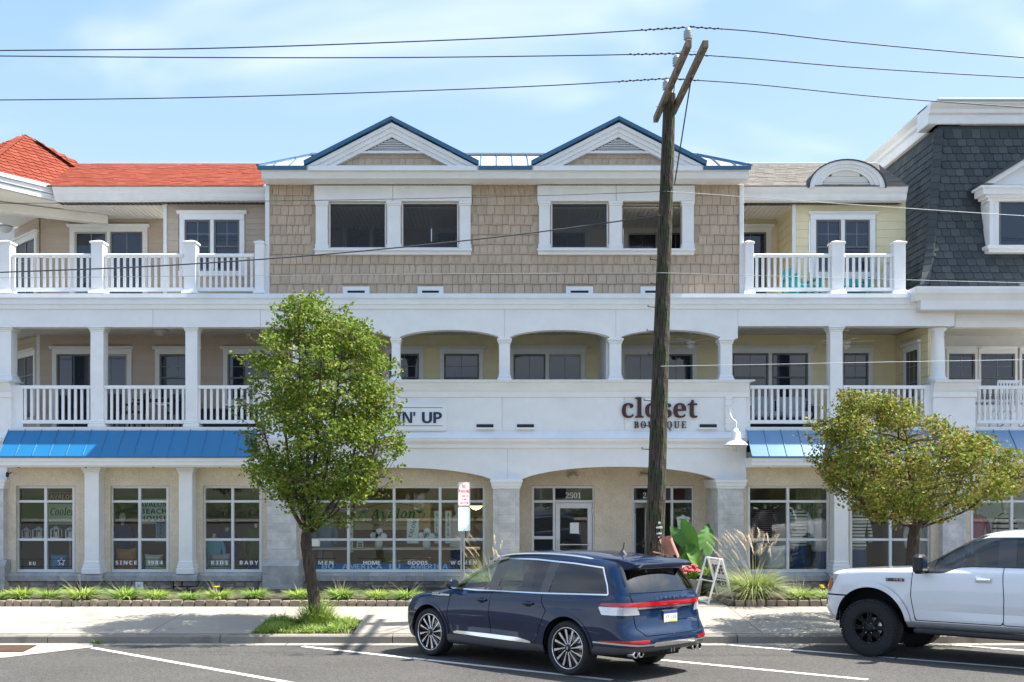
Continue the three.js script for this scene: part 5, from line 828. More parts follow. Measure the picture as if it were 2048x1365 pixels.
// ---------- lamps on the wall ----------
{
  const D = 23.62, x = X(1472, D), lamp = thing('wall_lamp', 'white caged jar lamp hanging from a bracket beside the boutique sign', 'lamp', [x, Y(905, D), -D]), wm = mat([0.82, 0.82, 0.80], 0.35), c = (pts, seg) => lathe(pts, seg || 24).translate(x, 0, -D);
  part('mounting_board', gB(1451, 1465, 794, 862, 23.96, 0.03), wm, lamp); for (const py of [799, 812, 835, 848, 858]) for (const px of [1453, 1463]) part('bolt', new THREE.CylinderGeometry(0.012, 0.012, 0.02, 8).rotateX(Math.PI / 2).translate(X(px, 23.9), Y(py, 23.9), -23.92), C.steel, lamp);
  part('bracket', tube([V(X(1458, 23.9), Y(816, 23.9), -23.92), V(X(1462, D), Y(826, D), -D - 0.1), V(X(1466, D), Y(840, D), -D), V(X(1471, D), Y(843, D), -D), V(x, Y(860, D), -D)], 0.022, 8, 30), wm, lamp);
  const y = v => Y(v, D); part('shade', c([[0, y(858)], [0.05, y(858)], [0.07, y(863)], [0.11, y(866)], [0.115, y(880)], [0.2, y(884)], [0.27, y(890)], [0.275, y(892)], [0.19, y(887)], [0.1, y(884)], [0.09, y(880)]]), wm, lamp);
  part('glass_jar', c([[0.085, y(886)], [0.085, y(895)], [0.06, y(903)], [0, y(906)]], 18), mat([0.95, 0.95, 0.93], 0.05, { transmission: 1, thickness: 0, ior: 1.5 }), lamp);
  for (let i = 0; i < 6; i++) { const a = i * Math.PI / 3, pts = [[0.095, 886], [0.095, 896], [0.065, 904.5], [0, 907.5]].map(([r, v]) => V(x + r * Math.cos(a), y(v), -D + r * Math.sin(a))); part('cage_wire', tube(pts, 0.005, 5, 12), wm, lamp); }
  for (const [px, lab] of [[1145, 'small beige shell sconce above the door numbered 2501'], [1289, 'small beige shell sconce above the second shop door, partly behind the pole']]) { const D2 = 25.26, s = thing('wall_sconce', lab, 'lamp', [X(px, D2), Y(960, D2), -D2]), tm = mat([0.62, 0.55, 0.42], 0.5); const sh = lathe([[0.02, 0.1], [0.06, 0.09], [0.11, 0.04], [0.13, 0], [0.1, -0.02]], 14).scale(1, 1, 0.7).translate(X(px, D2), Y(955, D2), -D2 + 0.06); part('shade', sh, tm, s); for (const d of [-1, 1]) part('scroll', new THREE.TorusGeometry(0.035, 0.014, 6, 12).translate(X(px, D2) + d * 0.1, Y(952, D2), -D2 + 0.04), tm, s); part('back_plate', wbox(X(px, D2) - 0.07, X(px, D2) + 0.07, Y(958, D2), Y(948, D2), -D2 - 0.04, -D2 + 0.02), tm, s); }
  const cam2 = thing('security_camera', 'small black security camera under the end of the blue pent roof', 'camera', [X(16, 23.9), Y(955, 23.9), -23.9]); part('body', new THREE.CapsuleGeometry(0.035, 0.06, 4, 10).translate(X(16, 23.9), Y(950, 23.9), -23.85), C.black, cam2); part('arm', rod(V(X(16, 23.9), Y(950, 23.9), -23.9), V(X(16, 23.9), Y(945, 23.9), -24.05), 0.012), C.black, cam2);
  for (const [px, y, D3, lab] of [[10, 9.36, 26.2, 'round frosted ceiling lamp under the turret soffit'], [322, 6.6, 25.4, 'round frosted ceiling lamp over the lower taupe porch']]) { const t = thing('ceiling_lamp', lab, 'lamp', [X(px, D3), y, -D3]); part('bowl', lathe([[0, -0.13], [0.09, -0.11], [0.15, -0.05], [0.17, 0]], 20).translate(X(px, D3), y, -D3), mat([0.5, 0.5, 0.48], 0.3), t); part('rim', lathe([[0.17, 0], [0.18, 0.01], [0.18, 0.04], [0, 0.04]], 20).translate(X(px, D3), y, -D3), mat([0.3, 0.3, 0.3], 0.4), t); }
}
// ---------- ceiling fans ----------
for (const [px, D, lab, a0] of [[1381, 25.2, 'white ceiling fan under the arch beside the utility pole', 0.3], [1692, 25.3, 'white ceiling fan on the open yellow porch behind the square column', 0.9]]) {
  const x = X(px, D), y = 6.28, f = thing('ceiling_fan', lab, 'fan', [x, y, -D]), fm = mat([0.70, 0.68, 0.63], 0.5);
  part('rod', rod(V(x, y + 0.1, -D), V(x, 6.63, -D), 0.014), fm, f); part('canopy', lathe([[0, 0.3], [0.07, 0.3], [0.06, 0.36], [0, 0.36]], 16).translate(x, y, -D), fm, f);
  part('motor', lathe([[0, -0.05], [0.09, -0.04], [0.12, 0], [0.12, 0.06], [0.06, 0.11], [0, 0.12]], 20).translate(x, y, -D), fm, f); part('light_bowl', lathe([[0, -0.16], [0.07, -0.14], [0.1, -0.07], [0.09, -0.05], [0, -0.05]], 18).translate(x, y, -D), fm, f);
  for (let i = 0; i < 5; i++) part('blade', wbox(0.14, 0.66, -0.005, 0.007, -0.065, 0.065, 0.004).rotateX(0.2).rotateY(a0 + i * Math.PI * 0.4).translate(x, y + 0.03, -D), fm, f);
}
// ---------- vehicles: smooth shells cut into panels, panes and trim ----------
function carShell(rows, S = 7, bump = () => 0) {
  const sm = t => t * t * (3 - 2 * t), lerp = (a, b, t) => a + (b - a) * t, net = rows.map(r => {
    const { f, b, w, wf = w * 0.93, wr = w * 0.95, cf = 0.4, cr = 0.25, yf, ym, yr } = r, pts = [], xs0 = f - cf * 1.5, xs1 = b + cr * 1.5;
    const yy = x => { const t = Math.min(1, Math.max(0, (f - x) / (f - b))); return t < 0.5 ? lerp(yf, ym, sm(t / 0.5)) : lerp(ym, yr, sm((t - 0.5) / 0.5)); };
    const add = (x, z) => pts.push([x, yy(x), z]);
    add(f, 0); add(f - cf * 0.08, wf * 0.45); add(f - cf * 0.3, wf * 0.82); add(f - cf * 0.75, wf * 0.985); add(xs0, lerp(wf, w, 0.6));
    for (const t of [0.08, 0.26, 0.42, 0.58, 0.74, 0.92]) add(lerp(xs0, xs1, t), w * (0.985 + 0.015 * Math.sin(Math.PI * t)));
    add(xs1, lerp(wr, w, 0.6)); add(b + cr * 0.75, wr * 0.985); add(b + cr * 0.3, wr * 0.82); add(b + cr * 0.08, wr * 0.45); add(b, 0);
    return pts.map(p => V(...p));
  });
  const K = net[0].length, M = net.length, mir = v => V(v.x, v.y, -v.z);
  const get = (r, c) => { if (r < 0) return get(0, c).clone().multiplyScalar(2).sub(get(1, c)); if (r >= M) return mir(get(M - 2, c)); if (c < 0) return mir(net[r][1]); if (c >= K) return mir(net[r][K - 2]); return net[r][c]; };
  const w4 = t => [(1 - t) ** 3 / 6, (3 * t ** 3 - 6 * t * t + 4) / 6, (-3 * t ** 3 + 3 * t * t + 3 * t + 1) / 6, t ** 3 / 6];
  const ev = (u, v) => { const i = Math.min(K - 2, Math.floor(u)), j = Math.min(M - 2, Math.floor(v)), a = w4(u - i), b = w4(v - j), o = V(); for (let q = 0; q < 4; q++) for (let p = 0; p < 4; p++) o.addScaledVector(get(j - 1 + q, i - 1 + p), a[p] * b[q]); if (o.z > 0.3) o.z += bump(o.x, o.y); return o; };
  const nu = (K - 1) * S, nv = (M - 1) * S, grid = [];
  for (let j = 0; j <= nv; j++) { const row = []; for (let i = 0; i <= nu; i++) { const u = i / S, v = j / S, p = ev(u, v), e = 0.02, du = ev(Math.min(K - 1.001, u + e), v).sub(ev(Math.max(0, u - e), v)), dv = ev(u, Math.min(M - 1.001, v + e)).sub(ev(u, Math.max(0, v - e))); let n = du.cross(dv).normalize(); if (u < 0.01 || u > K - 1.01) n.z = 0; row.push({ p, n, u, v }); } grid.push(row); }
  // outward orientation
  const mid = grid[Math.floor(nv * 0.25)][Math.floor(nu / 2)]; if (mid.n.z < 0) for (const r of grid) for (const q of r) q.n.negate();
  const tris = []; for (let j = 0; j < nv; j++) for (let i = 0; i < nu; i++) { const a = grid[j][i], b = grid[j][i + 1], c = grid[j + 1][i + 1], d = grid[j + 1][i]; tris.push([a, b, c], [a, c, d]); }
  return tris;
}
function splitTris(tris, f) {                          // [where f < 0, the rest]; cuts triangles on f = 0
  const neg = [], pos = [], mid = (a, b, fa, fb) => { const t = fa / (fa - fb); return { p: a.p.clone().lerp(b.p, t), n: a.n.clone().lerp(b.n, t).normalize(), u: a.u + (b.u - a.u) * t, v: a.v + (b.v - a.v) * t }; };
  for (const t of tris) {
    const d = t.map(q => f(q.p.x, q.p.y, q.p.z, q.u, q.v, q.n));
    if (d.every(v => v < 0)) { neg.push(t); continue; } if (d.every(v => v >= 0)) { pos.push(t); continue; }
    const A = [], Bq = []; for (let i = 0; i < 3; i++) { const k = (i + 1) % 3; (d[i] < 0 ? A : Bq).push(t[i]); if ((d[i] < 0) !== (d[k] < 0)) { const m = mid(t[i], t[k], d[i], d[k]); A.push(m); Bq.push(m); } }
    for (const [l, o] of [[A, neg], [Bq, pos]]) for (let i = 1; i + 1 < l.length; i++) o.push([l[0], l[i], l[i + 1]]);
  }
  return [neg, pos];
}
function shellGeo(tris, side = 0, off = 0) {            // side 1 or -1: one half; 0: both
  const P3 = [], N3 = [], uv = []; for (const s of side ? [side] : [1, -1]) for (const t of tris) { const o = t.map(q => [q.p.x + q.n.x * off, q.p.y + q.n.y * off, (q.p.z + q.n.z * off) * s, q.n.x, q.n.y, q.n.z * s]); const e = V(o[1][0] - o[0][0], o[1][1] - o[0][1], o[1][2] - o[0][2]).cross(V(o[2][0] - o[0][0], o[2][1] - o[0][1], o[2][2] - o[0][2])); const q = e.dot(V(o[0][3], o[0][4], o[0][5])) < 0 ? [o[0], o[2], o[1]] : o; for (const v of q) { P3.push(v[0], v[1], v[2]); N3.push(v[3], v[4], v[5]); uv.push(v[0], v[1]); } }
  const g = new THREE.BufferGeometry(); g.setAttribute('position', new THREE.Float32BufferAttribute(P3, 3)); g.setAttribute('normal', new THREE.Float32BufferAttribute(N3, 3)); g.setAttribute('uv', new THREE.Float32BufferAttribute(uv, 2)); return g;
}
function sdPoly(pts, r = 0) { return (x, y) => { let d = 1e9, s = 1; for (let i = 0, j = pts.length - 1; i < pts.length; j = i++) { const [ax, ay] = pts[i], [bx, by] = pts[j], ex = bx - ax, ey = by - ay, wx = x - ax, wy = y - ay, t = Math.max(0, Math.min(1, (wx * ex + wy * ey) / (ex * ex + ey * ey))); d = Math.min(d, (wx - ex * t) ** 2 + (wy - ey * t) ** 2); const c1 = y >= ay, c2 = y < by, c3 = ex * wy > ey * wx; if ((c1 && c2 && c3) || (!c1 && !c2 && !c3)) s = -s; } return s * Math.sqrt(d) - r; }; }
const loc = (name, geo, m, parent) => { const o = new THREE.Mesh(geo, m); o.name = name; o.castShadow = o.receiveShadow = true; parent.add(o); return o; };
const lbox = (x0, x1, y0, y1, z0, z1, c = 0.01) => cbox(x1 - x0, y1 - y0, z1 - z0, c).clone().translate((x0 + x1) / 2, (y0 + y1) / 2, (z0 + z1) / 2);
const paintGlass = (c) => mat(c, 0, { transmission: 1, thickness: 0, ior: 1.7 });
function placeVehicle(g, x, D, heading) {
  const n = V(0, 1, -0.04).normalize(); g.position.set(x, roadY(D), -D);
  g.quaternion.setFromAxisAngle(V(0, 1, 0), heading).premultiply(new THREE.Quaternion().setFromUnitVectors(V(0, 1, 0), n));
}
function wheel(parent, x, z, R, W, rimR, style) {
  const g = sub('wheel', parent); g.position.set(x, R, z); if (z < 0) g.rotation.y = Math.PI;
  const L = (p, s = 40) => lathe(p, s).rotateX(Math.PI / 2), h = W / 2;
  loc('tyre', L([[rimR - 0.03, -h * 0.8], [rimR, -h * 0.86], [R * 0.9, -h], [R * 0.972, -h * 0.82], [R, -h * 0.5], [R, h * 0.5], [R * 0.972, h * 0.82], [R * 0.9, h], [rimR + 0.01, h * 0.88], [rimR - 0.012, h * 0.82], [rimR - 0.03, h * 0.7]].map(([a, b]) => [a, -b]).reverse().map(([a, b]) => [a, -b]), 56), C.rubber, g);
  if (style.tread) { const list = []; for (let i = 0; i < 52; i++) { const a = i / 52 * Math.PI * 2; for (const s of [-1, 1]) list.push(lbox(-0.017, 0.017, -0.03, 0.0, -h * 0.5, h * 0.5, 0.004).rotateY(0.3 * s).translate(0, R * 0.985, s * h * 0.6).rotateZ(a + (s > 0 ? 0.07 : 0))); } loc('tread', merge(list), C.rubber, g).userData.kind = 'stuff'; }
  loc('barrel', L([[rimR, h * 0.8], [rimR * 0.95, h * 0.72], [rimR * 0.9, -h * 0.5], [rimR * 0.2, -h * 0.52]], 36), style.dark, g);
  loc('brake_disc', L([[0.06, 0.0], [rimR * 0.62, 0.0], [rimR * 0.62, -0.03]], 28), C.steel, g);
  loc('rim', new THREE.TorusGeometry(rimR - 0.006, 0.008, 8, 60).translate(0, 0, h * 0.82), style.bright, g);
  style.spokes(g, rimR, h * 0.74);
  return g;
}
// ---------- dark blue sport utility ----------
{
  const car = thing('suv', 'dark blue sport utility vehicle parked at an angle, rear towards the road', 'car', [0, 0, 0]);
  placeVehicle(car, 0.62, 15.95, 0); 
  const R = [
    { yf: 0.24, ym: 0.25, yr: 0.34, f: 2.18, b: -2.3, w: 0.9, cf: 0.34, cr: 0.2 }, { yf: 0.27, ym: 0.27, yr: 0.36, f: 2.34, b: -2.56, w: 0.965, cf: 0.36, cr: 0.18 }, { yf: 0.36, ym: 0.36, yr: 0.42, f: 2.42, b: -2.68, w: 0.985 , cf: 0.4, cr: 0.2 },
    { yf: 0.5, ym: 0.5, yr: 0.54, f: 2.46, b: -2.72, w: 0.99, cf: 0.42, cr: 0.22 }, { yf: 0.64, ym: 0.66, yr: 0.64, f: 2.47, b: -2.7, w: 1.0, cf: 0.42, cr: 0.24 }, { yf: 0.76, ym: 0.82, yr: 0.74, f: 2.45, b: -2.62, w: 1.0, cf: 0.42, cr: 0.22 },
    { yf: 0.86, ym: 0.96, yr: 0.88, f: 2.41, b: -2.59, w: 0.985, cf: 0.44, cr: 0.2 }, { yf: 0.94, ym: 1.04, yr: 1.03, f: 2.34, b: -2.6, w: 0.975, cf: 0.46, cr: 0.2 }, { yf: 0.985, ym: 1.09, yr: 1.1, f: 2.2, b: -2.6, w: 0.955, cf: 0.46, cr: 0.2 },
    { yf: 1.03, ym: 1.12, yr: 1.14, f: 1.9, b: -2.59, w: 0.93, wf: 0.84, cf: 0.4, cr: 0.2 }, { yf: 1.09, ym: 1.14, yr: 1.17, f: 1.5, b: -2.58, w: 0.912, wf: 0.84, cf: 0.34, cr: 0.2 }, { yf: 1.14, ym: 1.18, yr: 1.2, f: 1.28, b: -2.57, w: 0.895, wf: 0.82, cf: 0.3, cr: 0.18 },
    { yf: 1.28, ym: 1.3, yr: 1.32, f: 1.04, b: -2.52, w: 0.865, wf: 0.8, cf: 0.28, cr: 0.2 }, { yf: 1.47, ym: 1.48, yr: 1.47, f: 0.68, b: -2.43, w: 0.81, wf: 0.74, cf: 0.26, cr: 0.22 }, { yf: 1.63, ym: 1.655, yr: 1.6, f: 0.34, b: -2.36, w: 0.745, wf: 0.67, cf: 0.24, cr: 0.22 },
    { yf: 1.705, ym: 1.735, yr: 1.665, f: 0.1, b: -2.3, w: 0.64, wf: 0.56, cf: 0.22, cr: 0.22 }, { yf: 1.735, ym: 1.76, yr: 1.685, f: -0.1, b: -2.15, w: 0.34, wf: 0.3, cf: 0.2, cr: 0.2 }, { yf: 1.745, ym: 1.765, yr: 1.695, f: -0.2, b: -2.05, w: 0, cf: 0.1, cr: 0.1 }];
  const AX = 1.5125, gs = (x, c, s) => Math.exp(-(((x - c) / s) ** 2)), bump = (x, y) => (y < 0.95 ? 0.022 : 0) * (gs(x, AX, 0.42) + gs(x, -AX, 0.45)) * Math.max(0, 1 - Math.abs(y - 0.68) / 0.4) - 0.03 * gs(x, 0, 0.9) * Math.max(0, 1 - Math.abs(y - 0.56) / 0.16);
  let body = carShell(R, 11, bump);
  const paint = mat([0.004, 0.017, 0.052], 0.5, { metalness: 0, specularIntensity: 0.1, clearcoat: 1, clearcoatRoughness: 0.01 }), low = mat([0.045, 0.047, 0.052], 0.45, { clearcoat: 0.4, clearcoatRoughness: 0.2 }), gloss = mat([0.008, 0.009, 0.012], 0.08, { clearcoat: 1 }), seam = mat([0.006, 0.006, 0.007], 0.8);
  const bright = mat([0.80, 0.82, 0.84], 0.16, { metalness: 1 });
  for (const a of [AX, -AX]) body = splitTris(body, (x, y) => Math.hypot(x - a, y - 0.39) - 0.452)[1];
  const dlo = [[1.08, 1.135], [0.4, 1.13], [-1.0, 1.15], [-2.2, 1.185], [-2.16, 1.3], [-2.02, 1.53], [-1.5, 1.575], [-0.7, 1.615], [-0.05, 1.615], [0.32, 1.565], [0.62, 1.45]], sdD = sdPoly(dlo, 0.0);
  let dloT, rest; [dloT, body] = splitTris(body, (x, y, z) => Math.max(sdD(x, y), 0.45 - z));
  let chromeT; [chromeT, body] = splitTris(body, (x, y, z) => Math.max(sdD(x, y) - 0.02, 0.45 - z));
  for (const s of [1, -1]) loc('window_trim', shellGeo(chromeT, s, 0.006), bright, car);
  // side panes between gloss pillars
  const pill = [[0.17, 0.02], [-0.98, -1.1]]; let paneT = dloT;
  for (const [a, b] of [[0.14, -0.07], [-0.97, -1.14]]) { let q; [q, paneT] = splitTris(paneT, (x, y) => Math.abs(x - (a + b) / 2 - (y - 1.35) * -0.22) - (a - b) / 2); for (const s of [1, -1]) loc('pillar', shellGeo(q, s, 0.002), gloss, car); }
  
  const clear = paintGlass([0.72, 0.80, 0.78]), tint = paintGlass([0.03, 0.04, 0.055]);
  const panes = [[0.03, 9, clear], [-0.74, 0.03, mat([0.16, 0.19, 0.22], 0, { transmission: 1, thickness: 0, ior: 1.75 })], [-1.05, -0.74, tint], [-9, -1.05, tint]];
  for (const [a, b, m] of panes) { const [q] = splitTris(paneT, (x, y) => Math.max(a - x, x - b)); for (const s of [1, -1]) if (q.length) loc('side_window', shellGeo(q, s, -0.004), m, car); }
  let t; [t, body] = splitTris(body, (x, y, z, u, v) => Math.max(11.25 - v, v - 14.3, u - 3.3)); loc('windshield', shellGeo(t), clear, car);
  [t, body] = splitTris(body, (x, y, z, u, v) => Math.max(x + 2.1, 1.215 - y, y - 1.565, z - 0.76 + (y - 1.2) * 0.18)); loc('rear_window', shellGeo(t, 0, -0.003), mat([0.09, 0.11, 0.13], 0, { transmission: 1, thickness: 0, ior: 1.9 }), car);
  // lamps and bright trim on the tail
  const tail = (x) => x < -2.05;
  let lamp; [lamp, body] = splitTris(body, (x, y, z) => Math.max(x + 2.12 - (z > 0.8 ? 0 : 0), Math.abs(y - 1.045 - 0.0 * z) - (x < -2.35 ? 0.03 : 0.03 - (x + 2.35) * 0.09)));
  const redM = mat([0.42, 0.006, 0.012], 0.12, { clearcoat: 1, clearcoatRoughness: 0.03 }); loc('tail_light', shellGeo(lamp, 0, 0.006), redM, car);
  let cl; [cl, body] = splitTris(body, (x, y, z) => Math.max(x + 2.1 + (1.0 - y) * 0.6, 0.905 - y, y - 1.015, 0.62 + (y - 0.9) * 0.4 - z)); const lens = mat([0.55, 0.57, 0.6], 0.12, { clearcoat: 1, metalness: 0.5 });
  for (const s of [1, -1]) loc('lamp_lens', shellGeo(cl, s, 0.003), lens, car);
  let cb; [cb, body] = splitTris(body, (x, y, z) => Math.max(x + 2.3, Math.abs(y - 0.995) - 0.013, z - 0.7)); loc('tail_trim', shellGeo(cb, 0, 0.008), bright, car);
  [t, body] = splitTris(body, (x, y, z) => Math.max(x + 2.0, Math.abs(y - 0.50 - (z > 0.75 ? (z - 0.75) * 0.1 : 0)) - (z > 0.45 ? 0.012 : 0.03))); loc('bumper_trim', shellGeo(t, 0, 0.008), bright, car);
  [t, body] = splitTris(body, (x, y, z) => Math.max(x + 2.1, Math.abs(y - 0.545) - 0.024 + Math.max(0, x + 2.45) * 0.06, 0.55 - z)); for (const s of [1, -1]) loc('reflector', shellGeo(t, s, 0.004), redM, car);
  // sill: bright strip and grey lower edge
  const strip0 = sdPoly([[0.92, 0.425], [0.86, 0.47], [0.1, 0.475], [-0.55, 0.47], [-0.78, 0.44], [-0.86, 0.405], [0.1, 0.415]]);
  [t, body] = splitTris(body, (x, y, z) => Math.max(strip0(x, y), 0.5 - z)); for (const s of [1, -1]) loc('sill_trim', shellGeo(t, s, 0.008), bright, car);
  let lowT; [lowT, body] = splitTris(body, (x, y) => y - (x < -2.0 ? 0.47 : 0.40)); loc('lower_cladding', shellGeo(lowT), low, car);
  // wheel arch lips
  for (const a of [AX, -AX]) { [t, body] = splitTris(body, (x, y, z) => Math.max(Math.hypot(x - a, y - 0.39) - 0.492, 0.5 - z)); for (const s of [1, -1]) loc('arch_lip', shellGeo(t, s, 0.008), paint, car); }
  // panel gaps, then doors, hood and tailgate as panels of their own
  const fd = sdPoly([[1.0, 0.43], [1.04, 0.7], [0.98, 1.14], [0.05, 1.14], [0.07, 0.9], [0.05, 0.43]]), rd = sdPoly([[0.05, 0.43], [0.07, 0.9], [0.05, 1.14], [-1.0, 1.15], [-1.03, 1.0], [-1.12, 0.9], [-0.98, 0.62], [-0.9, 0.43]]);
  const gap = (f, w = 0.0065) => { const [inner, r2] = splitTris(body, (...a) => f(...a) + w), [q, outer] = splitTris(r2, (...a) => f(...a) - w); body = inner.concat(outer); loc('panel_gap', shellGeo(q, 0, -0.008), seam, car); };
  gap((x, y, z) => z > 0.5 ? fd(x, y) : 1); gap((x, y, z) => z > 0.5 ? rd(x, y) : 1);
  const tg = sdPoly([[0, 0.62], [0.6, 0.62], [0.72, 0.72], [0.73, 0.95], [0.76, 1.2], [0, 1.2], [-1, 1.2], [-1, 0.62]]); gap((x, y, z) => x < -2.2 ? tg(z, y) : 1);
  gap((x, y, z, u, v) => x > 1.2 && v > 8.4 && v < 11 ? (u < 3.6 ? v - 8.6 : 1) : 1, 0.05);
  for (const [f, nm] of [[fd, 'front_door'], [rd, 'rear_door']]) { [t, body] = splitTris(body, (x, y, z) => Math.max(f(x, y), 0.5 - z)); for (const s of [1, -1]) { const d = loc('door', shellGeo(t, s), paint, car), hx = nm === 'front_door' ? 0.24 : -0.76; const hd = new THREE.CapsuleGeometry(0.021, 0.17, 4, 10).rotateZ(Math.PI / 2).scale(1, 1, 1.3).translate(hx, 0.985, s * 0.992); loc('handle', hd, paint, d); loc('handle_recess', new THREE.SphereGeometry(0.06, 14, 10).scale(1.3, 0.72, 0.12).translate(hx, 0.975, s * 0.982), seam, d); } }
  [t, body] = splitTris(body, (x, y, z) => x < -2.2 ? tg(z, y) : 1); const gate = loc('tailgate', shellGeo(t), paint, car);
  loc('body', shellGeo(body), paint, car);
  // lettering, plate, spoiler, exhausts
  word('LINCOLN', 0.03, 0.004, 'sans_bold', 0.075).forEach(q => loc('letter', q.rotateY(-Math.PI / 2).translate(-2.605, 1.115, 0), bright, gate));
  { const w = 0.305, plate3 = canvasTex(256, 128, (c, W, H) => { c.fillStyle = '#f2f4f4'; c.fillRect(0, 0, W, H); c.fillStyle = '#1c3f8c'; c.fillRect(0, 0, W, 28); c.fillStyle = '#f2c21c'; c.fillRect(0, H - 22, W, 22); c.fillStyle = '#18264e'; c.font = 'bold 66px sans-serif'; c.textAlign = 'center'; c.fillText('LKP-5300', W / 2, 90, W - 16); });
    loc('plate_frame', lbox(-2.605, -2.58, 0.755, 0.945, -0.175, 0.175), C.black, gate); const pm = new THREE.MeshPhysicalMaterial({ map: plate3, roughness: 0.5 }); loc('licence_plate', new THREE.PlaneGeometry(w, 0.155).rotateY(-Math.PI / 2).translate(-2.609, 0.85, 0), pm, gate); }
  { const s = new THREE.Shape([[-2.38, 1.555], [-2.50, 1.585], [-2.51, 1.605], [-2.45, 1.63], [-2.2, 1.672], [-1.9, 1.69], [-2.0, 1.6], [-2.25, 1.53]].map(p => new THREE.Vector2(...p))); const q = new THREE.ExtrudeGeometry(s, { depth: 1.2, bevelEnabled: true, bevelSize: 0.015, bevelThickness: 0.05, bevelSegments: 3 }).translate(0, -0.02, -0.6); loc('spoiler', toCreasedNormals(q, 0.6), paint, car); loc('spoiler_underside', lbox(-2.46, -2.3, 1.515, 1.55, -0.5, 0.5, 0.015), gloss, car); }
  for (const z of [0.62, 0.74, -0.62, -0.74]) { const e = loc('exhaust_tip', lathe([[0.035, 0], [0.05, 0], [0.053, 0.02], [0.05, 0.12], [0.04, 0.12], [0.036, 0.03]], 20).rotateZ(-Math.PI / 2).translate(-2.575, 0.375, z), C.chrome, car); }
  loc('tow_recess', lbox(-2.62, -2.5, 0.37, 0.44, -0.22, 0.22), seam, car); loc('tow_hitch', merge([lbox(-2.65, -2.55, 0.36, 0.46, -0.04, -0.025), lbox(-2.65, -2.55, 0.36, 0.46, 0.025, 0.04), lbox(-2.65, -2.55, 0.445, 0.46, -0.025, 0.025)]), C.steel, car);
  const railPts = s => [[0.3, 1.575, 0.665], [0.18, 1.635, 0.67], [-0.1, 1.682, 0.675], [-0.8, 1.71, 0.68], [-1.4, 1.69, 0.672], [-1.72, 1.655, 0.665], [-1.85, 1.615, 0.66]].map(([x, y, z]) => V(x, y, z * s));
  for (const s of [1, -1]) loc('roof_rail', tube(railPts(s), 0.021, 8, 50), bright, car);
  loc('aerial_fin', new THREE.ConeGeometry(0.06, 0.1, 4).scale(1.6, 1, 0.35).translate(-1.75, 1.745, 0), gloss, car); loc('aerial_rod', rod(V(-1.75, 1.75, 0), V(-1.78, 1.88, 0), 0.008), C.black, car);
  for (const s of [1, -1]) { const q = new THREE.SphereGeometry(0.13, 20, 14).scale(0.6, 0.66, 0.85).translate(0.93, 1.2, s * 1.01); const m = loc('mirror', q, gloss, car); loc('mirror_stalk', rod(V(0.98, 1.13, s * 0.9), V(0.97, 1.16, s * 1.02), 0.035), gloss, m); loc('mirror_glass', new THREE.CircleGeometry(0.08, 18).scale(1.2, 0.9, 1).rotateY(-Math.PI / 2).translate(0.85, 1.2, s * 1.01), C.chrome, m); }
  for (const s of [1, -1]) { loc('fender_trim', lbox(1.0, 1.42, 1.005, 1.018, s > 0 ? 0.985 : -0.99, s > 0 ? 0.99 : -0.985, 0.002), bright, car); loc('fender_trim', lbox(0.99, 1.22, 1.018, 1.036, s > 0 ? 0.983 : -0.988, s > 0 ? 0.988 : -0.983, 0.002), bright, car); }
  word('AVIATOR', 0.02, 0.003, 'sans_bold', 0.006).forEach(q => loc('letter', q.rotateY(Math.PI).translate(1.33, 1.026, -0.992), bright, car));
  for (const s of [1, -1]) loc('head_light', new THREE.SphereGeometry(0.16, 18, 12).scale(1.0, 0.36, 0.4).rotateY(s * -0.8).translate(2.07, 0.85, s * 0.75), mat([0.7, 0.72, 0.74], 0.08, { metalness: 0.6, clearcoat: 1 }), car);
  // underside, wells, cabin
  loc('underbody', merge([lbox(-0.98, 0.98, 0.24, 0.6, -0.86, 0.86), lbox(-2.35, 2.1, 0.27, 0.55, -0.55, 0.55), lbox(-2.0, 2.1, 0.5, 0.95, -0.55, 0.55)]), seam, car);
  for (const a of [AX, -AX]) for (const s of [1, -1]) loc('wheel_well', new THREE.CylinderGeometry(0.46, 0.46, 0.5, 26, 1, true, -Math.PI / 2, Math.PI).rotateX(-Math.PI / 2).translate(a, 0.39, s * 0.7), mat([0.006, 0.006, 0.007], 0.9, { side: THREE.DoubleSide }), car);
  const seatM = mat([0.06, 0.058, 0.056], 0.6), dash = mat([0.03, 0.03, 0.032], 0.7);
  loc('dashboard', lbox(0.75, 1.2, 0.7, 1.1, -0.78, 0.78, 0.05), dash, car); loc('cabin_floor', lbox(-2.4, 0.9, 0.6, 0.66, -0.8, 0.8), dash, car); loc('cargo_cover', lbox(-2.4, -1.55, 1.0, 1.05, -0.75, 0.75), dash, car);
  for (const [x, z] of [[0.05, -0.38], [0.05, 0.38], [-0.95, -0.4], [-0.95, 0.4]]) { const g = sub('seat', car); loc('cushion', lbox(x - 0.25, x + 0.28, 0.68, 0.86, z - 0.24, z + 0.24, 0.05), seatM, g); loc('backrest', lbox(-0.09, 0.09, 0, 0.62, -0.24, 0.24, 0.05).rotateZ(0.22).translate(x - 0.28, 0.8, z), seatM, g); loc('headrest', lbox(-0.05, 0.05, 0, 0.17, -0.12, 0.12, 0.04).rotateZ(0.2).translate(x - 0.42, 1.42, z), seatM, g); }
  loc('steering_wheel', merge([new THREE.TorusGeometry(0.18, 0.017, 8, 30), lbox(-0.17, 0.17, -0.02, 0.02, -0.01, 0.01), new THREE.CylinderGeometry(0.06, 0.06, 0.03, 16).rotateX(Math.PI / 2)]).rotateY(Math.PI / 2).rotateZ(0.35).translate(0.62, 1.08, -0.38), dash, car);
  const darkAlloy = mat([0.03, 0.031, 0.034], 0.3, { metalness: 0.6 }), alloy = mat([0.78, 0.78, 0.79], 0.22, { metalness: 0.95 });
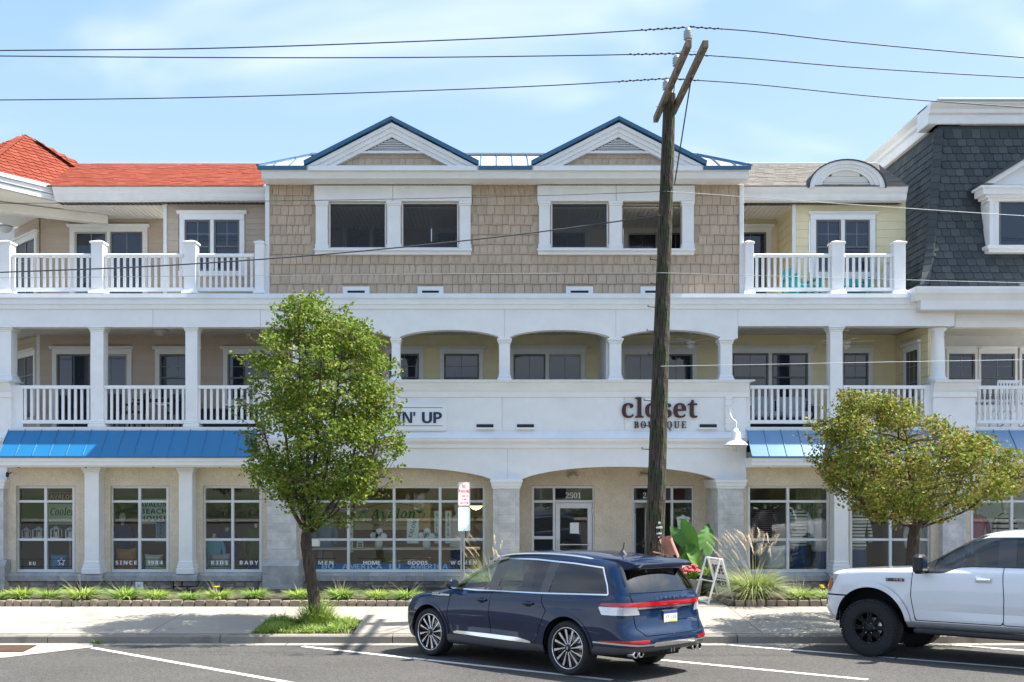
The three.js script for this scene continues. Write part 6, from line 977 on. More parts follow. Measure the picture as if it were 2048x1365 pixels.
  const spoke = (w0, w1, sw) => new THREE.Shape([[0.045, -w0], [0.12, -w0 * 0.9 + sw * 0.25], [0.2, -w1 * 0.8 + sw * 0.65], [0.287, -w1 + sw], [0.287, w1 + sw], [0.2, w1 * 0.7 + sw * 0.65], [0.12, w0 * 0.9 + sw * 0.25], [0.045, w0]].map(p => new THREE.Vector2(...p)));
  const ext = (s, d) => new THREE.ExtrudeGeometry(s, { depth: d, bevelEnabled: true, bevelSize: 0.003, bevelThickness: 0.006, bevelSegments: 1, curveSegments: 3 });
  const s1 = ext(spoke(0.007, 0.019, 0.05), 0.02), s2 = ext(spoke(0.006, 0.014, 0.03), 0.02);
  const style = { dark: darkAlloy, bright: alloy, spokes: (g, r, z) => { for (let i = 0; i < 12; i++) { loc('spoke', s1.clone().translate(0, 0, z - 0.03).rotateZ(i * Math.PI / 6), alloy, g); loc('spoke', s2.clone().translate(0, 0, z - 0.06).rotateZ((i + 0.5) * Math.PI / 6), darkAlloy, g); } loc('hub_cap', lathe([[0, 0.012], [0.035, 0.01], [0.055, 0], [0.058, -0.03]], 24).rotateX(Math.PI / 2).translate(0, 0, z), darkAlloy, g); loc('hub_badge', lbox(-0.008, 0.008, -0.025, 0.025, 0, 0.006, 0.002).translate(0, 0, z + 0.012), C.chrome, g); } };
  for (const x of [AX, -AX]) for (const s of [1, -1]) wheel(car, x, s * 0.845, 0.39, 0.27, 0.298, style);
  car.scale.set(0.98, 0.98, 0.985); placeVehicle(car, 0.62, 15.98, 134 * Math.PI / 180);
}
// ---------- white pickup ----------
{
  const car = thing('pickup_truck', 'white lifted pickup truck with black wheels parked at an angle beside the kerb', 'pickup', [0, 0, 0]);
  const c0 = 0.42, R = [
    { yf: 0.5, ym: 0.5, yr: 0.55, f: 2.5, b: -3.0, w: 0.9, cf: 0.3, cr: 0.15 }, { yf: 0.58, ym: 0.55, yr: 0.6, f: 2.72, b: -3.06, w: 0.975, cf: 0.3, cr: 0.12 }, { yf: 0.7, ym: 0.68, yr: 0.7, f: 2.8, b: -3.08, w: 0.99, cf: 0.3, cr: 0.12 },
    { yf: 0.84, ym: 0.82, yr: 0.85, f: 2.81, b: -3.08, w: 1.0, cf: 0.3, cr: 0.12 }, { yf: 1.0, ym: 0.98, yr: 1.0, f: 2.78, b: -3.08, w: 1.0, cf: 0.3, cr: 0.12 }, { yf: 1.14, ym: 1.14, yr: 1.16, f: 2.76, b: -3.08, w: 1.0, cf: 0.3, cr: 0.12 },
    { yf: 1.25, ym: 1.28, yr: 1.3, f: 2.73, b: -3.08, w: 0.99, cf: 0.32, cr: 0.12 }, { yf: 1.32, ym: 1.37, yr: 1.4, f: 2.68, b: -3.07, w: 0.97, cf: 0.34, cr: 0.12 }, { yf: 1.365, ym: 1.4, yr: 1.43, f: 2.55, b: -3.02, w: 0.945, cf: 0.34, cr: 0.12 },
    { yf: 1.385, ym: 1.42, yr: 1.44, f: 2.2, b: -2.6, w: 0.92, cf: 0.3, cr: 0.12 }, { yf: 1.41, ym: 1.435, yr: 1.44, f: 1.6, b: -2.0, w: 0.905, cf: 0.28, cr: 0.12 }, { yf: 1.44, ym: 1.46, yr: 1.46, f: 1.22, b: -1.68, w: 0.89, wf: 0.84, cf: 0.26, cr: 0.12 },
    { yf: 1.56, ym: 1.58, yr: 1.58, f: 1.02, b: -1.64, w: 0.865, wf: 0.81, cf: 0.26, cr: 0.12 }, { yf: 1.76, ym: 1.78, yr: 1.78, f: 0.68, b: -1.58, w: 0.81, wf: 0.75, cf: 0.25, cr: 0.12 }, { yf: 1.92, ym: 1.945, yr: 1.93, f: 0.4, b: -1.52, w: 0.755, wf: 0.69, cf: 0.24, cr: 0.12 },
    { yf: 1.995, ym: 2.02, yr: 1.99, f: 0.16, b: -1.45, w: 0.65, wf: 0.58, cf: 0.22, cr: 0.12 }, { yf: 2.02, ym: 2.045, yr: 2.01, f: 0.0, b: -1.35, w: 0.34, wf: 0.3, cf: 0.2, cr: 0.1 }, { yf: 2.03, ym: 2.05, yr: 2.015, f: -0.1, b: -1.25, w: 0, cf: 0.1, cr: 0.1 }];
  const AX = 1.86, RX = -1.83, gs = (x, c, s) => Math.exp(-(((x - c) / s) ** 2)), bump = (x, y) => 0.03 * (gs(x, AX, 0.5) + gs(x, RX, 0.5)) * Math.max(0, 1 - Math.abs(y - 0.9) / 0.35) - 0.018 * (gs(x, 0, 1.0)) * Math.max(0, 1 - Math.abs(y - 0.78) / 0.12);
  let body = carShell(R, 11, bump), t;
  const paint = mat([0.74, 0.75, 0.77], 0.3, { clearcoat: 1, clearcoatRoughness: 0.03 }), seam = mat([0.008, 0.008, 0.009], 0.8), gloss = mat([0.01, 0.011, 0.014], 0.12, { clearcoat: 1 }), blk = mat([0.016, 0.016, 0.018], 0.5);
  const WR = 0.455, AR = 0.57, AY = 0.53;
  for (const a of [AX, RX]) body = splitTris(body, (x, y) => Math.hypot(x - a, y - AY) - AR)[1];
  const dlo = sdPoly([[1.08, 1.36], [0.72, 1.37], [0.5, 1.46], [0.3, 1.475], [-1.28, 1.475], [-1.34, 1.52], [-1.28, 1.88], [-0.6, 1.9], [0.1, 1.895], [0.34, 1.85], [0.66, 1.7], [0.98, 1.49]]);
  let paneT; [paneT, body] = splitTris(body, (x, y, z) => Math.max(dlo(x, y), 0.45 - z)); let tr; [tr, body] = splitTris(body, (x, y, z) => Math.max(dlo(x, y) - 0.014, 0.45 - z)); loc('window_seal', shellGeo(tr, 0, 0.001), blk, car);
  [t, paneT] = splitTris(paneT, (x, y) => Math.abs(x + 0.18) - 0.13); for (const s of [1, -1]) loc('pillar', shellGeo(t, s, 0.001), gloss, car);
  [t, paneT] = splitTris(paneT, (x, y) => Math.max(0.86 - x, dlo(x, y))); for (const s of [1, -1]) loc('mirror_sail', shellGeo(t, s, 0.001), blk, car);
  for (const [a, b, m] of [[-0.2, 9, paintGlass([0.13, 0.17, 0.21])], [-9, -0.2, paintGlass([0.03, 0.04, 0.055])]]) { const [q] = splitTris(paneT, x => Math.max(a - x, x - b)); for (const s of [1, -1]) loc('side_window', shellGeo(q, s, -0.005), m, car); }
  [t, body] = splitTris(body, (x, y, z, u, v) => Math.max(11.2 - v, v - 14.3, u - 3.3)); loc('windshield', shellGeo(t), paintGlass([0.6, 0.68, 0.68]), car);
  [t, body] = splitTris(body, (x, y, z, u, v) => Math.max(x + 1.3, 1.52 - y, y - 1.86, z - 0.68)); loc('rear_window', shellGeo(t), paintGlass([0.1, 0.12, 0.15]), car);
  // headlamp, bumper, arches, doors
  [t, body] = splitTris(body, (x, y, z) => Math.max(2.4 + (1.28 - y) * 0.55 - x, 1.0 - y, y - 1.285, 0.62 - z)); let amb; [amb, t] = splitTris(t, (x, y, z) => Math.max(Math.abs(x - 2.6) - 0.085, y - 1.22, 1.03 - y)); for (const s of [1, -1]) { loc('head_light', shellGeo(t, s, -0.004), mat([0.45, 0.46, 0.47], 0.08, { metalness: 0.4, clearcoat: 1 }), car); loc('marker_light', shellGeo(amb, s, 0.002), mat([0.42, 0.13, 0.035], 0.15, { clearcoat: 1 }), car); }
  [t, body] = splitTris(body, (x, y, z) => Math.max(2.5 - x, 0.72 - y, y - 1.29, z - 0.62)); loc('grille', shellGeo(t, 0, -0.006), blk, car);
  let gp; [gp, body] = splitTris(body, (x, y, z) => x > 2.2 ? Math.abs(y - 0.955) - 0.012 : 1); loc('bumper_gap', shellGeo(gp, 0, -0.012), seam, car);
  [t, body] = splitTris(body, (x, y, z) => Math.max(2.62 - x, Math.abs(y - 0.84) - 0.06, Math.abs(z - 0.82) - 0.11)); for (const s of [1, -1]) loc('bumper_vent', shellGeo(t, s, -0.01), seam, car);
  let lowT; [lowT, body] = splitTris(body, (x, y) => y - 0.6); loc('lower_edge', shellGeo(lowT), mat([0.3, 0.3, 0.31], 0.6), car);
  for (const a of [AX, RX]) { [t, body] = splitTris(body, (x, y, z) => Math.max(Math.hypot(x - a, y - AY) - AR - 0.085, 0.5 - z)); for (const s of [1, -1]) loc('arch_flare', shellGeo(t, s, 0.02), paint, car); }
  const fd = sdPoly([[1.14, 0.62], [1.2, 1.0], [1.17, 1.42], [0.9, 1.5], [-0.14, 1.5], [-0.16, 1.0], [-0.14, 0.62]]), rd = sdPoly([[-0.14, 0.62], [-0.16, 1.0], [-0.14, 1.5], [-1.4, 1.5], [-1.42, 1.2], [-1.3, 0.95], [-1.2, 0.62]]);
  const gap = (f, w = 0.0065) => { const [inner, r2] = splitTris(body, (...a) => f(...a) + w), [q, outer] = splitTris(r2, (...a) => f(...a) - w); body = inner.concat(outer); loc('panel_gap', shellGeo(q, 0, -0.01), seam, car); };
  gap((x, y, z) => z > 0.5 ? fd(x, y) : 1); gap((x, y, z) => z > 0.5 ? rd(x, y) : 1);
  gap((x, y, z, u, v) => x > 1.3 && v > 7.9 && v < 11 && u < 3.7 ? v - 8.1 : 1, 0.06); gap((x, y, z) => x < -1.2 && y < 1.5 ? x + 1.62 : 1, 0.012);
  for (const [f, hx] of [[fd, 0.02], [rd, -1.2]]) { [t, body] = splitTris(body, (x, y, z) => Math.max(f(x, y), 0.5 - z)); for (const s of [1, -1]) { const d = loc('door', shellGeo(t, s), paint, car); loc('handle', lbox(hx, hx + 0.2, 1.255, 1.3, s > 0 ? 0.995 : -1.03, s > 0 ? 1.03 : -0.995, 0.012), paint, d); loc('handle_recess', lbox(hx - 0.02, hx + 0.22, 1.235, 1.32, s > 0 ? 0.985 : -1.0, s > 0 ? 1.0 : -0.985, 0.006), mat([0.6, 0.61, 0.63], 0.35), d); } }
  loc('body', shellGeo(body), paint, car);
  const badge = lbox(1.3, 1.58, 1.215, 1.262, -1.012, -0.99, 0.004); loc('badge', badge, blk, car); word('F-150', 0.03, 0.004, 'sans_bold', 0.004, 0.25).forEach(q => loc('letter', q.rotateY(Math.PI).translate(1.44, 1.224, -1.013), C.chrome, car));
  for (const s of [1, -1]) { const m = loc('mirror', lbox(-0.07, 0.09, -0.15, 0.15, -0.13, 0.13, 0.05).translate(0.98, 1.5, s * 1.16), blk, car); loc('mirror_arm', lbox(0.93, 1.03, 1.38, 1.45, s > 0 ? 0.9 : -1.1, s > 0 ? 1.1 : -0.9, 0.02), blk, m); loc('mirror_glass', new THREE.PlaneGeometry(0.2, 0.22).rotateY(-Math.PI / 2).translate(0.908, 1.51, s * 1.16), C.chrome, m); loc('mirror_lamp', lbox(0.94, 1.06, 1.375, 1.395, s * 1.16 - 0.07, s * 1.16 + 0.07), C.chrome, m); }
  for (const s of [1, -1]) loc('running_board', lbox(-1.2, 1.15, 0.42, 0.5, s > 0 ? 0.86 : -1.06, s > 0 ? 1.06 : -0.86, 0.03), blk, car);
  loc('underbody', merge([lbox(-1.2, 1.2, 0.5, 0.72, -0.86, 0.86), lbox(-2.95, 2.45, 0.55, 0.75, -0.5, 0.5), lbox(-2.3, 2.4, 0.7, 1.2, -0.55, 0.55)]), seam, car);
  for (const a of [AX, RX]) for (const s of [1, -1]) loc('wheel_well', new THREE.CylinderGeometry(0.58, 0.58, 0.5, 26, 1, true, -Math.PI / 2, Math.PI).rotateX(-Math.PI / 2).translate(a, AY, s * 0.7), mat([0.007, 0.007, 0.008], 0.9, { side: THREE.DoubleSide }), car);
  for (const s of [1, -1]) loc('mud_flap', lbox(2.35, 2.37, 0.42, 0.7, s > 0 ? 0.72 : -0.98, s > 0 ? 0.98 : -0.72), blk, car);
  const seatM = mat([0.06, 0.06, 0.062], 0.7), dash = mat([0.03, 0.03, 0.032], 0.7);
  loc('dashboard', lbox(0.78, 1.15, 1.0, 1.42, -0.78, 0.78, 0.05), dash, car); loc('cabin_floor', lbox(-1.6, 1.0, 0.72, 0.8, -0.8, 0.8), dash, car);
  for (const [x, z] of [[0.1, -0.4], [0.1, 0.4], [-0.9, -0.4], [-0.9, 0.4]]) { const g = sub('seat', car); loc('cushion', lbox(x - 0.25, x + 0.28, 0.85, 1.05, z - 0.26, z + 0.26, 0.05), seatM, g); loc('backrest', lbox(-0.09, 0.09, 0, 0.66, -0.25, 0.25, 0.05).rotateZ(0.2).translate(x - 0.28, 1.0, z), seatM, g); loc('headrest', lbox(-0.05, 0.05, 0, 0.18, -0.12, 0.12, 0.04).rotateZ(0.2).translate(x - 0.42, 1.66, z), seatM, g); }
  loc('steering_wheel', merge([new THREE.TorusGeometry(0.19, 0.018, 8, 30), lbox(-0.17, 0.17, -0.02, 0.02, -0.01, 0.01), new THREE.CylinderGeometry(0.07, 0.07, 0.03, 16).rotateX(Math.PI / 2)]).rotateY(Math.PI / 2).rotateZ(0.35).translate(0.62, 1.38, -0.4), dash, car);
  const alloy = mat([0.014, 0.014, 0.016], 0.35, { metalness: 0.5 }), lug = C.chrome;
  const sp = new THREE.ExtrudeGeometry(new THREE.Shape([[0.06, -0.035], [0.16, -0.028], [0.255, -0.05], [0.255, -0.014], [0.17, 0], [0.255, 0.014], [0.255, 0.05], [0.16, 0.028], [0.06, 0.035]].map(p => new THREE.Vector2(...p))), { depth: 0.025, bevelEnabled: true, bevelSize: 0.004, bevelThickness: 0.006, bevelSegments: 1 });
  const style = { dark: alloy, bright: alloy, tread: true, spokes: (g, r, z) => { for (let i = 0; i < 8; i++) { loc('spoke', sp.clone().translate(0, 0, z - 0.05).rotateZ(i * Math.PI / 4), alloy, g); } loc('hub_cap', lathe([[0, 0.03], [0.05, 0.028], [0.06, 0.01], [0.085, 0], [0.1, -0.03]], 24).rotateX(Math.PI / 2).translate(0, 0, z), alloy, g); for (let i = 0; i < 6; i++) loc('lug_nut', new THREE.CylinderGeometry(0.012, 0.012, 0.03, 6).rotateX(Math.PI / 2).translate(0.085 * Math.cos(i * Math.PI / 3), 0.085 * Math.sin(i * Math.PI / 3), z - 0.005), lug, g); for (let i = 0; i < 8; i++) loc('rim_bolt', new THREE.CylinderGeometry(0.007, 0.007, 0.02, 6).rotateX(Math.PI / 2).translate(0.24 * Math.cos(i * Math.PI / 4), 0.24 * Math.sin(i * Math.PI / 4), z - 0.01), lug, g); } };
  for (const x of [AX, RX]) for (const s of [1, -1]) wheel(car, x, s * 0.9, WR, 0.32, 0.265, style);
  placeVehicle(car, 7.98, 15.8, 137 * Math.PI / 180);
}
// ---------- trees ----------
const leafShape = (() => { const g = new THREE.BufferGeometry(), p = [0, 0, 0, -0.36, 0.42, 0.10, 0, 0.45, 0, 0.36, 0.42, 0.10, 0, 1, -0.10]; g.setAttribute('position', new THREE.Float32BufferAttribute(p, 3)); g.setIndex([0, 2, 1, 0, 3, 2, 1, 2, 4, 2, 3, 4]); g.computeVertexNormals(); return g; })();
function tree(name, label, bx, D, H, env, o) {
  const gy = walkY(D) - 0.02, t = thing(name, label, 'tree', [bx, gy, -D]), k = D / FOCAL;
  const bark = mat([0.105, 0.078, 0.058], 0.95, { map: T.bark, bumpMap: T.barkBump, bumpScale: 0.015 });
  const ext = py => { for (let i = 0; i + 1 < env.length; i++) if (py >= env[i][0] && py <= env[i + 1][0]) { const f = (py - env[i][0]) / (env[i + 1][0] - env[i][0]); return [env[i][1] + (env[i + 1][1] - env[i][1]) * f, env[i][2] + (env[i + 1][2] - env[i][2]) * f]; } return null; };
  const inside = p => { const py = CY - (p.y - EYE) / k, e = ext(py); if (!e) return -1; const a = X(e[0], D), b = X(e[1], D), c = (a + b) / 2, h = (b - a) / 2; return 1 - Math.hypot((p.x - c) / h, (p.z + D) / (h * 0.92)); };
  const trunk = o.trunk.map(([px, py, r]) => ({ p: P(px, py, D), r })), fork = trunk[trunk.length - 1].p;
  const limb = (pts, r0, r1, seg = 8, n = 18) => { const c = new THREE.CatmullRomCurve3(pts), g = new THREE.TubeGeometry(c, n, 1, seg), q = g.attributes.position; for (let i = 0; i <= n; i++) { const m = c.getPointAt(i / n), r = r0 + (r1 - r0) * Math.pow(i / n, 0.75); for (let j = 0; j <= seg; j++) { const id = i * (seg + 1) + j, v = V().fromBufferAttribute(q, id).sub(m), a = 1 + 0.16 * perlin.noise(v.x * 2 + i * 0.6, v.y * 2, v.z * 2 + i * 0.3); q.setXYZ(id, m.x + v.x * r * a, m.y + v.y * r * a, m.z + v.z * r * a); } } g.computeVertexNormals(); return g; };
  const woods = [limb(trunk.map(v => v.p), trunk[0].r, trunk[trunk.length - 1].r, 12, 30)], spine = [];
  for (const [px, py, dz, r] of o.leaders) { const e = P(px, py, D).add(V(0, 0, dz)), m = fork.clone().lerp(e, 0.35).add(V((e.x - fork.x) * 0.22, 0, dz * 0.2)).add(V(rr(-0.06, 0.06), 0, rr(-0.06, 0.06))), m2 = fork.clone().lerp(e, 0.7).add(V((e.x - fork.x) * 0.1, 0.05, 0)); const pts = [fork.clone().add(V(0, -0.1, 0)), m, m2, e]; woods.push(limb(pts, r, 0.012, 7, 16)); const c = new THREE.CatmullRomCurve3(pts); for (let i = 3; i <= 16; i++) spine.push(c.getPointAt(i / 16)); }
  const twigs = [], leaves = [], y0 = Y(env[env.length - 1][0], D), y1 = Y(env[0][0], D);
  let guard = 0, made = 0;
  while (made < o.clusters && guard++ < 30000) {
    const py = rr(env[0][0], env[env.length - 1][0]), e = ext(py), c = P(rr(e[0] - 6, e[1] + 6), py, D).add(V(0, 0, rr(-1.5, 1.5))), d = inside(c);
    if (d + 0.34 * perlin.noise(c.x * 1.1 + o.sd, c.y * 1.1, c.z * 1.1) < 0.03 || rnd() > (d < 0.35 ? 1 : d < 0.6 ? 0.55 : 0.28)) continue;
    if (perlin.noise(c.x * 1.5 + o.sd, c.y * 1.5, c.z * 1.5) < o.gap) continue;
    made++;
    let best = null, bd = 1e9; for (const s of spine) { const q = s.clone().sub(c); const w = q.length() + Math.max(0, q.y) * 1.2; if (w < bd) { bd = w; best = s; } }
    const mid = best.clone().lerp(c, 0.5).add(V(0, 0.06, 0)); twigs.push(limb([best, mid, c], 0.011 + bd * 0.004, 0.004, 4, 4));
    const out = c.clone().sub(V(fork.x, c.y - 0.3, -D)).normalize(), n = Math.round(rr(o.per[0], o.per[1]));
    for (let i = 0; i < n; i++) { const a = rr(0, 6.283), z = rr(-1, 1), rad = Math.cbrt(rnd()) * o.rad, s = Math.sqrt(1 - z * z); const p = c.clone().add(V(s * Math.cos(a) * rad * 1.15, z * rad * 0.75, s * Math.sin(a) * rad)); leaves.push({ p, out, r: rad / o.rad }); }
  }
  for (let i = 0; i < o.stray; i++) { const py = rr(env[0][0], env[env.length - 1][0]), e = ext(py), side = rnd() < 0.5 ? 0 : 1, s = P(e[side], py, D), dir = V((side ? 1 : -1) * rr(0.2, 1), rr(-0.1, 0.8), rr(-0.4, 0.4)).normalize(), L = rr(0.15, 0.38), st = s.clone().addScaledVector(dir, -0.35); twigs.push(limb([st, s.clone().addScaledVector(dir, L * 0.3), s.clone().addScaledVector(dir, L)], 0.008, 0.003, 4, 4)); for (let q = 0; q < 9; q++) leaves.push({ p: s.clone().addScaledVector(dir, L * q / 9).add(V(rr(-0.04, 0.04), rr(-0.04, 0.04), rr(-0.04, 0.04))), out: dir, r: 1 }); }
  part('trunk', merge([woods[0]]), bark, t); part('limbs', merge(woods.slice(1)), bark, t); const tw = part('branches', merge(twigs), mat([0.13, 0.095, 0.06], 0.95), t); tw.userData.kind = 'stuff';
  const lm = new THREE.MeshPhysicalMaterial({ color: 0xffffff, roughness: 0.8, specularIntensity: 0.35, transmission: 0.45, thickness: 0, side: THREE.DoubleSide }), im = new THREE.InstancedMesh(leafShape, lm, leaves.length), m4 = new THREE.Matrix4(), q = new THREE.Quaternion(), col = new THREE.Color();
  leaves.forEach((l, i) => { const d = l.out.clone().multiplyScalar(0.5).add(V(rr(-1, 1), rr(-1.1, 0.5), rr(-1, 1))).normalize(), s = rr(0.05, 0.088) * o.leaf; q.setFromUnitVectors(V(0, 1, 0), d).multiply(new THREE.Quaternion().setFromAxisAngle(V(0, 1, 0), rr(0, 6.28))); im.setMatrixAt(i, m4.compose(l.p, q, V(s, s, s))); const c = pick(o.cols), b = rr(0.75, 1.25); im.setColorAt(i, col.setRGB(c[0] * b, c[1] * b, c[2] * b)); });
  im.name = 'crown'; im.userData.kind = 'stuff'; im.castShadow = im.receiveShadow = true; im.position.copy(O).negate(); t.add(im);
  return t;
}
const green = [[0.13, 0.22, 0.018], [0.19, 0.28, 0.025], [0.09, 0.17, 0.015], [0.26, 0.31, 0.035], [0.14, 0.235, 0.022], [0.30, 0.30, 0.05]];
const olive = [[0.22, 0.27, 0.028], [0.29, 0.30, 0.045], [0.15, 0.21, 0.02], [0.35, 0.29, 0.06], [0.19, 0.26, 0.028], [0.36, 0.24, 0.07], [0.13, 0.2, 0.02]];
tree('street_tree', 'upright leafy green street tree in front of the anchor sign', X(632, 19.2), 19.2, 6,
  [[598, 588, 640], [620, 566, 690], [650, 546, 720], [690, 520, 752], [720, 484, 788], [745, 484, 798], [775, 506, 790], [805, 492, 776], [840, 484, 786], [875, 506, 792], [920, 512, 788], [960, 512, 782], [990, 540, 755], [1020, 572, 722], [1050, 600, 690]],
  { sd: 3, trunk: [[632, 1246, 0.12], [630, 1222, 0.1], [624, 1170, 0.098], [616, 1120, 0.105], [612, 1082, 0.11], [615, 1062, 0.1]], leaders: [[598, 640, 0.1, 0.05], [640, 660, -0.3, 0.055], [690, 700, 0.3, 0.045], [560, 720, 0.3, 0.042], [530, 860, 0.2, 0.036], [740, 800, -0.2, 0.042], [750, 920, 0.35, 0.034], [620, 720, 0.7, 0.04], [600, 760, -0.8, 0.036], [560, 950, -0.3, 0.028], [690, 980, -0.4, 0.03]], clusters: 640, per: [38, 58], rad: 0.21, gap: -0.14, stray: 44, leaf: 1.0, cols: green });
tree('street_tree', 'low spreading street tree with yellowing leaves behind the white pickup', X(1824, 19.1), 19.1, 4,
  [[788, 1690, 1735], [812, 1680, 1800], [840, 1655, 1860], [868, 1628, 1920], [895, 1630, 1990], [925, 1636, 2062], [960, 1652, 2070], [990, 1690, 2036], [1015, 1722, 1920], [1042, 1768, 1868]],
  { sd: 11, trunk: [[1822, 1260, 0.15], [1824, 1190, 0.12], [1825, 1120, 0.115], [1828, 1075, 0.115], [1834, 1048, 0.1]], leaders: [[1700, 860, 0.3, 0.05], [1790, 815, 0, 0.05], [1880, 850, 0.4, 0.045], [1960, 920, -0.2, 0.045], [1660, 940, -0.3, 0.04], [1780, 880, 0.8, 0.04], [1850, 880, -0.8, 0.04], [2010, 960, 0.2, 0.03]], clusters: 520, per: [36, 56], rad: 0.21, gap: -0.08, stray: 60, leaf: 0.95, cols: olive });
for (const [px, py, D, c, lab] of [[631, 1086, 18.95, [0.42, 0.40, 0.37], 'grey outlet box strapped to the trunk of the upright tree'], [1817, 1041, 18.9, [0.5, 0.42, 0.27], 'tan and white outlet box on the trunk of the spreading tree']]) { const x = X(px, D), y = Y(py, D), b = thing('outlet_box', lab, 'box', [x, y - 0.07, -D]), bm = mat(c, 0.6); part('housing', wbox(x - 0.07, x + 0.07, y - 0.075, y + 0.075, -D - 0.08, -D + 0.02, 0.012).rotateZ(0), bm, b); part('cover', wbox(x - 0.055, x + 0.06, y - 0.065, y + 0.07, -D + 0.02, -D + 0.05, 0.012), mat([0.62, 0.6, 0.55], 0.5), b); }

// ---------- low planting ----------
function bladeGeo(list) {                              // list of {p, dir, L, w, bend}: arching tapered strips
  const a = [], nrm = [], S = 4; for (const { p, dir, L, w, bend } of list) { const side = V(-dir.z, 0, dir.x).normalize(); let prev = null; for (let i = 0; i <= S; i++) { const t = i / S, c = p.clone().addScaledVector(dir, L * t * (0.35 + bend * t * 0.6)).add(V(0, L * (t - bend * t * t * 0.75), 0)), h = w * (1 - t * t * 0.92) / 2; const l = c.clone().addScaledVector(side, -h), r = c.clone().addScaledVector(side, h); if (prev) { for (const v of [prev[0], prev[1], r, prev[0], r, l]) a.push(v.x, v.y, v.z); } prev = [l, r]; } }
  const g = new THREE.BufferGeometry(); g.setAttribute('position', new THREE.Float32BufferAttribute(a, 3)); g.computeVertexNormals(); return g;
}
function clump(n, r, h, w, bend = 0.75) { const l = []; for (let i = 0; i < n; i++) { const a = rr(0, 6.283), q = Math.sqrt(rnd()) * r * 0.35; l.push({ p: V(Math.cos(a) * q, 0, Math.sin(a) * q), dir: V(Math.cos(a + rr(-0.4, 0.4)), 0, Math.sin(a + rr(-0.4, 0.4))), L: h * rr(0.75, 1.35), w: w * rr(0.7, 1.2), bend: bend * rr(0.55, 1.35) }); } return bladeGeo(l); }
const leafMat = c => mat(c, 0.75, { side: THREE.DoubleSide, transmission: 0.3, thickness: 0 });
const gA = leafMat([0.27, 0.38, 0.035]), gB2 = leafMat([0.20, 0.33, 0.03]), gC = leafMat([0.25, 0.30, 0.08]), gTan = leafMat([0.36, 0.27, 0.13]), gStalk = leafMat([0.30, 0.27, 0.10]);
const clumps = [0, 1, 2].map(k => [clump(420, 0.5, 0.40, 0.021), clump(150, 0.5, 0.38, 0.018, 0.95), clump(14, 0.3, 0.62, 0.008, 0.35)]);
const beds = [[8, 0.8], [43, 1], [100, 1, 'tan'], [165, 1.25, 'long'], [250, 1.15], [312, 0.95], [380, 0.85], [437, 1, 'flower'], [510, 0.95], [598, 0.95], [682, 1.05], [757, 0.95], [812, 1.0], [1603, 1.1], [1655, 0.9, 'flower2']];
beds.forEach(([px, s, kind], i) => {
  const D = 21.62 + rr(-0.12, 0.2), x = X(px, D), lab = kind === 'tan' ? 'grass clump browned at its base below the star window' : kind === 'long' ? 'largest grey green grass clump with long arching blades, beside a white column' : kind === 'flower' ? 'green daylily clump with one yellow flower below the KIDS window' : kind === 'flower2' ? 'green daylily clump with yellow flowers beside the pickup headlight' : ({ 8: 'low daylily clump beside the block pier next to the star window', 43: 'low daylily clump below the BU lettering', 250: 'low daylily clump below the SINCE lettering', 312: 'low daylily clump below the 1984 lettering', 380: 'low daylily clump before the white column next to the KIDS window', 510: 'low daylily clump below the BABY lettering', 598: 'low daylily clump between the block pier and the upright tree', 682: 'low daylily clump below the MEN lettering', 757: 'low daylily clump below the HOME lettering', 812: 'low daylily clump below the GOODS lettering', 1603: 'low bright daylily clump between the plumed grass and the pickup' })[px];
  const t = thing('daylily_clump', lab, 'plant', [x, 0.35, -D], 'clumps planted along the shop front', rr(0, 6)); t.scale.set(s * 0.92, s * 0.76, s * 0.92);
  const v = clumps[i % 3]; loc('leaves', v[0], i % 2 ? gA : gB2, t); loc('outer_leaves', v[1], kind === 'tan' ? gTan : kind === 'long' ? gC : gA, t); loc('stalks', v[2], gStalk, t);
  if (kind && kind.startsWith('flower')) { const ym = mat([0.85, 0.55, 0.02], 0.6, { side: THREE.DoubleSide }); for (const [fx, fz, fy] of kind === 'flower' ? [[0.12, 0.14, 0.34]] : [[-0.1, 0.1, 0.4], [0.06, 0.15, 0.36], [0.15, 0.0, 0.42]]) { const f = sub('flower', t); for (let k = 0; k < 6; k++) loc('petal', new THREE.SphereGeometry(0.045, 8, 5).scale(0.5, 0.16, 1).translate(0, 0.01, 0.04).rotateX(-0.5).rotateY(k * Math.PI / 3).translate(fx, fy, fz), ym, f); } }
});
// grass growing in the tree pits
function pitGrass(name, label, x0, x1, D0, D1, cx, n, tall) {
  const list = []; for (let i = 0; i < n; i++) { const x = rr(x0, x1), D = rr(D0, D1), d = Math.hypot(x - cx, (D - 19.2) * 1.2), e = Math.min(x - x0, x1 - x, (D1 - D) * 1.5), nz = perlin.noise(x * 2.6, D * 2.6, 3), h = rr(0.09, 0.19) * (0.75 + nz) * Math.min(1, 0.45 + e * 2.2) + tall * Math.max(0, 0.42 - d) * 1.5; if (nz < -0.32 || (e < 0.12 && rnd() < 0.6)) continue; if (x > x1 - 0.35 && D < D0 + 0.4 && rnd() < 0.85) continue; const a = rr(0, 6.28); list.push({ p: V(x, walkY(D) - 0.02, -D), dir: V(Math.cos(a), 0, Math.sin(a)), L: h * 1.3, w: rr(0.009, 0.017), bend: rr(0.2, 0.9) }); }
  const half = Math.floor(list.length / 2), g = new THREE.Group(); g.name = numbered(name); scene.add(g); g.userData = { label, category: 'grass', kind: 'stuff' }; O = V(0, 0, 0);
  mesh('blades', bladeGeo(list.slice(0, half)), leafMat([0.30, 0.40, 0.05]), g); mesh('blades', bladeGeo(list.slice(half)), leafMat([0.20, 0.31, 0.035]), g);
}
pitGrass('pit_grass', 'tufty green grass growing around the foot of the upright tree', -4.42, -2.55, 18.3, 19.6, X(632, 19.2), 6500, 1);
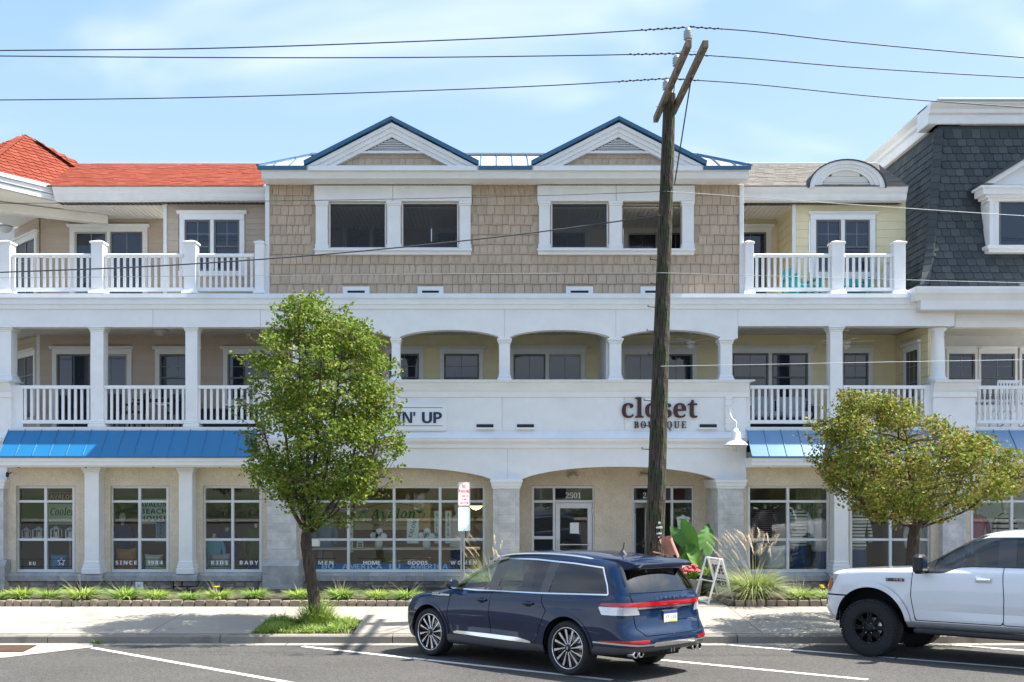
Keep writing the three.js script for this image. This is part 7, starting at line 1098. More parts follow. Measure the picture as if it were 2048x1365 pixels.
pitGrass('pit_grass', 'grass spilling over the kerb behind the white pickup', 6.57, 8.4, 18.22, 19.4, 20, 3800, 0);
// tall plumed grasses
function plumeGrass(label, px, D, s, n) {
  const x = X(px, D), t = thing('plumed_grass', label, 'plant', [x, 0.34, -D]); t.scale.setScalar(s);
  loc('leaves', clump(900, 0.6, 0.8, 0.013, 0.95), gC, t); loc('inner_leaves', clump(700, 0.5, 0.66, 0.014, 0.75), gA, t); loc('dry_leaves', clump(90, 0.5, 0.72, 0.012, 1.0), gTan, t); loc('stalks', clump(150, 0.35, 1.15, 0.005, 0.5), leafMat([0.34, 0.33, 0.16]), t);
  const pm = leafMat([0.6, 0.46, 0.29]), pl = leafMat([0.7, 0.58, 0.42]);
  for (let i = 0; i < n; i++) { const a = rr(0, 6.283), q = rr(0.1, 0.62), h = rr(0.85, 1.28) - q * 0.25, base = V(Math.cos(a) * q - 0.12, h, Math.sin(a) * q * 0.8), d = V(Math.cos(a) * 0.45 - 0.35, 0, Math.sin(a) * 0.4).normalize(), l = []; for (let k = 0; k < 46; k++) { const u = k / 46, c = base.clone().addScaledVector(d, u * 0.16).add(V(0, u * 0.24 - u * u * 0.06, 0)), b = rr(0, 6.28); l.push({ p: c, dir: V(Math.cos(b) * 0.6 + d.x * 0.8, 0, Math.sin(b) * 0.6 + d.z * 0.8).normalize(), L: 0.085 * (1 - Math.abs(u - 0.4) * 0.9), w: 0.005, bend: rr(0, 0.9) }); } loc('plume', bladeGeo(l), rnd() < 0.5 ? pm : pl, t); }
}
plumeGrass('tall ornamental grass with tan plumes beside the folding A-frame sign', 1508, 21.75, 1.12, 42);
plumeGrass('tan plumed grass behind the roof of the dark blue vehicle', 985, 22.3, 1.05, 12);
// big leaved plant and red flowers in tubs by the open door
{
  const D = 23.1, x = X(1392, D), t = thing('elephant_ear_plant', 'large leaved green plant in a dark tub beside the open shop door', 'plant', [x, 0.31, -D]);
  const big = [0.065, 0.19, 0.02], lm = leafMat(big), lm2 = leafMat([0.12, 0.27, 0.025]), potM = mat([0.02, 0.021, 0.022], 0.6);
  part('tub', lathe([[0, 0], [0.2, 0], [0.27, 0.42], [0.29, 0.46], [0.26, 0.46], [0.24, 0.42], [0, 0.4]], 24).translate(x, 0.31, -D), potM, t);
  const leaf = (px, py, dz, L, W, rx, ry, rz, m) => { const N = 16, Mr = 10, p = [], idx = []; for (let i = 0; i <= N; i++) { const u = i / N, h = W * Math.pow(Math.sin(Math.PI * Math.pow(u * 0.94 + 0.06, 0.62)), 0.9); for (let j = -Mr; j <= Mr; j++) { const v = j / Mr, back = (1 - u) ** 4 * Math.abs(v) * 0.28 * L; p.push(h * v, -L * u + back, 0.1 * L * Math.abs(v) ** 1.5 - 0.35 * L * u * u + 0.012 * Math.sin(u * 30 + Math.abs(v) * 5) * Math.abs(v)); } } const wdt = 2 * Mr + 1; for (let i = 0; i < N; i++) for (let j = 0; j < 2 * Mr; j++) { const a = i * wdt + j; idx.push(a, a + wdt, a + 1, a + 1, a + wdt, a + wdt + 1); } const g = new THREE.BufferGeometry(); g.setAttribute('position', new THREE.Float32BufferAttribute(p, 3)); g.setIndex(idx); g.computeVertexNormals(); const c = P(px, py, D).add(V(0, 0, dz)); g.rotateX(rx).rotateZ(rz).rotateY(ry).translate(c.x, c.y, c.z); part('leaf', g, m, t); part('stem', tube([V(x + rr(-0.05, 0.05), 0.7, -D), V((x + c.x) / 2, (0.7 + c.y) / 2 + 0.1, -D + dz / 2), c], 0.016, 6, 12), lm, t); };
  leaf(1358, 1058, 0.2, 0.66, 0.26, -0.25, -0.2, 0.65, lm); leaf(1405, 1098, 0.05, 0.66, 0.24, 0.15, 0.25, 2.7, lm); leaf(1378, 1098, 0.3, 0.55, 0.17, -0.5, 0.3, 0.25, lm2); leaf(1388, 1106, 0.25, 0.48, 0.2, -0.7, 0, -1.3, lm); leaf(1380, 1085, -0.25, 0.4, 0.18, -0.4, 0.4, -0.4, lm);
  const D2 = 22.7, x2 = X(1382, D2), f = thing('red_flower_tub', 'grey tub of red flowers below the large leaved plant', 'plant', [x2, 0.3, -D2]);
  part('tub', lathe([[0, 0], [0.19, 0], [0.25, 0.38], [0.27, 0.42], [0.22, 0.41], [0, 0.38]], 24).translate(x2, 0.3, -D2), mat([0.35, 0.34, 0.33], 0.8, { map: T.stone }), f); part('foliage', clump(170, 0.32, 0.3, 0.03).translate(x2, 0.7, -D2), gB2, f);
  const rm = [mat([0.62, 0.03, 0.06], 0.6), mat([0.72, 0.07, 0.11], 0.6)]; for (let i = 0; i < 26; i++) { const a = rr(0, 6.28), q = Math.sqrt(rnd()) * 0.26, c = V(x2 + Math.cos(a) * q, 0.98 + rr(-0.07, 0.1) - q * 0.35, -D2 + Math.sin(a) * q); part('flower', merge([0, 1, 2, 3, 4].map(k => new THREE.SphereGeometry(0.028, 6, 4).scale(1, 0.5, 1).translate(0.026, 0, 0).rotateY(k * 1.2566))).rotateX(rr(0, 0.9)).translate(c.x, c.y, c.z), pick(rm), f); }
  const D3 = 23.0, x3 = X(1418, D3), s = thing('potted_fern', 'dark tub of fine green fern beside the block pier', 'plant', [x3, 0.31, -D3]); part('tub', lathe([[0, 0], [0.2, 0], [0.26, 0.44], [0.22, 0.44], [0, 0.4]], 22).translate(x3, 0.31, -D3), potM, s); part('fronds', clump(260, 0.4, 0.42, 0.02, 0.8).translate(x3, 0.72, -D3), gB2, s);
}
// small weeds at the kerb
for (const [px, lab] of [[194, 'small weed sprouting at the kerb beside the storm drain']]) { const D = 18.06, t = thing('kerb_weed', lab, 'plant', [X(px, D), 0, -D]); loc('leaves', clump(40, 0.12, 0.13, 0.014), gB2, t); }
// ---------- folding A-frame sign ----------
{
  const D = 21.75, x = X(1428, D), gy = 0.31, t = thing('a_frame_sign', 'white folding A-frame sign with black lettering standing by the planting bed', 'sign', [x, gy, -D], undefined, 0.3), wm = mat([0.8, 0.8, 0.79], 0.45), w = 0.3;
  for (const s of [-1, 1]) { for (const z of [-w, w]) loc('leg', beam(V(0.02 * s, 0.93, z), V(0.3 * s, 0, z), 0.035, 0.035), wm, t); loc('crossbar', beam(V(0.02 * s, 0.92, -w), V(0.02 * s, 0.92, w), 0.03, 0.035), wm, t); loc('crossbar', beam(V(0.29 * s, 0.03, -w), V(0.29 * s, 0.03, w), 0.03, 0.03), wm, t); loc('crossbar', beam(V(0.16 * s, 0.46, -w), V(0.16 * s, 0.46, w), 0.02, 0.025), wm, t); }
  const q = new THREE.BoxGeometry(0.006, 0.78, 0.5).rotateZ(0.295).translate(0.165, 0.5, 0); const panel = loc('panel', q, mat([0.7, 0.7, 0.69], 0.5), t);
  ['REFE', 'HEAR'].forEach((wd, r) => word(wd, 0.2, 0.004, 'sans_bold', 0.01, 0.42).forEach(g => loc('letter', g.rotateY(Math.PI / 2).translate(0.006, 0.1 - r * 0.3, 0).rotateZ(0.295).translate(0.165, 0.5, 0), C.black, t)));
  ['REFE', 'HEAR'].forEach((wd, r) => word(wd, 0.2, 0.004, 'sans_bold', 0.01, 0.42).forEach(g => loc('letter', g.rotateY(-Math.PI / 2).translate(-0.006, 0.1 - r * 0.3, 0).rotateZ(0.295).translate(0.165, 0.5, 0), C.black, t)));
}
function pillow(w, h) { const g = new THREE.BoxGeometry(2, 2, 2, 14, 14, 1), p = g.attributes.position; for (let i = 0; i < p.count; i++) { const x = p.getX(i), y = p.getY(i), z = Math.sign(p.getZ(i)), f = (1 - x ** 4) * (1 - y ** 4); p.setXYZ(i, x * w / 2 * (1 - 0.09 * (1 - y * y)), y * h / 2 * (1 - 0.09 * (1 - x * x)) + h / 2, z * (0.012 + 0.11 * Math.sqrt(Math.max(0, f)))); } g.computeVertexNormals(); return g; }
// ---------- goods in the shop windows ----------
const stripes = (a, b, w) => { const t = texture(64, w, (u, v) => v < 0.32 ? a : b); return t; };
function fabric(c, o = {}) { return mat(c, 0.9, { sheen: 0.3, ...o }); }
function mannequin(label, px, D, top, o = {}) {
  const x = X(px, D), y0 = o.y0 || 0.72, t = thing('mannequin', label, 'mannequin', [x, y0, -D], undefined, o.turn || 0), skin = mat([0.66, 0.62, 0.56], 0.5), s = o.s || 1; t.scale.setScalar(s);
  const torso = lathe([[0, 0.62], [0.16, 0.62], [0.185, 0.7], [0.165, 0.85], [0.15, 0.98], [0.175, 1.12], [0.195, 1.26], [0.175, 1.38], [0.09, 1.45], [0.055, 1.47], [0, 1.47]], 28).scale(1.08, 1, 0.62);
  loc('top', boxUV(torso), top, t); loc('neck', lathe([[0.05, 1.45], [0.046, 1.53], [0.05, 1.55], [0, 1.56]], 16), skin, t);
  if (o.head) { loc('head', new THREE.SphereGeometry(0.1, 18, 14).scale(0.85, 1.2, 1).translate(0, 1.66, 0.01), skin, t); if (o.hat) loc('hat', lathe([[0.19, 1.70], [0.185, 1.715], [0.1, 1.72], [0.095, 1.8], [0.07, 1.83], [0, 1.83]], 24), fabric([0.5, 0.38, 0.22]), t); }
  for (const q of [-1, 1]) loc('sleeve', boxUV(tube([V(0.17 * q, 1.38, 0), V(0.24 * q, 1.22, 0.01), V(0.27 * q, 1.0, 0.04), V(0.25 * q, 0.8, 0.1)], 0.05, 10, 14)), o.sleeve || top, t);
  if (o.bottom) loc('skirt', lathe([[0, 0], [o.wide || 0.2, 0], [0.19, 0.3], [0.175, 0.63], [0, 0.63]], 24).scale(1.05, 1, 0.65), o.bottom, t); else loc('stand', merge([rod(V(0, 0, 0), V(0, 0.62, 0), 0.018), lathe([[0, 0], [0.15, 0], [0.14, 0.02], [0, 0.03]], 20)]), C.steel, t);
}
const navyStripe = fabric([1, 1, 1], { map: stripes([0.03, 0.05, 0.12], [0.86, 0.85, 0.8], 0.075) }), redStripe = fabric([1, 1, 1], { map: stripes([0.7, 0.68, 0.66], [0.32, 0.05, 0.08], 0.05) }), denim = fabric([0.03, 0.08, 0.18]), white = fabric([0.72, 0.71, 0.68]), aqua = fabric([0.16, 0.5, 0.62]);
mannequin('mannequin in a navy striped white sweater and jeans', 1598, 25.0, navyStripe, { bottom: denim, sleeve: fabric([0.45, 0.6, 0.68]), y0: 0.62, s: 1.08 });
mannequin('mannequin in a white top with straw hat and jeans', 1638, 25.5, white, { bottom: denim, head: true, hat: true, y0: 0.5, s: 1.0 });
mannequin('mannequin in a dark red striped top beside the warm lamp', 1530, 25.6, redStripe, { bottom: white, y0: 0.7, s: 1.02 });
mannequin('mannequin in a black and white striped cardigan behind the spreading tree', 1716, 24.9, navyStripe, { bottom: denim, y0: 0.55, s: 1.06 });
mannequin('mannequin in a long white dress beside the tree trunk', 1832, 25.1, white, { bottom: white, wide: 0.34, y0: 0.45 });
mannequin('mannequin in a white top with orange motif', 2010, 25.0, fabric([1, 1, 1], { map: stripes([0.06, 0.08, 0.09], [0.8, 0.78, 0.72], 0.12) }), { bottom: white, head: true, y0: 0.6, s: 1.02 });
mannequin('mannequin in a pink floral top near the window edge', 1955, 25.3, fabric([0.5, 0.18, 0.24]), { head: true, y0: 0.6 });
mannequin('mannequin torso in a light blue shirt in the KIDS window', 428, 25.0, aqua, { y0: 0.15, s: 0.93 });
mannequin('mannequin torso in a dark blue hooded top in the KIDS window', 454, 25.4, denim, { y0: 0.25, s: 0.95 });
mannequin('mannequin in an olive jacket in the BABY window', 512, 25.2, fabric([0.09, 0.13, 0.03]), { y0: 0.25, s: 1.02, bottom: denim });
mannequin('mannequin in a navy cap and shirt in the SINCE window', 245, 25.4, denim, { y0: 0.35, s: 0.98, head: true });
mannequin('mannequin in a white blouse in the WOMEN window', 915, 25.7, white, { y0: 0.55, s: 1.0, bottom: denim, head: true });
mannequin('mannequin in a grey blue shirt in the MEN window', 650, 25.6, fabric([0.14, 0.22, 0.3]), { y0: 0.5, s: 1.0, bottom: fabric([0.3, 0.26, 0.18]) });
function board(name, label, px0, px1, py0, py1, D, draw, frameM, W = 256, H = 256) {
  const t = thing(name, label, 'sign', [X((px0 + px1) / 2, D), Y(py1, D), -D]); part('panel', gB(px0, px1, py0, py1, D, 0.03), frameM || mat([0.5, 0.46, 0.38], 0.8), t);
  const m = new THREE.MeshPhysicalMaterial({ map: canvasTex(W, H, draw), roughness: 0.8 }), q = new THREE.PlaneGeometry(X(px1, D) - X(px0, D) - 0.03, Y(py0, D) - Y(py1, D) - 0.03).translate((X(px0, D) + X(px1, D)) / 2, (Y(py0, D) + Y(py1, D)) / 2, -D + 0.004); mesh('print', q, m, t); return t;
}
const ink = (bg, fg, lines, font = 'bold', italic = '') => (c, W, H) => { c.fillStyle = bg; c.fillRect(0, 0, W, H); c.fillStyle = fg; c.textAlign = 'center'; lines.forEach(([s, y, size, fam]) => { c.font = `${italic} ${font} ${size}px ${fam || 'sans-serif'}`; c.fillText(s, W / 2, y, W - 10); }); };
board('script_board', 'pale board with the script word Cooler in the star window', 96, 150, 1008, 1050, 25.2, ink('#b7c2a8', '#16334a', [['Cooler', 90, 84, 'serif']], 'bold', 'italic'), null, 256, 160);
board('valance_sign', 'red valance lettered AVALON at the top of the star window', 96, 152, 986, 1001, 25.5, ink('#7a1a20', '#d8d3c8', [['AVALON', 58, 60]]), null, 256, 64);
board('beach_house_board', 'white board reading AVALON BEACH HOUSE in navy capitals', 276, 338, 998, 1049, 25.2, ink('#c4cfc4', '#12304e', [['AVALON', 78, 74], ['BEACH', 152, 74], ['HOUSE', 226, 74]]));
board('driftwood_board', 'tall blue grey plank sign propped below the beach house board', 311, 331, 1044, 1085, 24.9, ink('#5f7c86', '#2d4450', [['A', 60, 56], ['V', 112, 56], ['A', 164, 56], ['L', 216, 56]]), null, 128, 256);
board('heron_board', 'large tan board with green script Avalon between two herons', 708, 862, 1002, 1062, 26.4, (c, W, H) => { c.fillStyle = '#b9ad84'; c.fillRect(0, 0, W, H); c.strokeStyle = '#2f7a5c'; c.lineWidth = 5; c.beginPath(); c.ellipse(W / 2, H / 2 - 8, W * 0.42, H * 0.4, 0, 0, 7); c.stroke(); c.fillStyle = '#1f7a50'; c.textAlign = 'center'; c.font = 'italic bold 118px serif'; c.fillText('Avalon', W / 2, H * 0.6, W * 0.6); c.font = '26px serif'; c.fillStyle = '#57604c'; c.fillText('COOLER BY A MILE', W / 2, H * 0.86); for (const s of [-1, 1]) { c.fillStyle = '#1f6a4c'; c.beginPath(); c.ellipse(W / 2 + s * W * 0.35, H * 0.36, 26, 14, s * 0.5, 0, 7); c.fill(); c.fillRect(W / 2 + s * W * 0.35 - 2, H * 0.4, 4, 60); c.fillRect(W / 2 + s * W * 0.32, H * 0.2, 5, 40); } }, mat([0.05, 0.05, 0.05], 0.6), 512, 256);
for (const [a, b, y, lab] of [[868, 879, 1022, 'narrow white vertical AVALON sign beside the large heron board'], [890, 903, 1022, 'narrow white vertical AVALON sign behind the WOMEN lettering'], [698, 706, 1040, 'short white vertical AVALON sign above the picture frame']]) board('vertical_sign', lab, a, b, y, y + 66, 25.3, ink('#c9cfc8', '#33424a', 'AVALON'.split('').map((l, i) => [l, 42 + i * 40, 40])), null, 64, 256);
board('tilted_sign', 'small white AVALON sign leaning between the white hydrangeas', 813, 838, 1038, 1088, 25.2, (c, W, H) => { c.fillStyle = '#d9ded8'; c.fillRect(0, 0, W, H); c.save(); c.translate(W / 2, H / 2); c.rotate(-1.25); c.fillStyle = '#22343c'; c.font = 'bold 58px serif'; c.textAlign = 'center'; c.fillText('AVALON', 0, 10, H - 20); c.restore(); }, null, 128, 256);
board('picture_frame', 'small framed picture on the display ledge', 712, 728, 1082, 1098, 25.2, (c, W, H) => { c.fillStyle = '#cfc7a4'; c.fillRect(0, 0, W, H); c.fillStyle = '#6f7c3c'; c.fillRect(20, 70, 88, 40); c.fillStyle = '#4d7f9c'; c.fillRect(20, 24, 88, 40); }, mat([0.14, 0.05, 0.03], 0.5), 128, 128);
{
  const D = 25.3, ledge = thing('display_table', 'white display ledge behind the HOME GOODS window', 'table', [X(790, D), 0.3, -D - 0.2]); part('top', wbox(X(625, D), X(960, D), Y(1100, D), Y(1097, D), -D - 0.5, -D + 0.1), mat([0.6, 0.58, 0.52], 0.6), ledge); for (const px of [640, 790, 945]) part('leg', wbox(X(px, D) - 0.04, X(px, D) + 0.04, 0.3, Y(1100, D), -D - 0.4, -D), C.room, ledge);
  for (const [px, lab] of [[757, 'vase of white hydrangeas with red leaves on the display ledge'], [853, 'vase of white hydrangeas beside the tilted sign']]) { const x = X(px, D - 0.1), y = Y(1097, D), v = thing('flower_vase', lab, 'vase', [x, y, -D + 0.1]); part('vase', lathe([[0, 0], [0.08, 0], [0.1, 0.12], [0.085, 0.22], [0.09, 0.24], [0.075, 0.24]], 20).translate(x, y, -D + 0.1), mat([0.75, 0.76, 0.72], 0.4), v); part('greenery', clump(90, 0.2, 0.3, 0.03, 0.7).translate(x, y + 0.2, -D + 0.1), px < 800 ? leafMat([0.2, 0.07, 0.03]) : gB2, v); for (const [a, b] of [[-0.12, 0.32], [0.02, 0.42], [0.13, 0.3], [0.05, 0.27]]) part('blossom', new THREE.IcosahedronGeometry(0.085, 2).translate(x + a, y + b, -D + 0.16), mat([0.82, 0.84, 0.8], 0.9), v); }
  for (const [px, py, w, h, c, lab] of [[52, 1057, 0.14, 0.26, [0.72, 0.74, 0.72], 'white lantern in the BU window beside its frame'], [77, 1055, 0.2, 0.28, [0.68, 0.72, 0.74], 'larger white lantern in the BU window'], [112, 1055, 0.18, 0.3, [0.74, 0.72, 0.66], 'cream lantern left of the script board foot'], [140, 1057, 0.15, 0.28, [0.7, 0.74, 0.74], 'white lantern beside the column in the star window']]) { const Dq = 24.75, x = X(px, Dq), y = Y(1077, Dq), q = thing('lantern', lab, 'lantern', [x, y, -Dq], 'white lanterns on the window shelf'), m = mat(c, 0.6); for (const a of [-1, 1]) for (const b of [-1, 1]) part('post', wbox(x + a * w / 2 - 0.012, x + a * w / 2 + 0.012, y, y + h * 0.72, -Dq + b * w / 2 - 0.012, -Dq + b * w / 2 + 0.012), m, q); part('roof', new THREE.ConeGeometry(w * 0.85, h * 0.28, 4).rotateY(Math.PI / 4).translate(x, y + h * 0.86, -Dq), m, q); part('base', wbox(x - w * 0.6, x + w * 0.6, y, y + 0.03, -Dq - w * 0.6, -Dq + w * 0.6), m, q); part('candle', rod(V(x, y + 0.03, -Dq), V(x, y + 0.16, -Dq), 0.03), white, q); }
  const sh = thing('window_shelf', 'white shelf carrying lanterns in the star window', 'shelf', [X(92, 24.75), 0.3, -24.8]); part('top', wbox(X(36, 24.75), X(147, 24.75), Y(1079, 24.75), Y(1077, 24.75), -24.95, -24.6), C.room, sh); for (const px of [40, 143]) part('leg', wbox(X(px, 24.75) - 0.03, X(px, 24.75) + 0.03, 0.3, Y(1079, 24.75), -24.9, -24.65), C.room, sh);
  const cush = (px, py, D2, w, h, c, lab) => { const x = X(px, D2), y = Y(py, D2), t = thing('cushion', lab, 'cushion', [x, y, -D2]); loc('cover', pillow(w, h), fabric(c), t); };
  cush(1552, 1142, 24.75, 0.5, 0.62, [0.7, 0.7, 0.68], 'large white cushion standing in the first boutique window'); cush(308, 1142, 24.8, 0.45, 0.4, [0.5, 0.52, 0.42], 'pale cushion below the beach house board'); cush(118, 1142, 24.8, 0.42, 0.4, [0.08, 0.25, 0.42], 'blue cushion in the star window'); cush(252, 1142, 24.9, 0.5, 0.55, [0.45, 0.22, 0.09], 'rust coloured cushion behind the SINCE lettering'); cush(440, 1142, 24.9, 0.5, 0.42, [0.5, 0.5, 0.48], 'grey cushion behind the KIDS lettering');
  const cur = thing('curtain', 'pleated sage curtain at the top of the first boutique window', 'curtain', [X(1618, 25.8), Y(1080, 25.8), -25.8]); const pts = []; for (let i = 0; i <= 60; i++) pts.push([X(1592 + i * 0.85, 25.8), Math.sin(i * 1.1) * 0.03]); { const a = []; for (let i = 0; i < 60; i++) { const [x0, z0] = pts[i], [x1, z1] = pts[i + 1], t = Y(974, 25.8), b = Y(1075, 25.8); for (const v of [[x0, b, z0], [x1, b, z1], [x1, t, z1], [x0, b, z0], [x1, t, z1], [x0, t, z0]]) a.push(v[0], v[1], v[2] - 25.8); } const g = new THREE.BufferGeometry(); g.setAttribute('position', new THREE.Float32BufferAttribute(a, 3)); g.computeVertexNormals(); part('cloth', g, fabric([0.42, 0.44, 0.32], { side: THREE.DoubleSide }), cur); }
  // pendant lamp glowing inside the shop
  const Dl = 26.2, lx = X(952, Dl), ly = Y(1012, Dl), pl = thing('pendant_lamp', 'warm glowing dome lamp inside the shop behind the parking sign', 'lamp', [lx, ly, -Dl]); part('cord', rod(V(lx, ly + 0.2, -Dl), V(lx, 3.86, -Dl), 0.008), C.black, pl); const gl = new THREE.MeshStandardMaterial({ color: 0xffffff, roughness: 0.6 }); gl.emissive.setRGB(1.0, 0.62, 0.22); gl.emissiveIntensity = 1.1; part('shade', lathe([[0, 0.16], [0.06, 0.16], [0.15, 0.08], [0.2, 0], [0.19, 0]], 22).translate(lx, ly, -Dl), C.room, pl); part('bulb_glow', lathe([[0, -0.1], [0.1, -0.08], [0.18, 0]], 22).translate(lx, ly - 0.002, -Dl), gl, pl); const pt = new THREE.PointLight(new THREE.Color(1, 0.7, 0.35), 0.7, 0, 2); pt.position.set(0, -0.16, 0); pt.castShadow = true; pl.add(pt);
  const np = board('door_notice', 'white paper notice taped to the glass of the door numbered 2501', 1140, 1158, 1046, 1068, 25.385, ink('#e9efe8', '#5a6664', [['~', 50, 40], ['- - - -', 100, 26], ['- - -', 130, 26], ['- - - -', 160, 26], ['- - -', 190, 26]]), C.white, 200, 256);
  const D5 = 25.395, op = thing('open_sign', 'white scalloped sign reading open on the side light by the tall plant', 'sign', [X(1366, D5), Y(1068, D5), -D5]), p = (a, b) => [X(a, D5), Y(b, D5)]; part('panel', plate([p(1355, 1068), p(1377, 1068), p(1376, 1060), p(1378, 1040), p(1380, 1038), p(1378, 1034), p(1372, 1034), p(1366, 1030), p(1360, 1034), p(1354, 1034), p(1352, 1038), p(1354, 1040), p(1356, 1060)], -D5 + 0.03, 0.012), mat([0.72, 0.79, 0.74], 0.6), op); const grn = mat([0.08, 0.16, 0.13], 0.6); for (const [s, y, h, w] of [['open', 1041, 4, 16], ['closet', 1050, 2.6, 13], ['boutique', 1055, 2.4, 17]]) for (const q of word(s, h * D5 / FOCAL, 0.002, 'serif_bold', 0, w * D5 / FOCAL)) part('letter', q.translate(X(1366, D5), Y(y, D5), -D5 + 0.031), grn, op);
}
// ---------- balcony furniture ----------
function adirondack(label, px, D, turn) {
  const t = thing('adirondack_chair', label, 'chair', [X(px, D), 7.2, -D], 'turquoise balcony chairs', turn), m = mat([0.02, 0.42, 0.43], 0.5);
  for (let i = 0; i < 5; i++) loc('back_slat', lbox(-0.045, 0.045, 0, 0.72 - Math.abs(i - 2) * 0.05, -0.012, 0.012).rotateX(-0.42).translate((i - 2) * 0.1, 0.28, -0.2), m, t);
  for (let i = 0; i < 5; i++) loc('seat_slat', lbox(-0.27, 0.27, -0.01, 0.012, -0.045, 0.045).rotateX(-0.2).translate(0, 0.29 + i * 0.022, -0.18 + i * 0.105), m, t);
  for (const s of [-1, 1]) { loc('armrest', lbox(-0.06, 0.06, 0, 0.025, -0.35, 0.35).translate(s * 0.34, 0.55, 0), m, t); loc('leg', lbox(-0.02, 0.02, 0, 0.55, -0.045, 0.045).translate(s * 0.33, 0, 0.26), m, t); loc('leg', beam(V(s * 0.28, 0.36, 0.28), V(s * 0.28, 0.05, -0.48), 0.025, 0.09), m, t); loc('arm_post', lbox(-0.02, 0.02, 0.2, 0.55, -0.04, 0.04).translate(s * 0.33, 0, -0.28), m, t); }
}
adirondack('turquoise slatted chair between the corner board and the balcony post', 1604, 24.85, 0.35); adirondack('turquoise slatted chair beside the middle balcony post', 1706, 24.9, -0.1);
function patioChair(label, x, y, z, turn, m, group) {
  const t = thing('patio_chair', label, 'chair', [x, y, z], group, turn);
  loc('seat', lbox(-0.24, 0.24, 0.42, 0.46, -0.23, 0.23), m, t); loc('backrest', lbox(-0.22, 0.22, 0.5, 0.95, -0.015, 0.015).rotateX(-0.15).translate(0, 0.0, -0.14), m, t);
  for (const a of [-1, 1]) { for (const b of [-1, 1]) loc('leg', beam(V(a * 0.22, 0.43, b * 0.2), V(a * 0.25, 0, b * 0.26), 0.03, 0.03), m, t); loc('armrest', beam(V(a * 0.25, 0.66, -0.24), V(a * 0.25, 0.64, 0.2), 0.04, 0.03), m, t); loc('arm_post', beam(V(a * 0.25, 0.64, 0.18), V(a * 0.24, 0.44, 0.18), 0.03, 0.03), m, t); }
}
{
  const dk = mat([0.018, 0.018, 0.02], 0.6), y = 4.13;
  patioChair('black patio chair turned sideways behind the taupe porch railing', X(265, 25), y, -25.2, -0.9, dk); patioChair('black patio chair tucked at the dark porch table', X(345, 25.2), y, -25.6, 0.2, dk); patioChair('black patio chair beside the sliding door of the taupe porch', X(225, 25.2), y, -25.5, 0.6, dk);
  const tb = thing('patio_table', 'dark slatted patio table on the taupe porch', 'table', [X(315, 25), y, -25.0]); for (let i = 0; i < 7; i++) loc('slat', lbox(-0.5, 0.5, 0.7, 0.725, -0.045, 0.045).translate(0, 0, (i - 3) * 0.105), dk, tb); for (const a of [-1, 1]) for (const b of [-1, 1]) loc('leg', lbox(-0.025, 0.025, 0, 0.7, -0.025, 0.025).translate(a * 0.45, 0, b * 0.32), dk, tb);
  const bb = thing('storage_bench', 'dark storage bench under the porch window beside the tree', 'bench', [X(450, 25.6), y, -25.9]); loc('box', lbox(-0.75, 0.75, 0.03, 0.5, -0.26, 0.26, 0.02), dk, bb); loc('lid', lbox(-0.78, 0.78, 0.5, 0.56, -0.29, 0.29, 0.02), mat([0.03, 0.03, 0.032], 0.5), bb);
  const cu = fabric([0.5, 0.52, 0.54]);
  const sofa = (label, px, w) => { const s = thing('porch_sofa', label, 'sofa', [X(px, 25.4), y, -25.5]); loc('frame', merge([lbox(-w, w, 0.1, 0.3, -0.38, 0.38, 0.02), lbox(-w, -w + 0.1, 0.3, 0.6, -0.38, 0.38, 0.02), lbox(w - 0.1, w, 0.3, 0.6, -0.38, 0.38, 0.02), lbox(-w, w, 0.3, 0.78, -0.4, -0.32, 0.02)]), dk, s); for (const q of [-1, 1]) { loc('seat_cushion', lbox(-w / 2 + 0.07, w / 2 - 0.07, 0.3, 0.46, -0.3, 0.38, 0.05).translate(q * (w / 2 - 0.03), 0, 0), cu, s); loc('back_cushion', lbox(-w / 2 + 0.07, w / 2 - 0.07, 0.44, 0.86, -0.32, -0.18, 0.06).translate(q * (w / 2 - 0.03), 0, 0), cu, s); } };
  sofa('black framed porch sofa with grey cushions behind the yellow porch railing', 1560, 0.85); sofa('shorter porch sofa with grey cushions beside the side window', 1770, 0.5);
  const rc = thing('rocking_chair', 'white slatted rocking chair behind the turned balusters', 'chair', [X(2010, 24.9), y, -24.9], undefined, Math.PI), wm = C.vinyl; for (let i = 0; i < 6; i++) loc('back_slat', lbox(-0.022, 0.022, 0.5, 1.12, -0.01, 0.01).translate((i - 2.5) * 0.075, 0, -0.2), wm, rc); loc('top_rail', lbox(-0.27, 0.27, 1.1, 1.18, -0.22, -0.18), wm, rc); loc('seat', lbox(-0.26, 0.26, 0.44, 0.47, -0.22, 0.25), wm, rc); for (const s of [-1, 1]) { loc('post', lbox(-0.02, 0.02, 0.05, 1.15, -0.02, 0.02).translate(s * 0.26, 0, -0.2), wm, rc); loc('post', lbox(-0.02, 0.02, 0.05, 0.68, -0.02, 0.02).translate(s * 0.26, 0, 0.22), wm, rc); loc('armrest', lbox(-0.04, 0.04, 0.67, 0.7, -0.24, 0.28).translate(s * 0.26, 0, 0), wm, rc); loc('rocker', tube([V(s * 0.26, 0.08, 0.42), V(s * 0.26, 0.02, 0.15), V(s * 0.26, 0.02, -0.15), V(s * 0.26, 0.09, -0.45)], 0.02, 6, 14), wm, rc); }
  const pb = thing('flower_box', 'wooden flower box of green trailing plants on the loggia sill', 'planter', [X(880, 24.7), Y(495, 24.7), -24.7]); part('box', wbox(X(838, 24.7), X(912, 24.7), Y(497, 24.7), Y(490, 24.7), -24.85, -24.6), mat([0.25, 0.16, 0.09], 0.8), pb); part('plants', merge([848, 862, 876, 890, 904].map(px => clump(60, 0.2, 0.16, 0.02, 0.8).translate(X(px, 24.7), Y(490, 24.7), -24.7))), gB2, pb).userData.kind = 'stuff';
}
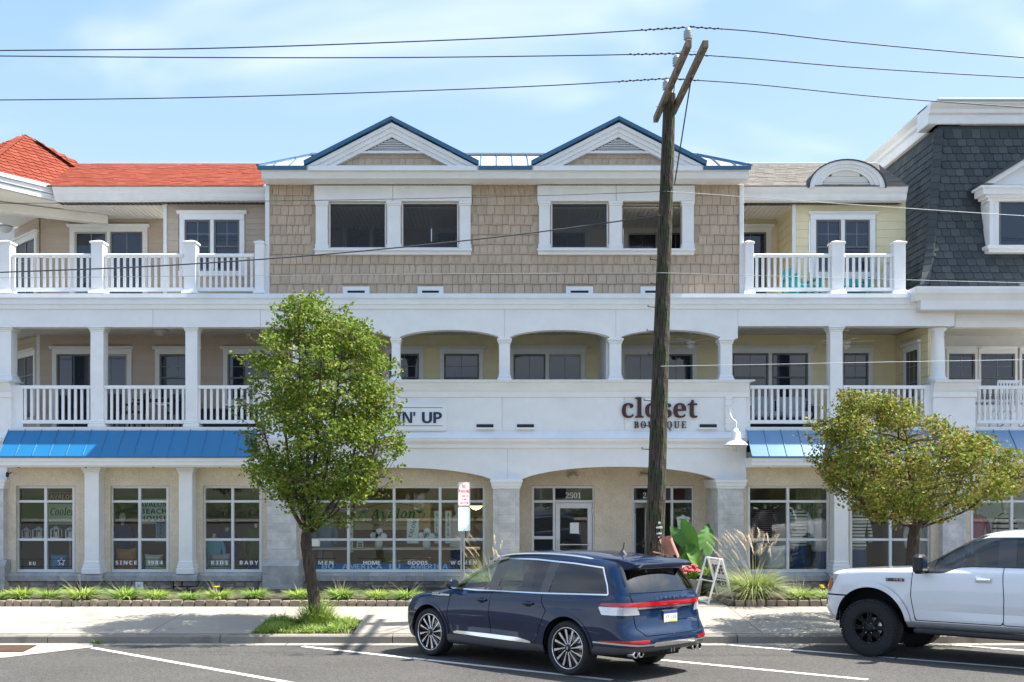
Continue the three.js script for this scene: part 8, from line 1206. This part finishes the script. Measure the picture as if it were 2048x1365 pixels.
// ---------- across the street, mirrored in the panes ----------
{
  struct('opposite_sidewalk', sheet([strip(-60, 60, -18.5, -14, 0.46, 0.45)]), C.concrete);
  struct('verge', sheet([strip(-120, 120, -120, -18.5, 0.5, 0.46)]), mat([0.07, 0.11, 0.03], 1, { map: T.stone }));
  const house = (x, w, h, z, c, rc, label) => {
    const t = thing('house', label, 'house', [x, 0.45, z]), wm = mat(c, 0.8), rm = mat(rc, 0.9, { map: T.granule });
    loc('wall', lbox(-w / 2, w / 2, 0, h, 0, 8), wm, t); const g = new THREE.ExtrudeGeometry(new THREE.Shape([[-w / 2 - 0.4, h], [w / 2 + 0.4, h], [0, h + w * 0.2]].map(p => new THREE.Vector2(...p))), { depth: 8.6, bevelEnabled: false }).translate(0, 0.01, -0.3); loc('roof', g, rm, t);
    for (let r = 0; r < 2; r++) for (const k of [-0.33, 0, 0.33]) { if (r === 0 && k === 0) { loc('door', lbox(-0.5, 0.5, 0.1, 2.2, -0.08, 0.02), mat([0.2, 0.05, 0.04], 0.5), t); continue; } const win = sub('window', t); loc('frame', lbox(k * w - 0.65, k * w + 0.65, 0.9 + r * 2.9, 2.5 + r * 2.9, -0.06, 0.02), C.white, win); loc('pane', lbox(k * w - 0.52, k * w + 0.52, 1.02 + r * 2.9, 2.38 + r * 2.9, -0.08, 0), C.darkGlass, win); }
    loc('porch', merge([lbox(-w / 2, w / 2, 2.7, 2.9, -1.8, 0), lbox(-w / 2, w / 2, 0, 0.3, -1.8, 0), ...[-0.48, -0.16, 0.16, 0.48].map(k => lbox(k * w - 0.08, k * w + 0.08, 0.3, 2.7, -1.75, -1.6))]), C.white, t);
  };
  house(-11, 9, 5.6, 34, [0.42, 0.46, 0.5], [0.08, 0.08, 0.085], 'grey house across the street, mirrored in the lettered windows'); house(2, 10, 5.6, 36, [0.6, 0.56, 0.46], [0.12, 0.09, 0.07], 'cream house across the street, mirrored in the doors'); house(15, 9, 5.6, 34, [0.55, 0.55, 0.55], [0.10, 0.08, 0.07], 'white house across the street, mirrored in the boutique windows');
  const hg = [], lm2 = mat([0.04, 0.075, 0.018], 0.9, { side: THREE.DoubleSide }); for (let i = 0; i < 5200; i++) { const x = rr(-28, 28), a = rr(0, 6.28); if (Math.abs(x - 2) < 1.2 || Math.abs(x + 11) < 1.2) continue; hg.push({ p: V(x, 0.45 + rr(0, 0.95), 19.4 + rr(-0.6, 0.6)), dir: V(Math.cos(a), 0, Math.sin(a)), L: rr(0.12, 0.3), w: 0.12, bend: rr(0.2, 1) }); }
  const h = mesh('hedge', bladeGeo(hg), lm2, scene); h.userData = { label: 'clipped dark hedge across the street, mirrored in the shop glass', category: 'hedge', kind: 'stuff' };
  for (const [x, z, r, hh, lab] of [[-6, 22.5, 2.0, 4.6, 'dark leafy tree across the street before the grey house'], [8.5, 22.5, 2.4, 5.0, 'broad dark tree across the street between two houses'], [20, 23, 2.2, 4.8, 'dark tree across the street beyond the white house'], [-18.5, 23, 2.2, 4.8, 'dark tree across the street past the grey house']]) {
    const t = thing('shade_tree', lab, 'tree', [x, 0.45, z], 'trees across the street'); loc('trunk', rod(V(0, 0, 0), V(0, hh * 0.55, 0), 0.2, 0.12), mat([0.09, 0.07, 0.05], 0.95), t);
    const N = 3600, im = new THREE.InstancedMesh(leafShape, lm2, N), m4 = new THREE.Matrix4(), q = new THREE.Quaternion(); for (let i = 0; i < N; i++) { const a = rr(0, 6.28), u = rr(-1, 1), s = Math.cbrt(rr(0.25, 1)) * (0.8 + 0.35 * perlin.noise(Math.cos(a) * 2 + x, u * 2, Math.sin(a) * 2)), w = Math.sqrt(1 - u * u), p = V(w * Math.cos(a) * r * s, hh * 0.66 + u * hh * 0.34 * s, w * Math.sin(a) * r * s); q.setFromEuler(new THREE.Euler(rr(0, 6), rr(0, 6), rr(0, 6))); const k = rr(0.22, 0.42); im.setMatrixAt(i, m4.compose(p, q, V(k, k, k))); } im.name = 'crown'; im.userData.kind = 'stuff'; im.castShadow = im.receiveShadow = true; t.add(im);
  }
}

// roof vent pipe and a plate on the stone plinth
{
  const D = 27.2, x = X(472, D), y = Y(334, D), t = thing('roof_vent', 'small pale vent pipe behind the ridge of the red roof', 'vent', [x, y - 0.3, -D]); part('pipe', rod(V(x, y - 0.4, -D), V(x, y, -D), 0.09), C.galv, t); part('cap', lathe([[0, 0.03], [0.12, 0.02], [0.12, -0.02], [0.08, -0.03]], 16).translate(x, y + 0.02, -D), C.galv, t);
  const D2 = 23.86, q = thing('outlet_plate', 'white outlet plate on the stone plinth below the SINCE window', 'outlet', [X(277, D2), Y(1180, D2), -D2]); part('plate', gB(270, 285, 1165, 1181, D2, 0.06), C.white, q); part('socket', gB(274.5, 280, 1170, 1177, D2 - 0.012, 0.02), C.galv, q);
}
renderer.render(scene, camera);
